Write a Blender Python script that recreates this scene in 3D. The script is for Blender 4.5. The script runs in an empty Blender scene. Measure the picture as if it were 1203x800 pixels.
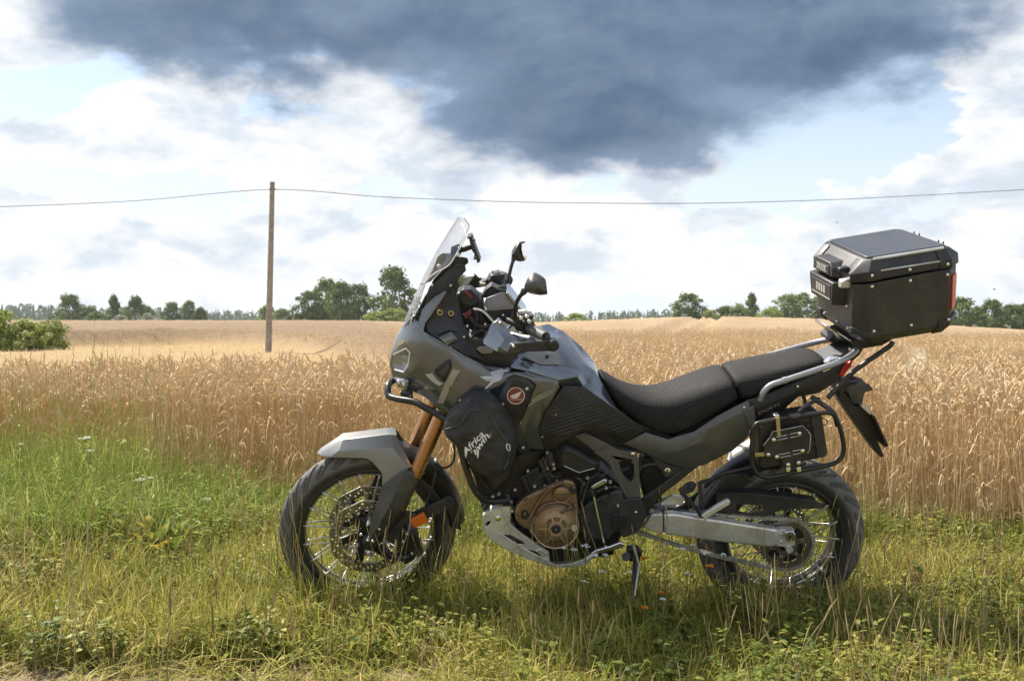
import bpy, bmesh, math, random
import numpy as np
from mathutils import Matrix, Vector
from mathutils.bvhtree import BVHTree
from mathutils.geometry import tessellate_polygon

R = math.radians
random.seed(7)
RNG = np.random.default_rng(11)
scene = bpy.context.scene
COL = scene.collection

# ------------------------------------------------------------------ camera
FPX, CX, CY = 1200.0, 601.5, 400.0       # focal length and centre in photo pixels
CAM_H, HORIZON = 1.135, 378.0
PITCH = math.atan((CY - HORIZON) / FPX)
cam_data = bpy.data.cameras.new('camera')
cam = bpy.data.objects.new('camera', cam_data)
COL.objects.link(cam)
cam.location = (0, 0, CAM_H)
cam.rotation_euler = (math.pi / 2 - PITCH, 0, 0)
cam_data.sensor_width = 36.0
cam_data.lens = 36.0 * FPX / 1203.0
cam_data.clip_start, cam_data.clip_end = 0.05, 6000
cam_data.dof.use_dof = True
cam_data.dof.focus_distance = 3.9
cam_data.dof.aperture_fstop = 9.0
scene.camera = cam

# ------------------------------------------------------------------ light
SUN_ELEV, SUN_AZ = R(53), R(-44)         # azimuth from +Y, negative = to the left of the view
SUN_DIR = Vector((math.sin(SUN_AZ) * math.cos(SUN_ELEV), math.cos(SUN_AZ) * math.cos(SUN_ELEV), math.sin(SUN_ELEV)))
sun_data = bpy.data.lights.new('sun', 'SUN')
sun_data.energy = 4.7
sun_data.angle = R(2.5)
sun_data.color = (1.0, 0.93, 0.82)
sun = bpy.data.objects.new('sun', sun_data)
COL.objects.link(sun)
sun.rotation_euler = SUN_DIR.to_track_quat('Z', 'Y').to_euler()
sun.location = SUN_DIR * 50

scene.view_settings.view_transform = 'Standard'
scene.view_settings.look = 'None'
scene.view_settings.gamma = 1.0
scene.view_settings.use_curve_mapping = False
scene.view_settings.exposure = 0.92
try:
    scene.cycles.use_denoising = True
    scene.cycles.max_bounces = 8
    scene.cycles.diffuse_bounces = 3
    scene.cycles.transparent_max_bounces = 16
    scene.cycles.sample_clamp_indirect = 6.0
except Exception:
    pass


class NT:
    """small helper to write shader node trees"""
    def __init__(self, tree):
        self.t = tree
        for n in list(tree.nodes):
            tree.nodes.remove(n)

    def n(self, kind, **kw):
        nd = self.t.nodes.new(kind)
        for k, v in kw.items():
            if k == 'ins':
                for a, b in v.items():
                    self.set(nd.inputs[a], b)
            else:
                setattr(nd, k, v)
        return nd

    def set(self, sock, val):
        if isinstance(val, bpy.types.NodeSocket):
            self.t.links.new(val, sock)
        elif isinstance(val, bpy.types.Node):
            self.t.links.new(val.outputs[0], sock)
        else:
            if hasattr(sock.default_value, '__len__') and not hasattr(val, '__len__'):
                val = (val, val, val, 1)[:len(sock.default_value)]
            elif hasattr(sock.default_value, '__len__') and len(sock.default_value) == 4 and len(val) == 3:
                val = (*val, 1)
            sock.default_value = val

    def m(self, op, a, b=0.0, c=0.0, clamp=False):
        nd = self.t.nodes.new('ShaderNodeMath')
        nd.operation = op
        nd.use_clamp = clamp
        for i, v in enumerate((a, b, c)):
            self.set(nd.inputs[i], v)
        return nd.outputs[0]

    def mix(self, fac, a, b, blend='MIX'):
        nd = self.t.nodes.new('ShaderNodeMix')
        nd.data_type = 'RGBA'
        nd.blend_type = blend
        nd.clamp_factor = True
        self.set(nd.inputs[0], fac)
        self.set(nd.inputs[6], a)
        self.set(nd.inputs[7], b)
        return nd.outputs[2]

    def ss(self, x, lo, hi, a=0.0, b=1.0):
        nd = self.t.nodes.new('ShaderNodeMapRange')
        nd.interpolation_type = 'SMOOTHSTEP'
        for i, v in enumerate((x, lo, hi, a, b)):
            self.set(nd.inputs[i], v)
        return nd.outputs[0]

    def noise(self, vec, scale, detail=4, rough=.5, dist=0.0):
        nd = self.t.nodes.new('ShaderNodeTexNoise')
        self.set(nd.inputs['Vector'], vec)
        nd.inputs['Scale'].default_value = scale
        nd.inputs['Detail'].default_value = detail
        nd.inputs['Roughness'].default_value = rough
        nd.inputs['Distortion'].default_value = dist
        return nd.outputs[0]


# ------------------------------------------------------------------ sky
world = bpy.data.worlds.new('World')
scene.world = world
world.use_nodes = True
try:
    world.cycles.sampling_method = 'MANUAL'
    world.cycles.sample_map_resolution = 512
except Exception:
    pass


def build_sky():
    N = NT(world.node_tree)
    tc = N.n('ShaderNodeTexCoord')
    d = tc.outputs['Generated']
    sep = N.n('ShaderNodeSeparateXYZ', ins={0: d})
    x, y, z = sep.outputs
    u = N.m('ARCTAN2', x, y)
    v = N.m('ARCSINE', N.m('MAXIMUM', N.m('MINIMUM', z, 1.0), -1.0))
    sky = N.n('ShaderNodeTexSky', sky_type='NISHITA', sun_disc=False, sun_elevation=SUN_ELEV,
              sun_rotation=SUN_AZ, air_density=1.0, dust_density=1.2, ozone_density=1.0)
    blue = N.mix(1.0, sky.outputs[0], (.085, .085, .085, 1), 'MULTIPLY')
    vz = N.n('ShaderNodeVectorMath', operation='MULTIPLY', ins={0: d, 1: (1, 1, 2.0)}).outputs[0]
    # noise fields on the sky sphere
    big = N.noise(vz, 3.1, 6, .52)
    wa = N.noise(vz, 7.0, 5, .55)
    off = N.n('ShaderNodeVectorMath', operation='ADD', ins={0: vz, 1: (5.2, 1.3, 7.7)}).outputs[0]
    wb = N.noise(off, 7.0, 5, .55)
    puff = N.noise(vz, 9.5, 9, .58, .25)
    lit = N.n('ShaderNodeVectorMath', operation='ADD', ins={0: vz, 1: (-.012, .004, .055)}).outputs[0]
    puff2 = N.noise(lit, 9.5, 9, .58, .25)
    u2 = N.m('ADD', u, N.m('MULTIPLY', N.m('SUBTRACT', wa, .5), .22))
    v2 = N.m('ADD', v, N.m('MULTIPLY', N.m('SUBTRACT', wb, .5), .13))

    def blob(px, py, rx, ry, uu=u2, vv=v2):
        cu, cv = math.atan((px - CX) / FPX), (HORIZON - py) / FPX
        a = N.m('DIVIDE', N.m('SUBTRACT', uu, cu), rx / FPX)
        b = N.m('DIVIDE', N.m('SUBTRACT', vv, cv), ry / FPX)
        return N.m('SUBTRACT', 1.0, N.m('SQRT', N.m('ADD', N.m('MULTIPLY', a, a), N.m('MULTIPLY', b, b))))

    def mx(*a):
        r = a[0]
        for q in a[1:]:
            r = N.m('SMOOTH_MAX', r, q, .25)
        return r
    # haze: the clear sky pales towards the horizon
    pale = N.mix(N.ss(v, .30, .02, .15, .85), blue, (.49, .54, .60, 1))
    fine = N.noise(vz, 26.0, 8, .62, .15)
    # cumulus banks: rounded heads with bright tops and soft grey-blue bodies
    bias = mx(blob(1250, 140, 170, 150), blob(50, 60, 190, 80), blob(200, 160, 330, 60), blob(520, 200, 420, 62),
              blob(430, 300, 700, 80), blob(1000, 310, 460, 60), blob(790, 215, 130, 50))
    gap = mx(blob(1000, 165, 140, 70), blob(545, 148, 70, 28), blob(890, 225, 100, 34), blob(40, 150, 90, 40), blob(150, 235, 160, 30))
    bias = N.m('SUBTRACT', N.m('MAXIMUM', bias, -.02), N.m('MULTIPLY', N.m('MAXIMUM', gap, 0.0), 1.5))
    dens = N.m('ADD', N.m('ADD', N.m('MULTIPLY', N.m('SUBTRACT', puff, .5), 2.2), N.m('MULTIPLY', N.m('SUBTRACT', fine, .5), .45)), N.m('ADD', N.m('MULTIPLY', bias, .70), N.m('MULTIPLY', N.m('SUBTRACT', big, .47), 1.3)))
    cum = N.ss(dens, -.03, .16)
    rim = N.ss(dens, .55, .05)                       # thin lit edges
    shade = N.m('ADD', N.m('MULTIPLY', N.m('SUBTRACT', puff, puff2), 4.2), N.m('ADD', .52, N.m('MULTIPLY', N.m('SUBTRACT', wa, .5), -1.0)))
    shade = N.m('ADD', shade, N.m('MULTIPLY', rim, .30))
    shade = N.m('ADD', shade, N.m('MULTIPLY', N.m('SUBTRACT', fine, .5), .5))
    lowv = N.ss(v, .15, .03)
    shade = N.m('ADD', shade, N.m('MULTIPLY', lowv, .25))
    shade = N.m('MAXIMUM', N.m('MINIMUM', shade, 1.0), 0.0)
    ccol = N.mix(N.ss(shade, .05, 1.0), (.375, .42, .47, 1), (.545, .547, .555, 1))
    c1 = N.mix(N.m('MULTIPLY', cum, .96), pale, ccol)
    # the slate rain cloud overhead: a flat base far above with a ragged, billowing lower edge
    dk = mx(blob(640, -40, 600, 215), blob(715, 125, 270, 104), blob(350, 25, 310, 105), blob(930, 45, 265, 108), blob(1125, -35, 150, 60))
    dk = N.m('ADD', dk, N.m('ADD', N.m('MULTIPLY', N.m('SUBTRACT', puff, .5), .60), N.m('MULTIPLY', N.m('SUBTRACT', fine, .5), .20)))
    dmask = N.ss(dk, -.02, .36)
    tone = N.m('ADD', N.m('MULTIPLY', N.m('SUBTRACT', puff, puff2), .8), N.m('ADD', N.m('MULTIPLY', N.m('SUBTRACT', wa, .5), .55), .40))
    tone = N.m('ADD', tone, N.m('MULTIPLY', N.m('SUBTRACT', fine, .5), .18))
    tone = N.m('ADD', tone, N.ss(dk, .60, .08, .0, .45))
    dcol = N.mix(N.ss(tone, .05, .95), (.044, .074, .126, 1), (.135, .186, .262, 1))
    c2 = N.mix(N.m('MULTIPLY', dmask, .97), c1, dcol)
    # below the horizon: dull ground tone
    c3 = N.mix(N.ss(v, -.03, .0), (.20, .16, .10, 1), c2)
    bg = N.n('ShaderNodeBackground', ins={0: c3, 1: 1.0})
    out = N.n('ShaderNodeOutputWorld')
    N.t.links.new(bg.outputs[0], out.inputs[0])


build_sky()

# ------------------------------------------------------------------ pixel -> place
FWD = Vector((0, math.cos(PITCH), -math.sin(PITCH)))
UPV = Vector((0, math.sin(PITCH), math.cos(PITCH)))
EYE = Vector((0, 0, CAM_H))


def ray(px, py):
    return FWD + Vector((1, 0, 0)) * ((px - CX) / FPX) + UPV * (-(py - CY) / FPX)


def at_depth(px, py, Y):
    r = ray(px, py)
    return EYE + r * (Y / r.y)


def on_ground(px, py, z=0.0):
    r = ray(px, py)
    return EYE + r * ((z - CAM_H) / r.z)


# bike frame: x to the rear, y to the far side, z up; leaning on its side stand towards the camera
BIKE_D, LEAN = 4.08, R(11.5)
BIKE = Matrix.Translation((0.18, BIKE_D, 0.0)) @ Matrix.Rotation(LEAN, 4, 'X')


class Frame:
    def __init__(self, m):
        self.m = m
        self.i = m.inverted()
        self.eye = self.i @ EYE

    def d(self, px, py):
        return (self.i.to_3x3() @ ray(px, py))

    def y(self, px, py, y):
        d = self.d(px, py)
        return self.eye + d * ((y - self.eye.y) / d.y)

    def x(self, px, py, x):
        d = self.d(px, py)
        return self.eye + d * ((x - self.eye.x) / d.x)


FB = Frame(BIKE)
RAKE, STEER = R(27.0), R(11)
_a = FB.y(551, 440, 0)
_axis = Vector((math.sin(RAKE), 0, math.cos(RAKE)))
STEER_M = Matrix.Translation(_a) @ Matrix.Rotation(STEER, 4, _axis) @ Matrix.Translation(-_a)
FF = Frame(BIKE @ STEER_M)      # the steered front end


def P(px, py, y, fr=FB):
    """photo pixel at lateral offset y of the bike -> bike coordinates"""
    v = fr.y(px, py, y)
    return v if fr is FB else STEER_M @ v


# ------------------------------------------------------------------ materials
MATS = {}


def principled(name, col, rough=.5, metal=0.0, **kw):
    m = bpy.data.materials.new(name)
    m.use_nodes = True
    N = NT(m.node_tree)
    b = N.n('ShaderNodeBsdfPrincipled')
    o = N.n('ShaderNodeOutputMaterial')
    N.t.links.new(b.outputs[0], o.inputs[0])
    N.set(b.inputs['Base Color'], col)
    N.set(b.inputs['Roughness'], rough)
    N.set(b.inputs['Metallic'], metal)
    for k, v in kw.items():
        N.set(b.inputs[k.replace('_', ' ')], v)
    m['bsdf'] = b.name
    MATS[name] = m
    return m, N, b


def worn(name, col, rough, metal=0.0, var=.25, scale=30, rvar=.12, bump=0.0, bscale=400, dirt=None, **kw):
    """base colour with slight mottling, uneven gloss, fine grain and optional dust"""
    m, N, b = principled(name, col, rough, metal, **kw)
    tc = N.n('ShaderNodeTexCoord').outputs['Object']
    n1 = N.noise(tc, scale, 5, .6)
    n2 = N.noise(tc, scale * 5, 3, .6)
    lo = tuple(c * (1 - var) for c in col[:3])
    hi = tuple(min(1, c * (1 + var)) for c in col[:3])
    c = N.mix(N.ss(n1, .3, .7), (*lo, 1), (*hi, 1))
    if dirt:
        dm = N.ss(N.m('ADD', N.noise(tc, 9, 6, .65), N.m('MULTIPLY', n2, .35)), .62, .86)
        c = N.mix(N.m('MULTIPLY', dm, dirt[1]), c, (*dirt[0], 1))
    N.set(b.inputs['Base Color'], c)
    N.set(b.inputs['Roughness'], N.m('ADD', rough - rvar, N.m('MULTIPLY', n2, rvar * 2), clamp=True))
    if bump:
        bp = N.n('ShaderNodeBump', ins={'Strength': bump, 'Distance': .001, 'Height': N.noise(tc, bscale, 2, .5)})
        N.set(b.inputs['Normal'], bp.outputs[0])
    return m


DUST = (.22, .18, .12)
worn('paint', (.122, .128, .132), .22, .6, .08, 20, .05, 0, dirt=(DUST, .20), Coat_Weight=.6, Coat_Roughness=.10)
worn('paint_blue_skylit', (.155, .172, .195), .18, .75, .08, 20, .06, 0, dirt=(DUST, .08), Coat_Weight=.4, Coat_Roughness=.2)  # bluer paint: sky reflection on the tank put into colour; hand guard shares it
worn('paint_light', (.20, .205, .205), .38, .55, .08, 20, .06, 0, dirt=(DUST, .15), Coat_Weight=.3, Coat_Roughness=.25)
worn('fender_paint', (.26, .265, .262), .42, .35, .08, 18, .08, 0, dirt=(DUST, .30), Coat_Weight=.2, Coat_Roughness=.3)
worn('guard_paint', (.072, .074, .071), .42, .35, .10, 18, .08, .1, dirt=(DUST, .30))
worn('plastic', (.025, .025, .025), .50, 0, .25, 25, .10, .25, 900, dirt=(DUST, .16))
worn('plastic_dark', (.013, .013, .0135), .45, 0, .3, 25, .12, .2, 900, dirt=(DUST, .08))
worn('frame_paint', (.105, .106, .098), .42, .35, .10, 25, .08, .2, 700, dirt=(DUST, .18))
worn('steel_black', (.019, .019, .020), .36, .1, .2, 40, .10, .12, 900, dirt=(DUST, .14))
worn('bracket_blue', (.030, .034, .042), .42, .3, .2, 40, .10, .12, 900, dirt=(DUST, .14))
worn('rubber', (.024, .024, .024), .66, 0, .25, 40, .08, .3, 500, dirt=((.16, .14, .11), .35))
worn('bronze', (.30, .21, .135), .40, .75, .08, 25, .06, .12, 500, dirt=((.16, .12, .08), .15))
worn('bronze_dark', (.20, .135, .085), .46, .7, .2, 40, .10, .25, 500, dirt=((.10, .08, .06), .4))
worn('copper', (.46, .24, .115), .27, .85, .05, 8, .04)
worn('alu', (.76, .745, .69), .33, .6, .08, 30, .08, .06, 300, dirt=((.30, .27, .20), .35))
worn('alu_bright', (.80, .80, .79), .24, 1.0, .05, 30, .06)
worn('alu_dull', (.66, .65, .61), .42, .5, .10, 30, .10, .15, 300, dirt=((.28, .24, .17), .45))
worn('chain_metal', (.50, .48, .43), .42, .6, .3, 60, .1, dirt=((.08, .07, .05), .4))
worn('spoke_metal', (.82, .82, .80), .3, .4, .05, 30, .05)
worn('disc_metal', (.30, .275, .225), .40, .9, .12, 60, .08, dirt=((.12, .10, .07), .35))
worn('chrome', (.85, .85, .86), .12, 1.0, .04, 30, .04)
worn('rail_grey', (.36, .37, .39), .36, .6, .06, 30, .06)
worn('grip_grey', (.09, .09, .09), .6, 0, .1, 40, .08, .3, 600)
worn('display_grey', (.20, .195, .185), .35, .2, .08, 30, .06, 0, dirt=(DUST, .3))
worn('reflector_orange', (.75, .16, .015), .25, 0, .06, 60, .05, .3, 700, Coat_Weight=.6)
worn('reflector_red', (.50, .018, .018), .22, 0, .06, 60, .05, .3, 700, Coat_Weight=.6)
worn('red_paint', (.20, .03, .028), .35, .2, .06, 30, .06, Coat_Weight=.5)
worn('badge_white', (.72, .60, .52), .4, .1, .06, 30, .06)
worn('print_white', (.78, .78, .76), .6, 0, .05, 60, .05)
worn('decal_grey', (.46, .50, .55), .40, .4, .06, 30, .06, Coat_Weight=.3)
worn('decal_olive', (.33, .315, .26), .42, .4, .06, 30, .06, Coat_Weight=.3)
worn('bronze_highlight', (.48, .36, .25), .40, .6, .1, 40, .08, .2, 500)  # paler bronze: highlights on the clutch ribs and ring put into colour
worn('decal_gold', (.36, .28, .17), .42, .3, .06, 30, .06)
worn('lens_grey', (.30, .31, .30), .12, .3, .1, 30, .05, Coat_Weight=.8)
worn('lens_dark', (.10, .10, .09), .10, .35, .3, 60, .05, Coat_Weight=.8)
worn('lamp_white', (.82, .82, .80), .2, 0, .03, 30, .05, Coat_Weight=.6)
worn('case_panel', (.042, .040, .038), .40, .25, .10, 30, .07, .35, 1100, dirt=(DUST, .14))
worn('case_panel_sunlit', (.060, .052, .045), .42, .25, .10, 30, .07, .35, 1100, dirt=(DUST, .14))  # unused lighter copy of case_panel, sunlight on the front put into its colour
worn('case_plastic', (.022, .023, .025), .45, .0, .15, 30, .08, .3, 900, dirt=(DUST, .12))
worn('case_top', (.075, .079, .088), .30, .5, .06, 25, .06, .15, 900, dirt=(DUST, .14))
worn('brass', (.45, .38, .22), .35, .9, .1, 40, .08)
worn('bag_fabric', (.024, .024, .024), .70, 0, .25, 20, .08, .45, 1400, dirt=(DUST, .12))
worn('zip_grey', (.055, .055, .055), .55, 0, .2, 60, .08)
worn('inner_red', (.18, .03, .03), .5, 0, .1, 60, .08)


def tyre_material():
    m, N, b = principled('tyre_rubber', (.024, .024, .024), .68)
    tc = N.n('ShaderNodeTexCoord').outputs['Object']
    at = N.n('ShaderNodeAttribute', attribute_name='dust').outputs['Fac']
    n = N.noise(tc, 30, 5, .65)
    n2 = N.noise(tc, 6, 4, .6)
    c = N.mix(N.ss(n, .3, .7), (.020, .020, .020, 1), (.034, .033, .031, 1))
    c = N.mix(N.m('MULTIPLY', at, N.m('ADD', .45, N.m('MULTIPLY', n2, .7)), clamp=True), c, (.150, .143, .130, 1))
    N.set(b.inputs['Base Color'], c)
    bp = N.n('ShaderNodeBump', ins={'Strength': .3, 'Distance': .001, 'Height': N.noise(tc, 500, 2, .5)})
    N.set(b.inputs['Normal'], bp.outputs[0])


tyre_material()


def seat_material():
    m, N, b = principled('seat_mesh', (.028, .027, .025), .72, 0.0, Specular_IOR_Level=.25)
    tc = N.n('ShaderNodeTexCoord').outputs['Object']
    v = N.n('ShaderNodeVectorMath', operation='MULTIPLY', ins={0: tc, 1: (1.0, .85, 1.15)}).outputs[0]
    vo = N.n('ShaderNodeTexVoronoi', feature='F1', ins={'Vector': v, 'Scale': 140.0, 'Randomness': .25})
    h = N.ss(vo.outputs['Distance'], .15, .55, 0, 1)
    c = N.mix(h, (.006, .0058, .0055, 1), (.020, .0190, .0175, 1))
    dm = N.ss(N.noise(tc, 7, 5, .6), .5, .75)
    c = N.mix(N.m('MULTIPLY', dm, .15), c, (.16, .14, .11, 1))
    N.set(b.inputs['Base Color'], c)
    bp = N.n('ShaderNodeBump', ins={'Strength': .45, 'Distance': .003, 'Height': h})
    N.set(b.inputs['Normal'], bp.outputs[0])


seat_material()


def glass_material(name, tint, gloss=.04, fac=.06):
    """thin clear sheet: see-through with a Fresnel reflection"""
    m = bpy.data.materials.new(name)
    m.use_nodes = True
    N = NT(m.node_tree)
    tr = N.n('ShaderNodeBsdfTransparent', ins={0: tint})
    gl = N.n('ShaderNodeBsdfGlossy', ins={'Roughness': gloss})
    lw = N.n('ShaderNodeLayerWeight', ins={0: .5})
    fr = N.m('MULTIPLY', N.m('POWER', lw.outputs['Facing'], 4.0), .55)
    mx = N.n('ShaderNodeMixShader', ins={0: N.m('ADD', fr, fac, clamp=True), 1: tr.outputs[0], 2: gl.outputs[0]})
    o = N.n('ShaderNodeOutputMaterial', ins={0: mx.outputs[0]})
    MATS[name] = m


glass_material('screen_clear', (.97, .975, .98, 1), .04, .03)
glass_material('lens_clear', (.90, .91, .90, 1), .05, .10)


def mirror_mat():
    principled('mirror_glass', (.92, .93, .94), .02, 1.0)


mirror_mat()


# ------------------------------------------------------------------ mesh helpers
def link(name, me, mat=None, parent=None, smooth=True, sharp=40, label=None, cat=None, group=None, kind=None):
    if mat is not None:
        me.materials.append(MATS[mat] if isinstance(mat, str) else mat)
    if smooth and len(me.polygons):
        me.polygons.foreach_set('use_smooth', [True] * len(me.polygons))
        if sharp:
            me.set_sharp_from_angle(angle=R(sharp))
    o = bpy.data.objects.new(name, me)
    COL.objects.link(o)
    if parent is not None:
        o.parent = parent
    tag(o, label, cat, group, kind)
    return o


def tag(o, label=None, cat=None, group=None, kind=None):
    for k, v in (('label', label), ('category', cat), ('group', group), ('kind', kind)):
        if v:
            o[k] = v
    return o


def empty(name, label, cat, mat=Matrix.Identity(4), group=None):
    o = bpy.data.objects.new(name, None)
    COL.objects.link(o)
    o.matrix_world = mat
    o.empty_display_size = .1
    return tag(o, label, cat, group)


def mesh_of(bm, name='mesh'):
    bmesh.ops.recalc_face_normals(bm, faces=bm.faces)
    me = bpy.data.meshes.new(name)
    bm.to_mesh(me)
    bm.free()
    return me


def pyd(verts, faces, name='mesh'):
    me = bpy.data.meshes.new(name)
    me.from_pydata([tuple(v) for v in verts], [], faces)
    me.update()
    return me


def fin(o, bevel=0.0, solid=0.0, seg=2, sub=0, off=-1.0, angle=30):
    if solid:
        s = o.modifiers.new('thickness', 'SOLIDIFY')
        s.thickness = solid
        s.offset = off
    if bevel:
        b = o.modifiers.new('edge', 'BEVEL')
        b.width = bevel
        b.segments = seg
        b.limit_method = 'ANGLE'
        b.angle_limit = R(angle)
        b.harden_normals = False
    if sub:
        s = o.modifiers.new('smooth', 'SUBSURF')
        s.levels = s.render_levels = sub
    return o


def smooth_path(pts, n=6):
    """Catmull-Rom through the points"""
    pts = [Vector(p) for p in pts]
    out = []
    for i in range(len(pts) - 1):
        p0 = pts[max(i - 1, 0)]; p1 = pts[i]; p2 = pts[i + 1]; p3 = pts[min(i + 2, len(pts) - 1)]
        for k in range(n):
            t = k / n
            out.append(.5 * ((2 * p1) + (p2 - p0) * t + (2 * p0 - 5 * p1 + 4 * p2 - p3) * t * t + (3 * p1 - p0 - 3 * p2 + p3) * t ** 3))
    out.append(pts[-1])
    return out


def add_tube(bm, pts, r, seg=10, caps=True):
    pts = [Vector(p) for p in pts]
    rs = r if hasattr(r, '__len__') else [r] * len(pts)
    rings = []
    up = None
    for i, p in enumerate(pts):
        t = (pts[min(i + 1, len(pts) - 1)] - pts[max(i - 1, 0)])
        if t.length < 1e-9:
            t = Vector((0, 0, 1))
        t.normalize()
        if up is None:
            up = t.orthogonal().normalized()
        up = (up - t * up.dot(t))
        if up.length < 1e-6:
            up = t.orthogonal()
        up.normalize()
        w = t.cross(up)
        rings.append([bm.verts.new(p + (up * math.cos(a) + w * math.sin(a)) * rs[i]) for a in (2 * math.pi * k / seg for k in range(seg))])
    for a, b in zip(rings, rings[1:]):
        for k in range(seg):
            bm.faces.new((a[k], a[(k + 1) % seg], b[(k + 1) % seg], b[k]))
    if caps:
        bm.faces.new(rings[0][::-1])
        bm.faces.new(rings[-1])


def tube(name, pts, r, mat, parent, seg=10, sm=0, **kw):
    bm = bmesh.new()
    add_tube(bm, smooth_path(pts, sm) if sm else pts, r, seg)
    return link(name, mesh_of(bm), mat, parent, **kw)


def add_prism(bm, outline, y0, y1):
    """outline: (x,z) points; extruded across y"""
    a = [bm.verts.new((p[0], y0, p[1])) for p in outline]
    b = [bm.verts.new((p[0], y1, p[1])) for p in outline]
    n = len(outline)
    fs = [bm.faces.new(a), bm.faces.new(b[::-1])]
    for k in range(n):
        fs.append(bm.faces.new((a[k], b[k], b[(k + 1) % n], a[(k + 1) % n])))
    return fs


def slab(name, px, y, thick, mat, parent, bevel=.003, seg=2, fr=FB, sm=0, **kw):
    """a plate traced as an outline at lateral offset y, 'thick' deep to the far side"""
    pts = [fr.y(a, b, y) for a, b in px]
    ol = [(p.x, p.z) for p in pts]
    if sm:
        q = smooth_path([Vector((a, 0, b)) for a, b in ol + ol[:1]], sm)[:-1]
        ol = [(p.x, p.z) for p in q]
    bm = bmesh.new()
    add_prism(bm, ol, y, y + thick)
    if fr is not FB:
        bm.transform(STEER_M)
    return fin(link(name, mesh_of(bm), mat, parent, **kw), bevel, 0, seg)


def add_ring_lathe(bm, prof, seg, M=Matrix.Identity(4), close=False):
    """profile (radius, y) turned about the y axis"""
    rings = []
    for k in range(seg):
        a = 2 * math.pi * k / seg
        rings.append([bm.verts.new(M @ Vector((r * math.cos(a), y, r * math.sin(a)))) for r, y in prof])
    n = len(prof)
    for k in range(seg):
        A, B_ = rings[k], rings[(k + 1) % seg]
        for j in range(n if close else n - 1):
            bm.faces.new((A[j], A[(j + 1) % n], B_[(j + 1) % n], B_[j]))


def lathe(name, prof, mat, parent, seg=48, M=Matrix.Identity(4), close=False, sharp=35, **kw):
    bm = bmesh.new()
    add_ring_lathe(bm, prof, seg, M, close)
    bmesh.ops.remove_doubles(bm, verts=bm.verts, dist=1e-5)
    return link(name, mesh_of(bm), mat, parent, sharp=sharp, **kw)


def loft(name, rings, mat, parent, closed=True, caps=True, sub=0, sharp=45, **kw):
    bm = bmesh.new()
    R_ = [[bm.verts.new(p) for p in r] for r in rings]
    n = len(R_[0])
    for a, b in zip(R_, R_[1:]):
        for k in range(n if closed else n - 1):
            bm.faces.new((a[k], a[(k + 1) % n], b[(k + 1) % n], b[k]))
    if caps and closed:
        bm.faces.new(R_[0][::-1]); bm.faces.new(R_[-1])
    return fin(link(name, mesh_of(bm), mat, parent, sharp=sharp, **kw), sub=sub)


def shell(name, V, faces, mat, parent, mirror=True, thick=.004, bevel=.004, fr=FB, weld=True, sub=0, sharp=28, **kw):
    """faceted skin from pixel/lateral vertices (px, py, y); mirrored to the far side"""
    pts = [fr.y(*v) for v in V.values()]
    idx = {k: i for i, k in enumerate(V)}
    vs = list(pts)
    fs = [tuple(idx[k] for k in f) for f in faces]
    if mirror:
        n = len(vs)
        vs += [Vector((p.x, -p.y, p.z)) for p in pts]
        fs += [tuple(i + n for i in reversed(f)) for f in fs]
    bm = bmesh.new()
    bv = [bm.verts.new(v) for v in vs]
    for f in fs:
        try:
            bm.faces.new([bv[i] for i in f])
        except ValueError:
            pass
    if fr is not FB:
        bm.transform(STEER_M)
    bmesh.ops.remove_doubles(bm, verts=bm.verts, dist=.0015)
    bmesh.ops.delete(bm, geom=[v for v in bm.verts if not v.link_faces], context='VERTS')
    bmesh.ops.recalc_face_normals(bm, faces=bm.faces)
    # make sure the skin faces outwards (near half towards -y)
    s = sum(f.normal.y * f.calc_area() * (1 if f.calc_center_median().y > 0 else -1) for f in bm.faces)
    if s < 0:
        bmesh.ops.reverse_faces(bm, faces=bm.faces)
    joined = any(abs(v.co.y) < .002 for v in bm.verts) if fr is FB else any(abs((STEER_M.inverted() @ v.co).y) < .002 for v in bm.verts)
    me = bpy.data.meshes.new(name)
    if mirror and not joined:           # two separate panels: one object each
        inv = Matrix.Identity(4) if fr is FB else STEER_M.inverted()
        far = bm.copy()
        bmesh.ops.delete(bm, geom=[f for f in bm.faces if (inv @ f.calc_center_median()).y > 0], context='FACES')
        bmesh.ops.delete(far, geom=[f for f in far.faces if (inv @ f.calc_center_median()).y <= 0], context='FACES')
        me2 = bpy.data.meshes.new(name)
        far.to_mesh(me2); far.free()
    bm.to_mesh(me); bm.free()
    o = link(name, me, mat, parent, sharp=sharp, **kw)
    if mirror and not joined:
        fin(link(name, me2, mat, parent, sharp=sharp), bevel, thick, 2, sub)
    return fin(o, bevel, thick, 2, sub)


def bvh_of(*objs):
    vs, fs = [], []
    for o in objs:
        n = len(vs)
        vs += [v.co.copy() for v in o.data.vertices]
        fs += [tuple(i + n for i in p.vertices) for p in o.data.polygons]
    return BVHTree.FromPolygons(vs, fs)


def hit(bvh, px, py, lift=0.0, default_y=-.2):
    d = FB.d(px, py).normalized()
    h = bvh.ray_cast(FB.eye, d)
    if h[0] is None:
        return FB.y(px, py, default_y), Vector((0, -1, 0))
    n = h[1]
    if n.dot(d) > 0:
        n = -n
    return h[0] + n * lift, n


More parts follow.
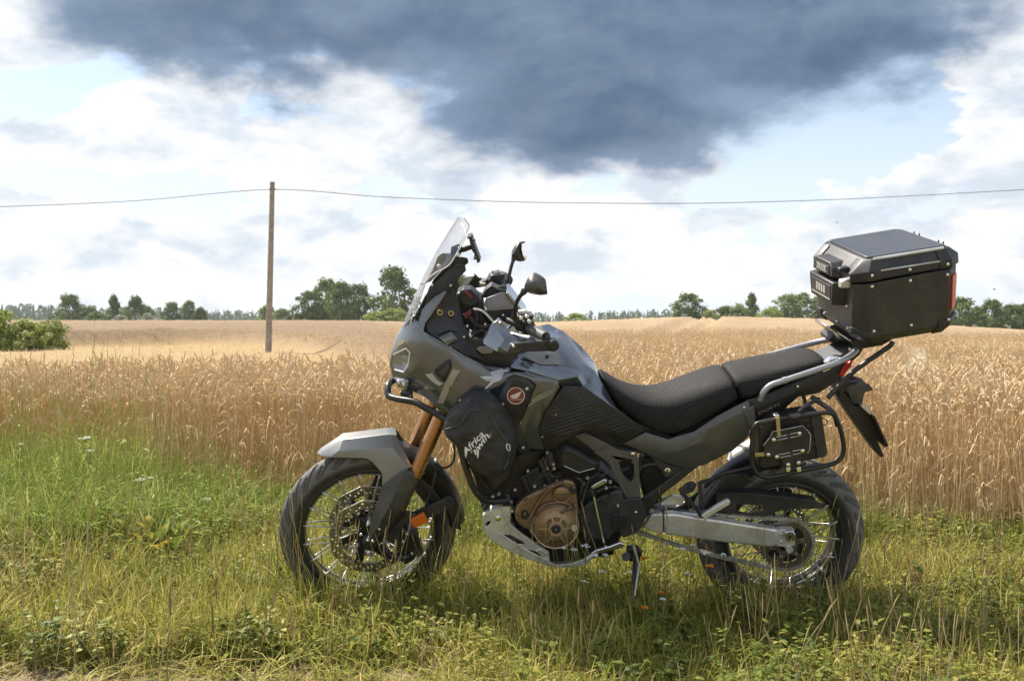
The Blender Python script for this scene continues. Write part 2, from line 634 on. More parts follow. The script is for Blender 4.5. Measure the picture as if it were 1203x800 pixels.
def decal(name, px, bvh, mat, parent, lift=.0025, cuts=2, thick=.0, default_y=-.2, **kw):
    """flat print or thin inlay lying on a surface"""
    bm = bmesh.new()
    vs = [bm.verts.new((a, b, 0)) for a, b in px]
    bm.faces.new(vs)
    bmesh.ops.triangulate(bm, faces=bm.faces)
    for _ in range(cuts):
        bmesh.ops.subdivide_edges(bm, edges=bm.edges, cuts=1, use_grid_fill=True)
        bmesh.ops.triangulate(bm, faces=bm.faces)
    for v in bm.verts:
        p, n = hit(bvh, v.co.x, v.co.y, lift, default_y)
        v.co = p
    bmesh.ops.recalc_face_normals(bm, faces=bm.faces)
    if sum(f.normal.y for f in bm.faces) > 0:
        bmesh.ops.reverse_faces(bm, faces=bm.faces)
    me = bpy.data.meshes.new(name)
    bm.to_mesh(me); bm.free()
    o = link(name, me, mat, parent, sharp=0, **kw)
    if thick:
        fin(o, 0, thick, off=1.0)
    return o


def bolt(name, p, n, r, mat, parent, h=.004):
    n = Vector(n).normalized()
    M = Matrix.Translation(p) @ n.to_track_quat('Y', 'Z').to_matrix().to_4x4()
    return lathe(name, [(0, h), (r * .55, h), (r * .9, h * .7), (r, 0), (r, -h)], mat, parent, 12, M)


def bolt_px(name, px, py, y, r, mat, parent, h=.004, fr=FB):
    p = fr.y(px, py, y)
    n = Vector((0, -1, 0))
    if fr is not FB:
        p = STEER_M @ p
        n = STEER_M.to_3x3() @ n
    return bolt(name, p, n, r, mat, parent, h)


def text_mesh(txt, size, shear=0.0, extrude=0.0, bold=0.0):
    cu = bpy.data.curves.new('lettering', 'FONT')
    cu.body = txt
    cu.size = size
    cu.shear = shear
    cu.offset = size * bold
    cu.extrude = extrude
    cu.resolution_u = 3
    o = bpy.data.objects.new('lettering', cu)
    COL.objects.link(o)
    dg = bpy.context.evaluated_depsgraph_get()
    me = bpy.data.meshes.new_from_object(o.evaluated_get(dg))
    bpy.data.objects.remove(o)
    return me

# ================================================================== terrain
def sstep(a, b, x):
    t = np.clip((x - a) / (b - a), 0, 1)
    return t * t * (3 - 2 * t)


def vnoise(x, y, s=1.0, seed=0):
    """cheap smooth value noise (numpy)"""
    x = np.asarray(x, float) * s + 100 + seed * 17.3
    y = np.asarray(y, float) * s + 100 + seed * 9.1
    xi, yi = np.floor(x), np.floor(y)
    fx, fy = x - xi, y - yi
    fx, fy = fx * fx * (3 - 2 * fx), fy * fy * (3 - 2 * fy)

    def h(a, b):
        return np.modf(np.abs(np.sin(a * 127.1 + b * 311.7 + seed * 74.7) * 43758.5453))[0]
    return (h(xi, yi) * (1 - fx) + h(xi + 1, yi) * fx) * (1 - fy) + (h(xi, yi + 1) * (1 - fx) + h(xi + 1, yi + 1) * fx) * fy


def ground_z(x, y):
    x = np.asarray(x, float); y = np.asarray(y, float)
    yy = np.maximum(y, 1.0)
    u = np.clip(x / yy, -1.2, 1.2)
    crest = np.interp(u, [-1.2, -.5, -.12, .03, .12, .19, .30, .40, .50, .8, 1.2], [.2, .36, .36, .50, .88, 1.15, .88, .30, -.35, -1.2, -1.2])
    t = sstep(26, 110, yy)
    z = t * crest
    z = z - .17 * sstep(13, 24, yy) * (1 - sstep(34, 62, yy))
    z = z - sstep(128, 230, yy) * (z + 1.0)
    z = z + (vnoise(x, y, 1.6) - .5) * .05 * (1 - sstep(8, 20, yy)) + (vnoise(x, y, 4.5, 3) - .5) * .025 * (1 - sstep(8, 14, yy))
    # wheels stand level: flatten along the bike's line
    return np.where(y < 1.0, (vnoise(x, y, 1.6) - .5) * .05, z)


def wheat_edge(x):
    x = np.asarray(x, float)
    return 5.72 - .17 * x + (vnoise(x, x * 0, .9, 5) - .5) * .35


def lodged(x, y):
    """1 where the crop lies flattened (left of the field, before the standing strip)"""
    u = x / np.maximum(y, 1)
    far = 41 + 3 * np.sin(x * .35) - 18 * sstep(-.22, -.09, u)
    w = .6 + 4 * sstep(-.32, -.14, u)
    return sstep(8.6, 9.8, y + (vnoise(x, y, .5, 8) - .5) * 1.6) * (1 - sstep(far - w, far + w, y)) * (1 - sstep(-.12, -.02, u))


def far_strip(x, y):
    """1 on the taller, browner strip of crop beyond the flattened part"""
    u = x / np.maximum(y, 1)
    far = 41 + 3 * np.sin(x * .35) - 18 * sstep(-.22, -.09, u)
    w = .4 + 4 * sstep(-.32, -.14, u)
    return sstep(far - w, far + w, y) * (1 - sstep(-.16, -.05, u))


def tramline(x, y):
    """the two wheel tracks through the crop at the right"""
    w = 0.0
    for off in (0.0, 1.9):
        xc = 3.55 + off * .8 + (y - 9.0) * .40
        w = np.maximum(w, (1 - sstep(.22, .42, np.abs(x - xc))) * sstep(8.0, 9.0, y) * (1 - sstep(26, 34, y)))
    return w


def far_lines(x, y):
    """faint drill lines on the far slope"""
    w = 0.0
    for off in (0.0, 1.7):
        xc = 3.0 + off + (y - 30) * .215
        w = np.maximum(w, .8 * (1 - sstep(.45, .9, np.abs(x - xc))) * sstep(30, 34, y))
    return w


def ground_material():
    m, N, b = principled('ground_soil', (.16, .12, .06), .95)
    tc = N.n('ShaderNodeTexCoord').outputs['Object']
    n1 = N.noise(tc, 1.3, 6, .6)
    n2 = N.noise(tc, 22, 6, .7)
    n3 = N.noise(tc, 90, 3, .6)
    c = N.mix(N.ss(n1, .38, .62), (.10, .10, .035, 1), (.20, .15, .075, 1))
    c = N.mix(N.ss(n2, .4, .7), c, (.27, .205, .12, 1))
    c = N.mix(N.m('MULTIPLY', N.ss(n3, .5, .8), .5), c, (.07, .05, .03, 1))
    N.set(b.inputs['Base Color'], c)
    bp = N.n('ShaderNodeBump', ins={'Strength': .8, 'Distance': .02, 'Height': N.m('ADD', n2, N.m('MULTIPLY', n3, .5))})
    N.set(b.inputs['Normal'], bp.outputs[0])


ground_material()


def build_ground():
    n = 181
    s = np.linspace(-1, 1, n)
    xs = np.sign(s) * (np.abs(s) ** 3.2) * 2600
    ys = np.sign(s) * (np.abs(s) ** 3.2) * 2600 + 5
    X, Y = np.meshgrid(xs, ys)
    Z = ground_z(X, Y)
    v = np.stack([X, Y, Z], -1).reshape(-1, 3)
    i = np.arange(n * n).reshape(n, n)
    f = np.stack([i[:-1, :-1], i[:-1, 1:], i[1:, 1:], i[1:, :-1]], -1).reshape(-1, 4)
    me = bpy.data.meshes.new('ground')
    me.from_pydata(v.tolist(), [], f.tolist())
    link('ground', me, 'ground_soil', sharp=0, kind='structure', label='earth ground under the verge and the fields', cat='ground')


build_ground()


def crop_material(name, dark, light, far):
    """ripe crop seen as a closed surface"""
    m, N, b = principled(name, light, .9)
    tc = N.n('ShaderNodeTexCoord').outputs['Object']
    st = N.n('ShaderNodeVectorMath', operation='MULTIPLY', ins={0: tc, 1: (1, .35, 1)}).outputs[0]
    n1 = N.noise(st, .22, 5, .6)
    n2 = N.noise(tc, 9, 6, .75)
    n3 = N.noise(st, 1.4, 4, .6)
    at = N.n('ShaderNodeAttribute', attribute_name='tone')
    c = N.mix(N.ss(n1, .35, .65), (*dark, 1), (*light, 1))
    c = N.mix(N.m('MULTIPLY', N.ss(n3, .45, .7), .45), c, (*far, 1))
    c = N.mix(N.m('MULTIPLY', N.ss(n2, .42, .72), .55), c, (light[0] * 1.25, light[1] * 1.25, light[2] * 1.25, 1))
    c = N.mix(N.m('MULTIPLY', at.outputs['Fac'], .75), c, (.56, .39, .175, 1))
    st2 = N.n('ShaderNodeAttribute', attribute_name='strip')
    c = N.mix(N.m('MULTIPLY', st2.outputs['Fac'], .8), c, N.mix(N.ss(n2, .35, .7), (.22, .14, .072, 1), (.34, .23, .13, 1)))
    tk = N.n('ShaderNodeAttribute', attribute_name='track')
    c = N.mix(tk.outputs['Fac'], c, N.mix(N.ss(n3, .4, .7), (.68, .60, .47, 1), (.36, .36, .16, 1)))
    N.set(b.inputs['Base Color'], c)
    bp = N.n('ShaderNodeBump', ins={'Strength': 1.0, 'Distance': .12, 'Height': N.m('ADD', n2, N.m('MULTIPLY', N.noise(tc, 40, 3, .7), .6))})
    N.set(b.inputs['Normal'], bp.outputs[0])


crop_material('crop_surface', (.38, .255, .135), (.46, .325, .185), (.38, .265, .13))


def build_crop_surface():
    """the closed top of the ripe crop, farther out than single stalks can be told apart"""
    d = 8.2 * (128 / 8.2) ** np.linspace(0, 1, 240)
    us = np.linspace(-.95, .95, 300)
    U, D_ = np.meshgrid(us, d)
    X, Y = U * D_, D_
    lo = lodged(X, Y)
    tr = tramline(X, Y)
    hgt = .55 + (vnoise(X, Y, 1.1, 2) - .5) * .10 + (vnoise(X, Y, 5, 4) - .5) * .10
    hgt = hgt * (1 - lo) + (.16 + .08 * vnoise(X, Y, .8, 6)) * lo
    fs = far_strip(X, Y)
    hgt = hgt + fs * .34
    fl = far_lines(X, Y)
    hgt = hgt * (1 - fl) + .05 * fl
    hgt = hgt * (1 - tr) + .46 * tr
    hgt = hgt * (1 - sstep(122, 128, Y)) - .3 * sstep(126, 128, Y)
    hgt = hgt * sstep(8.2, 8.8, Y)
    Z = ground_z(X, Y) + hgt
    n, k = X.shape
    v = np.stack([X, Y, Z], -1).reshape(-1, 3)
    i = np.arange(n * k).reshape(n, k)
    f = np.stack([i[:-1, :-1], i[:-1, 1:], i[1:, 1:], i[1:, :-1]], -1).reshape(-1, 4)
    me = bpy.data.meshes.new('crop')
    me.from_pydata(v.tolist(), [], f.tolist())
    a = me.attributes.new('tone', 'FLOAT', 'POINT')
    a.data.foreach_set('value', lo.reshape(-1).astype(np.float32))
    a = me.attributes.new('track', 'FLOAT', 'POINT')
    a.data.foreach_set('value', (tr * (.55 + .9 * (vnoise(X, Y, .7, 77) - .3))).clip(0, 1).reshape(-1).astype(np.float32))
    a = me.attributes.new('strip', 'FLOAT', 'POINT')
    a.data.foreach_set('value', fs.reshape(-1).astype(np.float32))
    link('ripe_crop', me, 'crop_surface', sharp=0, kind='stuff', label='ripe tan grain crop covering the rolling field to the tree line', cat='crop')


build_crop_surface()


# ================================================================== plants
def leaf_material(name, cols, trans=.35, rough=.6):
    """cols: three colours picked by per-blade value; varies from clump to clump too"""
    m = bpy.data.materials.new(name)
    m.use_nodes = True
    N = NT(m.node_tree)
    at = N.n('ShaderNodeAttribute', attribute_name='Col')
    sp = N.n('ShaderNodeSeparateColor', ins={0: at.outputs['Color']})
    oi = N.n('ShaderNodeObjectInfo')
    pn = N.noise(oi.outputs['Location'], 1.1, 3, .6)       # drifts of greener and drier plants
    r = N.m('ADD', N.m('ADD', N.m('MULTIPLY', sp.outputs[1], .75), N.m('MULTIPLY', oi.outputs['Random'], .35)), N.m('MULTIPLY', N.m('SUBTRACT', pn, .5), 1.1))
    c = N.mix(N.ss(r, .1, .55), (*cols[0], 1), (*cols[1], 1))
    c = N.mix(N.ss(r, .62, 1.0), c, (*cols[2], 1))
    if len(cols) > 3:
        c = N.mix(sp.outputs[0], c, (*cols[3], 1))
    # blades pale a little from root to tip
    c = N.mix(N.m('MULTIPLY', sp.outputs[2], .30), c, N.mix(1.0, c, (1.5, 1.5, 1.5, 1), 'MULTIPLY'))
    b = N.n('ShaderNodeBsdfPrincipled', ins={'Base Color': c, 'Roughness': rough, 'Specular IOR Level': .15})
    t = N.n('ShaderNodeBsdfTranslucent', ins={0: c})
    mx = N.n('ShaderNodeMixShader', ins={0: trans, 1: b.outputs[0], 2: t.outputs[0]})
    N.n('ShaderNodeOutputMaterial', ins={0: mx.outputs[0]})
    MATS[name] = m


leaf_material('straw', [(.48, .345, .185), (.62, .47, .275), (.73, .595, .385), (.67, .53, .34)], .34, .6)
leaf_material('grass_tall', [(.17, .24, .04), (.29, .35, .075), (.46, .45, .17)], .40, .55)
leaf_material('grass_verge', [(.17, .205, .03), (.34, .335, .065), (.54, .43, .17)], .38, .6)
leaf_material('grass_dry', [(.24, .18, .08), (.40, .30, .15), (.52, .41, .24)], .30, .7)
leaf_material('herb', [(.10, .145, .028), (.20, .225, .045), (.36, .32, .08)], .35, .5)
leaf_material('herb_dark', [(.055, .085, .018), (.085, .12, .028), (.13, .16, .045)], .25, .5)
leaf_material('dock', [(.12, .17, .028), (.22, .26, .035), (.38, .31, .05)], .35, .65)
leaf_material('dead_leaf', [(.14, .06, .04), (.24, .10, .07), (.22, .13, .06)], .2, .7)
leaf_material('petal_white', [(.72, .72, .66), (.80, .80, .76), (.84, .84, .80), (.16, .17, .05)], .25, .6)
leaf_material('petal_orange', [(.65, .22, .02), (.75, .28, .02), (.78, .36, .03), (.12, .14, .04)], .25, .6)
leaf_material('tree_leaf', [(.10, .145, .045), (.145, .195, .06), (.21, .255, .085)], .25, .6)
leaf_material('tree_leaf_pale', [(.15, .20, .075), (.21, .265, .095), (.28, .32, .125)], .25, .6)
leaf_material('shrub_leaf', [(.20, .25, .06), (.29, .34, .09), (.40, .42, .14)], .3, .6)
leaf_material('silver_leaf', [(.26, .28, .20), (.34, .36, .27), (.44, .45, .36)], .25, .6)
leaf_material('conifer', [(.075, .115, .065), (.10, .145, .08), (.135, .18, .095)], .15, .7)
worn('bark', (.085, .065, .05), .9, 0, .3, 8, .05, .5, 60)


class Geo:
    """collects plain polygons with a colour per corner point"""
    def __init__(self):
        self.v, self.f, self.c = [], [], []

    def strip(self, pts, widths, side, col, part=0.0):
        n0 = len(self.v)
        k = len(pts)
        for i, (p, w) in enumerate(zip(pts, widths)):
            t = i / max(k - 1, 1)
            self.v += [p - side * w, p + side * w]
            self.c += [(part, col, t), (part, col, t)]
        for i in range(k - 1):
            a = n0 + i * 2
            self.f.append((a, a + 1, a + 3, a + 2))

    def tube(self, pts, rs, sides, col, part=0.0, t0=0.0, t1=1.0):
        n0 = len(self.v)
        k = len(pts)
        for i, (p, r) in enumerate(zip(pts, rs)):
            tt = pts[min(i + 1, k - 1)] - pts[max(i - 1, 0)]
            a = tt.orthogonal().normalized()
            b = tt.normalized().cross(a)
            for s in range(sides):
                an = 2 * math.pi * s / sides + i * .0
                self.v.append(p + (a * math.cos(an) + b * math.sin(an)) * r)
                self.c.append((part, col, t0 + (t1 - t0) * i / max(k - 1, 1)))
        for i in range(k - 1):
            for s in range(sides):
                a = n0 + i * sides + s
                b = n0 + i * sides + (s + 1) % sides
                self.f.append((a, b, b + sides, a + sides))

    def poly(self, pts, col, part=0.0, t=.5):
        n0 = len(self.v)
        self.v += list(pts)
        self.c += [(part, col, t)] * len(pts)
        self.f.append(tuple(range(n0, n0 + len(pts))))

    def mesh(self, name):
        me = bpy.data.meshes.new(name)
        me.from_pydata([tuple(p) for p in self.v], [], self.f)
        a = me.attributes.new('Col', 'FLOAT_COLOR', 'POINT')
        a.data.foreach_set('color', np.array([(*c, 1.0) for c in self.c], np.float32).reshape(-1))
        return me


def rv(a, b):
    return random.uniform(a, b)


def wheat_stalk(g, x, y, h, ear=True, low=0.0, sides=3):
    az = rv(0, 2 * math.pi)
    lean = rv(0, .10) if random.random() < .9 else rv(.15, .5)
    dx, dy = math.cos(az) * lean, math.sin(az) * lean
    col = random.random()
    base = Vector((x, y, low))
    pts = [base + Vector((dx * t * t * h, dy * t * t * h, t * (h - low))) for t in (0, .35, .7, 1)]
    g.tube(pts, [.0025, .0023, .0020, .0016], sides, col, 0)
    if ear:
        d = (pts[-1] - pts[-2]).normalized()
        bend = rv(.15, 1.5) if random.random() < .75 else rv(1.5, 2.6)
        ba = az + rv(-.6, .6)
        bd = Vector((math.cos(ba), math.sin(ba), -.25)).normalized()
        L = rv(.075, .115)
        p = pts[-1]
        ep, er = [p], [.0016]
        ns = 6
        for i in range(1, ns + 1):
            q = (d * math.cos(bend * i / ns) + bd * math.sin(bend * i / ns)).normalized()
            p = p + q * (L / ns)
            ep.append(p)
            er.append((.0062 if i % 2 else .0050) * (1 - .75 * max(0, i / ns - .55)) * rv(.85, 1.15))
        er[-1] = .001
        g.tube(ep, er, 4, col, 1, .3, .8)
        for i in range(1, ns):          # awns
            for s in (-1, 1):
                w = (ep[min(i + 1, ns)] - ep[i]).normalized()
                o = w.orthogonal().normalized()
                o = (o * math.cos(i * 1.3) + w.cross(o) * math.sin(i * 1.3)) * s
                tip = ep[i] + (w * 1.0 + o * .35).normalized() * rv(.03, .05)
                g.poly([ep[i] + o * .004, ep[i] + o * .004 + w * .003, tip], col, 1, .8)
    for _ in range(random.choice((0, 1, 1, 2))):
        hz = rv(.15, .8) * h
        a2 = rv(0, 6.28)
        o = Vector((math.cos(a2), math.sin(a2), 0))
        s = Vector((-o.y, o.x, 0))
        p0 = base + Vector((dx * (hz / h) ** 2 * h, dy * (hz / h) ** 2 * h, hz - low))
        ln = rv(.08, .2)
        dr = rv(-.2, 1.2)
        pp = [p0, p0 + o * ln * .4 + Vector((0, 0, ln * .25)), p0 + o * ln * .7 + Vector((0, 0, ln * (.2 - dr * .5))), p0 + o * ln * .8 + Vector((0, 0, -ln * dr))]
        g.strip(pp, [.003, .003, .002, .0005], s, random.random(), 0)


def wheat_clump(n, size, h, low=0.0, earless=.08):
    g = Geo()
    for _ in range(n):
        wheat_stalk(g, rv(-size, size), rv(-size, size), h * rv(.90, 1.10), random.random() > earless, low)
    return g.mesh('wheat')


def grass_clump(n, size, h, w, bend=.6, droop=.3, seg=4, seeds=0):
    g = Geo()
    for _ in range(n):
        a = rv(0, 6.28)
        o = Vector((math.cos(a), math.sin(a), 0))
        s = Vector((-o.y, o.x, 0))
        base = Vector((rv(-size, size), rv(-size, size), -.01))
        L = h * rv(.45, 1.1)
        b = rv(.05, bend)
        pts = []
        for i in range(seg + 1):
            t = i / seg
            pts.append(base + o * (L * b * t * t) + Vector((0, 0, L * (t - droop * b * t ** 3))))
        ww = w * rv(.6, 1.3)
        g.strip(pts, [ww * (1 - (i / seg) ** 1.6) * (.7 + .5 * min(1, i)) + .0002 for i in range(seg + 1)], s, random.random())
    for _ in range(seeds):
        a = rv(0, 6.28)
        o = Vector((math.cos(a), math.sin(a), 0))
        base = Vector((rv(-size, size), rv(-size, size), 0))
        L = h * rv(1.0, 1.5)
        pts = [base + o * (L * .15 * t * t) + Vector((0, 0, L * t)) for t in (0, .4, .75, 1)]
        c = rv(.8, 1)
        g.tube(pts, [.0012, .001, .0009, .0006], 3, c)
        hl = rv(.03, .07)
        tip = pts[-1]
        g.tube([tip, tip + Vector((0, 0, hl * .5)) + o * .004, tip + Vector((0, 0, hl)) + o * .01], [.001, .0019, .0006], 3, c)
    return g.mesh('grass')


def herb_clump(n, size, h, lw, ll, flat=.5):
    """small broad-leaved plants: stems with oval leaves"""
    g = Geo()
    for _ in range(n):
        base = Vector((rv(-size, size), rv(-size, size), 0))
        L = h * rv(.3, 1.05)
        az = rv(0, 6.28)
        tip = base + Vector((math.cos(az) * L * .35, math.sin(az) * L * .35, L))
        g.tube([base, (base + tip) * .5 + Vector((0, 0, L * .06)), tip], [.0012, .001, .0008], 3, random.random())
        for k in range(random.randint(3, 6)):
            t = rv(.35, 1.0)
            p = base.lerp(tip, t)
            a = rv(0, 6.28)
            o = Vector((math.cos(a), math.sin(a), rv(-.2, flat))).normalized()
            s = o.cross(Vector((0, 0, 1))).normalized()
            l, w = ll * rv(.5, 1.2), lw * rv(.6, 1.2)
            nrm = s.cross(o)
            g.poly([p, p + o * l * .35 + s * w + nrm * w * .25, p + o * l * .75 + s * w * .7, p + o * l - nrm * l * .12, p + o * l * .75 - s * w * .7, p + o * l * .35 - s * w + nrm * w * .25], random.random(), 0, rv(.2, .9))
    return g.mesh('herb')


def scatter(name, pts, variants, mat, label, cat, scale=(.8, 1.2), tilt=.12, zs=None, rot=None):
    """one 'stuff' object: many clumps placed on points by geometry nodes"""
    src = bpy.data.collections.new(name + '_clumps')
    for i, me in enumerate(variants):
        me.materials.append(MATS[mat])
        src.objects.link(bpy.data.objects.new('%s_clump_%02d' % (name, i), me))
    n = len(pts)
    me = bpy.data.meshes.new(name)
    me.from_pydata([tuple(p) for p in pts], [], [])
    r = np.stack([RNG.normal(0, tilt, n), RNG.normal(0, tilt, n), RNG.uniform(0, 6.283, n)], -1)
    if rot is not None:
        r = rot
    s = RNG.uniform(scale[0], scale[1], n)
    S = np.stack([s, s, s * (zs if zs is not None else 1.0)], -1)
    for nm, ty, key, arr in (('rot', 'FLOAT_VECTOR', 'vector', r), ('scl', 'FLOAT_VECTOR', 'vector', S), ('idx', 'INT', 'value', RNG.integers(0, len(variants), n))):
        a = me.attributes.new(nm, ty, 'POINT')
        a.data.foreach_set(key, np.ascontiguousarray(arr.reshape(-1), np.int32 if ty == 'INT' else np.float32))
    o = link(name, me, None, smooth=False, label=label, cat=cat, kind='stuff')
    ng = bpy.data.node_groups.new(name + '_scatter', 'GeometryNodeTree')
    ng.interface.new_socket('Geometry', in_out='INPUT', socket_type='NodeSocketGeometry')
    ng.interface.new_socket('Geometry', in_out='OUTPUT', socket_type='NodeSocketGeometry')
    gi = ng.nodes.new('NodeGroupInput'); go = ng.nodes.new('NodeGroupOutput')
    ci = ng.nodes.new('GeometryNodeCollectionInfo')
    ci.inputs[0].default_value = src
    ci.inputs[1].default_value = True
    ci.inputs[2].default_value = True
    ip = ng.nodes.new('GeometryNodeInstanceOnPoints')
    ip.inputs['Pick Instance'].default_value = True

    def na(nm, ty):
        q = ng.nodes.new('GeometryNodeInputNamedAttribute')
        q.data_type = ty
        q.inputs[0].default_value = nm
        return q.outputs[0]
    L = ng.links
    L.new(gi.outputs[0], ip.inputs['Points'])
    L.new(ci.outputs[0], ip.inputs['Instance'])
    L.new(na('idx', 'INT'), ip.inputs['Instance Index'])
    L.new(na('rot', 'FLOAT_VECTOR'), ip.inputs['Rotation'])
    L.new(na('scl', 'FLOAT_VECTOR'), ip.inputs['Scale'])
    L.new(ip.outputs[0], go.inputs[0])
    md = o.modifiers.new('scatter', 'NODES')
    md.node_group = ng
    return o


def jgrid(x0, x1, y0, y1, step):
    xs = np.arange(x0, x1, step); ys = np.arange(y0, y1, step)
    X, Y = np.meshgrid(xs, ys)
    X = X.ravel() + RNG.uniform(-.5, .5, X.size) * step
    Y = Y.ravel() + RNG.uniform(-.5, .5, Y.size) * step
    return X, Y


def with_z(X, Y, dz=0.0):
    return np.stack([X, Y, ground_z(X, Y) + dz], -1)


def in_view(X, Y, m=.12):
    return np.abs(X) < (.505 + m) * Y + .5


# ---- standing wheat, stalk by stalk near the verge
X, Y = jgrid(-9, 9, 4.6, 10.2, .22)
k = (Y > wheat_edge(X)) & in_view(X, Y, .16) & (tramline(X, Y) < .4) & (lodged(X, Y) < .5)
wheat_near = [wheat_clump(21, .15, .68) for _ in range(8)]
scatter('wheat', with_z(X[k], Y[k]), wheat_near, 'straw', 'dense standing ripe wheat with nodding ears along the edge of the field', 'wheat', (.92, 1.08), .05)
# ragged front: single thin stalks at the edge
X, Y = jgrid(-6, 6, 4.4, 7.2, .17)
e = Y - wheat_edge(X)
k = (e > -.22) & (e < .15) & in_view(X, Y, .16)
scatter('stray_wheat', with_z(X[k], Y[k]), [wheat_clump(4, .08, .62, 0.0, .65) for _ in range(5)], 'straw', 'thin outer stalks of ripe wheat where the field meets the verge', 'wheat', (.8, 1.1), .09)
# middle distance: upper parts of the stalks over the closed crop
X, Y = jgrid(-14, 14, 10.0, 19, .36)
k = in_view(X, Y, .1) & (lodged(X, Y) < .5) & (tramline(X, Y) < .25)
scatter('wheat_heads', with_z(X[k], Y[k]), [wheat_clump(26, .22, .70, .40) for _ in range(6)], 'straw', 'heads of ripe wheat above the closed crop in the middle distance', 'wheat', (.9, 1.1), .05)
X, Y = jgrid(-32, 32, 19, 46, .75)
k = in_view(X, Y, .06) & (lodged(X, Y) < .5) & (tramline(X, Y) < .4)
scatter('distant_wheat_heads', with_z(X[k], Y[k]), [wheat_clump(26, .45, .72, .45) for _ in range(5)], 'straw', 'tiny heads of ripe wheat far out on the rising field', 'wheat', (.9, 1.1), .05)
# flattened crop at the left
X, Y = jgrid(-24, 3, 8.4, 43, .42)
k = in_view(X, Y, .06) & (lodged(X, Y) > .5)
lod = [grass_clump(46, .32, .30, .004, 1.5, .5, 3) for _ in range(5)]
scatter('flattened_crop', with_z(X[k], Y[k], .05), lod, 'straw', 'flattened golden patch of crop around the wooden pole', 'crop', (.8, 1.3), .1)

# ---- verge
def px_of(X, Y, Z=0.0):
    return CX + FPX * X / Y, HORIZON + FPX * (CAM_H - Z) / Y


X, Y = jgrid(-4.3, 4.3, 2.55, 6.6, .075)
k = (Y < wheat_edge(X) + .25) & in_view(X, Y, .12)
X, Y = X[k], Y[k]
PX, PY = px_of(X, Y)
patch = vnoise(X, Y, 1.4, 21)
patch2 = vnoise(X, Y, 3.6, 22)
path = 1 - sstep(3.22, 3.42, Y + .12 * (vnoise(X, Y, 2.2, 9) - .5) + .05 * np.clip(X + 1.2, 0, 2))
path = path * (1 - sstep(-.6, .3, X))
# low verge grass everywhere
p = RNG.random(X.size)
k = p < (.95 - .55 * path)
hz = .70 + .95 * vnoise(X, Y, 2.0, 31)
hz = hz * (1 - .6 * path) * (1 - .25 * sstep(.6, 2.4, X))
verge = [grass_clump(34, .060, .15, .0022, 1.5, .55) for _ in range(10)]
scatter('verge_grass', with_z(X[k], Y[k]), verge, 'grass_verge', 'low yellow-green grass of the verge around the motorcycle', 'grass', (.8, 1.2), .16, zs=hz[k])
# dry thatch and stalks
k = p < (.10 + .30 * sstep(.45, .75, patch2) + .30 * sstep(-.2, 1.5, X) * (1 - sstep(4.6, 5.2, Y)) + .25 * path)
dry = [grass_clump(20, .06, .13, .0016, 1.5, .7, 3, 1) for _ in range(6)]
scatter('dry_grass', with_z(X[k], Y[k]), dry, 'grass_dry', 'dry straw-coloured grass blades and seed stalks in the verge', 'grass', (.7, 1.3), .25, zs=(.6 + .8 * patch)[k] * (1 - .6 * path[k]))
# broad leaves low in the sward
k = (RNG.random(X.size) < .55 * sstep(.30, .65, vnoise(X, Y, 1.9, 40)) + .22) & (path < .5)
hb = [herb_clump(11, .055, .15, .0075, .027) for _ in range(8)]
scatter('low_herbs', with_z(X[k], Y[k]), hb, 'herb', 'small broad-leaved weeds growing through the verge grass', 'weeds', (.7, 1.3), .2)
k = (RNG.random(X.size) < .09 * sstep(.45, .7, vnoise(X, Y, 1.2, 41))) & (path < .5)
scatter('dark_herbs', with_z(X[k], Y[k]), [herb_clump(8, .05, .14, .012, .036) for _ in range(4)], 'herb_dark', 'dark green weeds scattered low in the verge', 'weeds', (.7, 1.3), .2)
# taller green grass against the wheat, highest at the left
X, Y = jgrid(-4.3, 4.3, 3.9, 6.9, .075)
e = Y - wheat_edge(X)
PX, PY = px_of(X, Y)
amt = np.interp(PX, [-100, 0, 60, 110, 190, 250, 330, 560, 980, 1080, 1300], [1.1, 1.15, 1.15, 1.35, 1.15, .9, .6, .6, .6, .35, .30])
dep = np.interp(PX, [-100, 0, 240, 330, 980, 1060, 1300], [1.45, 1.45, 1.1, .6, .5, .22, .18])
thin = np.interp(PX, [-100, 980, 1060, 1300], [1, 1, .35, .3])
k = (e > -dep) & (e < .12) & in_view(X, Y, .12) & (RNG.random(X.size) < .85 * thin * np.clip(amt, .35, 1) * (1 - .35 * sstep(-.05, .1, e)))
tall = [grass_clump(26, .07, .50, .0027, .95, .45, 5, 2) for _ in range(10)]
zz = amt * (.62 + .38 * sstep(-dep, -.2, e)) * (.75 + .5 * vnoise(X, Y, 1.7, 51))
scatter('tall_grass', with_z(X[k], Y[k]), tall, 'grass_tall', 'tall green grass growing between the verge and the wheat', 'grass', (.85, 1.15), .10, zs=zz[k])
k = (e > -dep) & (e < .05) & in_view(X, Y, .12) & (RNG.random(X.size) < .42 * thin * np.clip(amt, .35, 1))
scatter('tall_weeds', with_z(X[k], Y[k]), [herb_clump(7, .06, .42, .0085, .060, .9) for _ in range(6)], 'grass_tall', 'leafy green weeds mixed into the tall grass by the wheat', 'weeds', (.8, 1.2), .1, zs=zz[k])
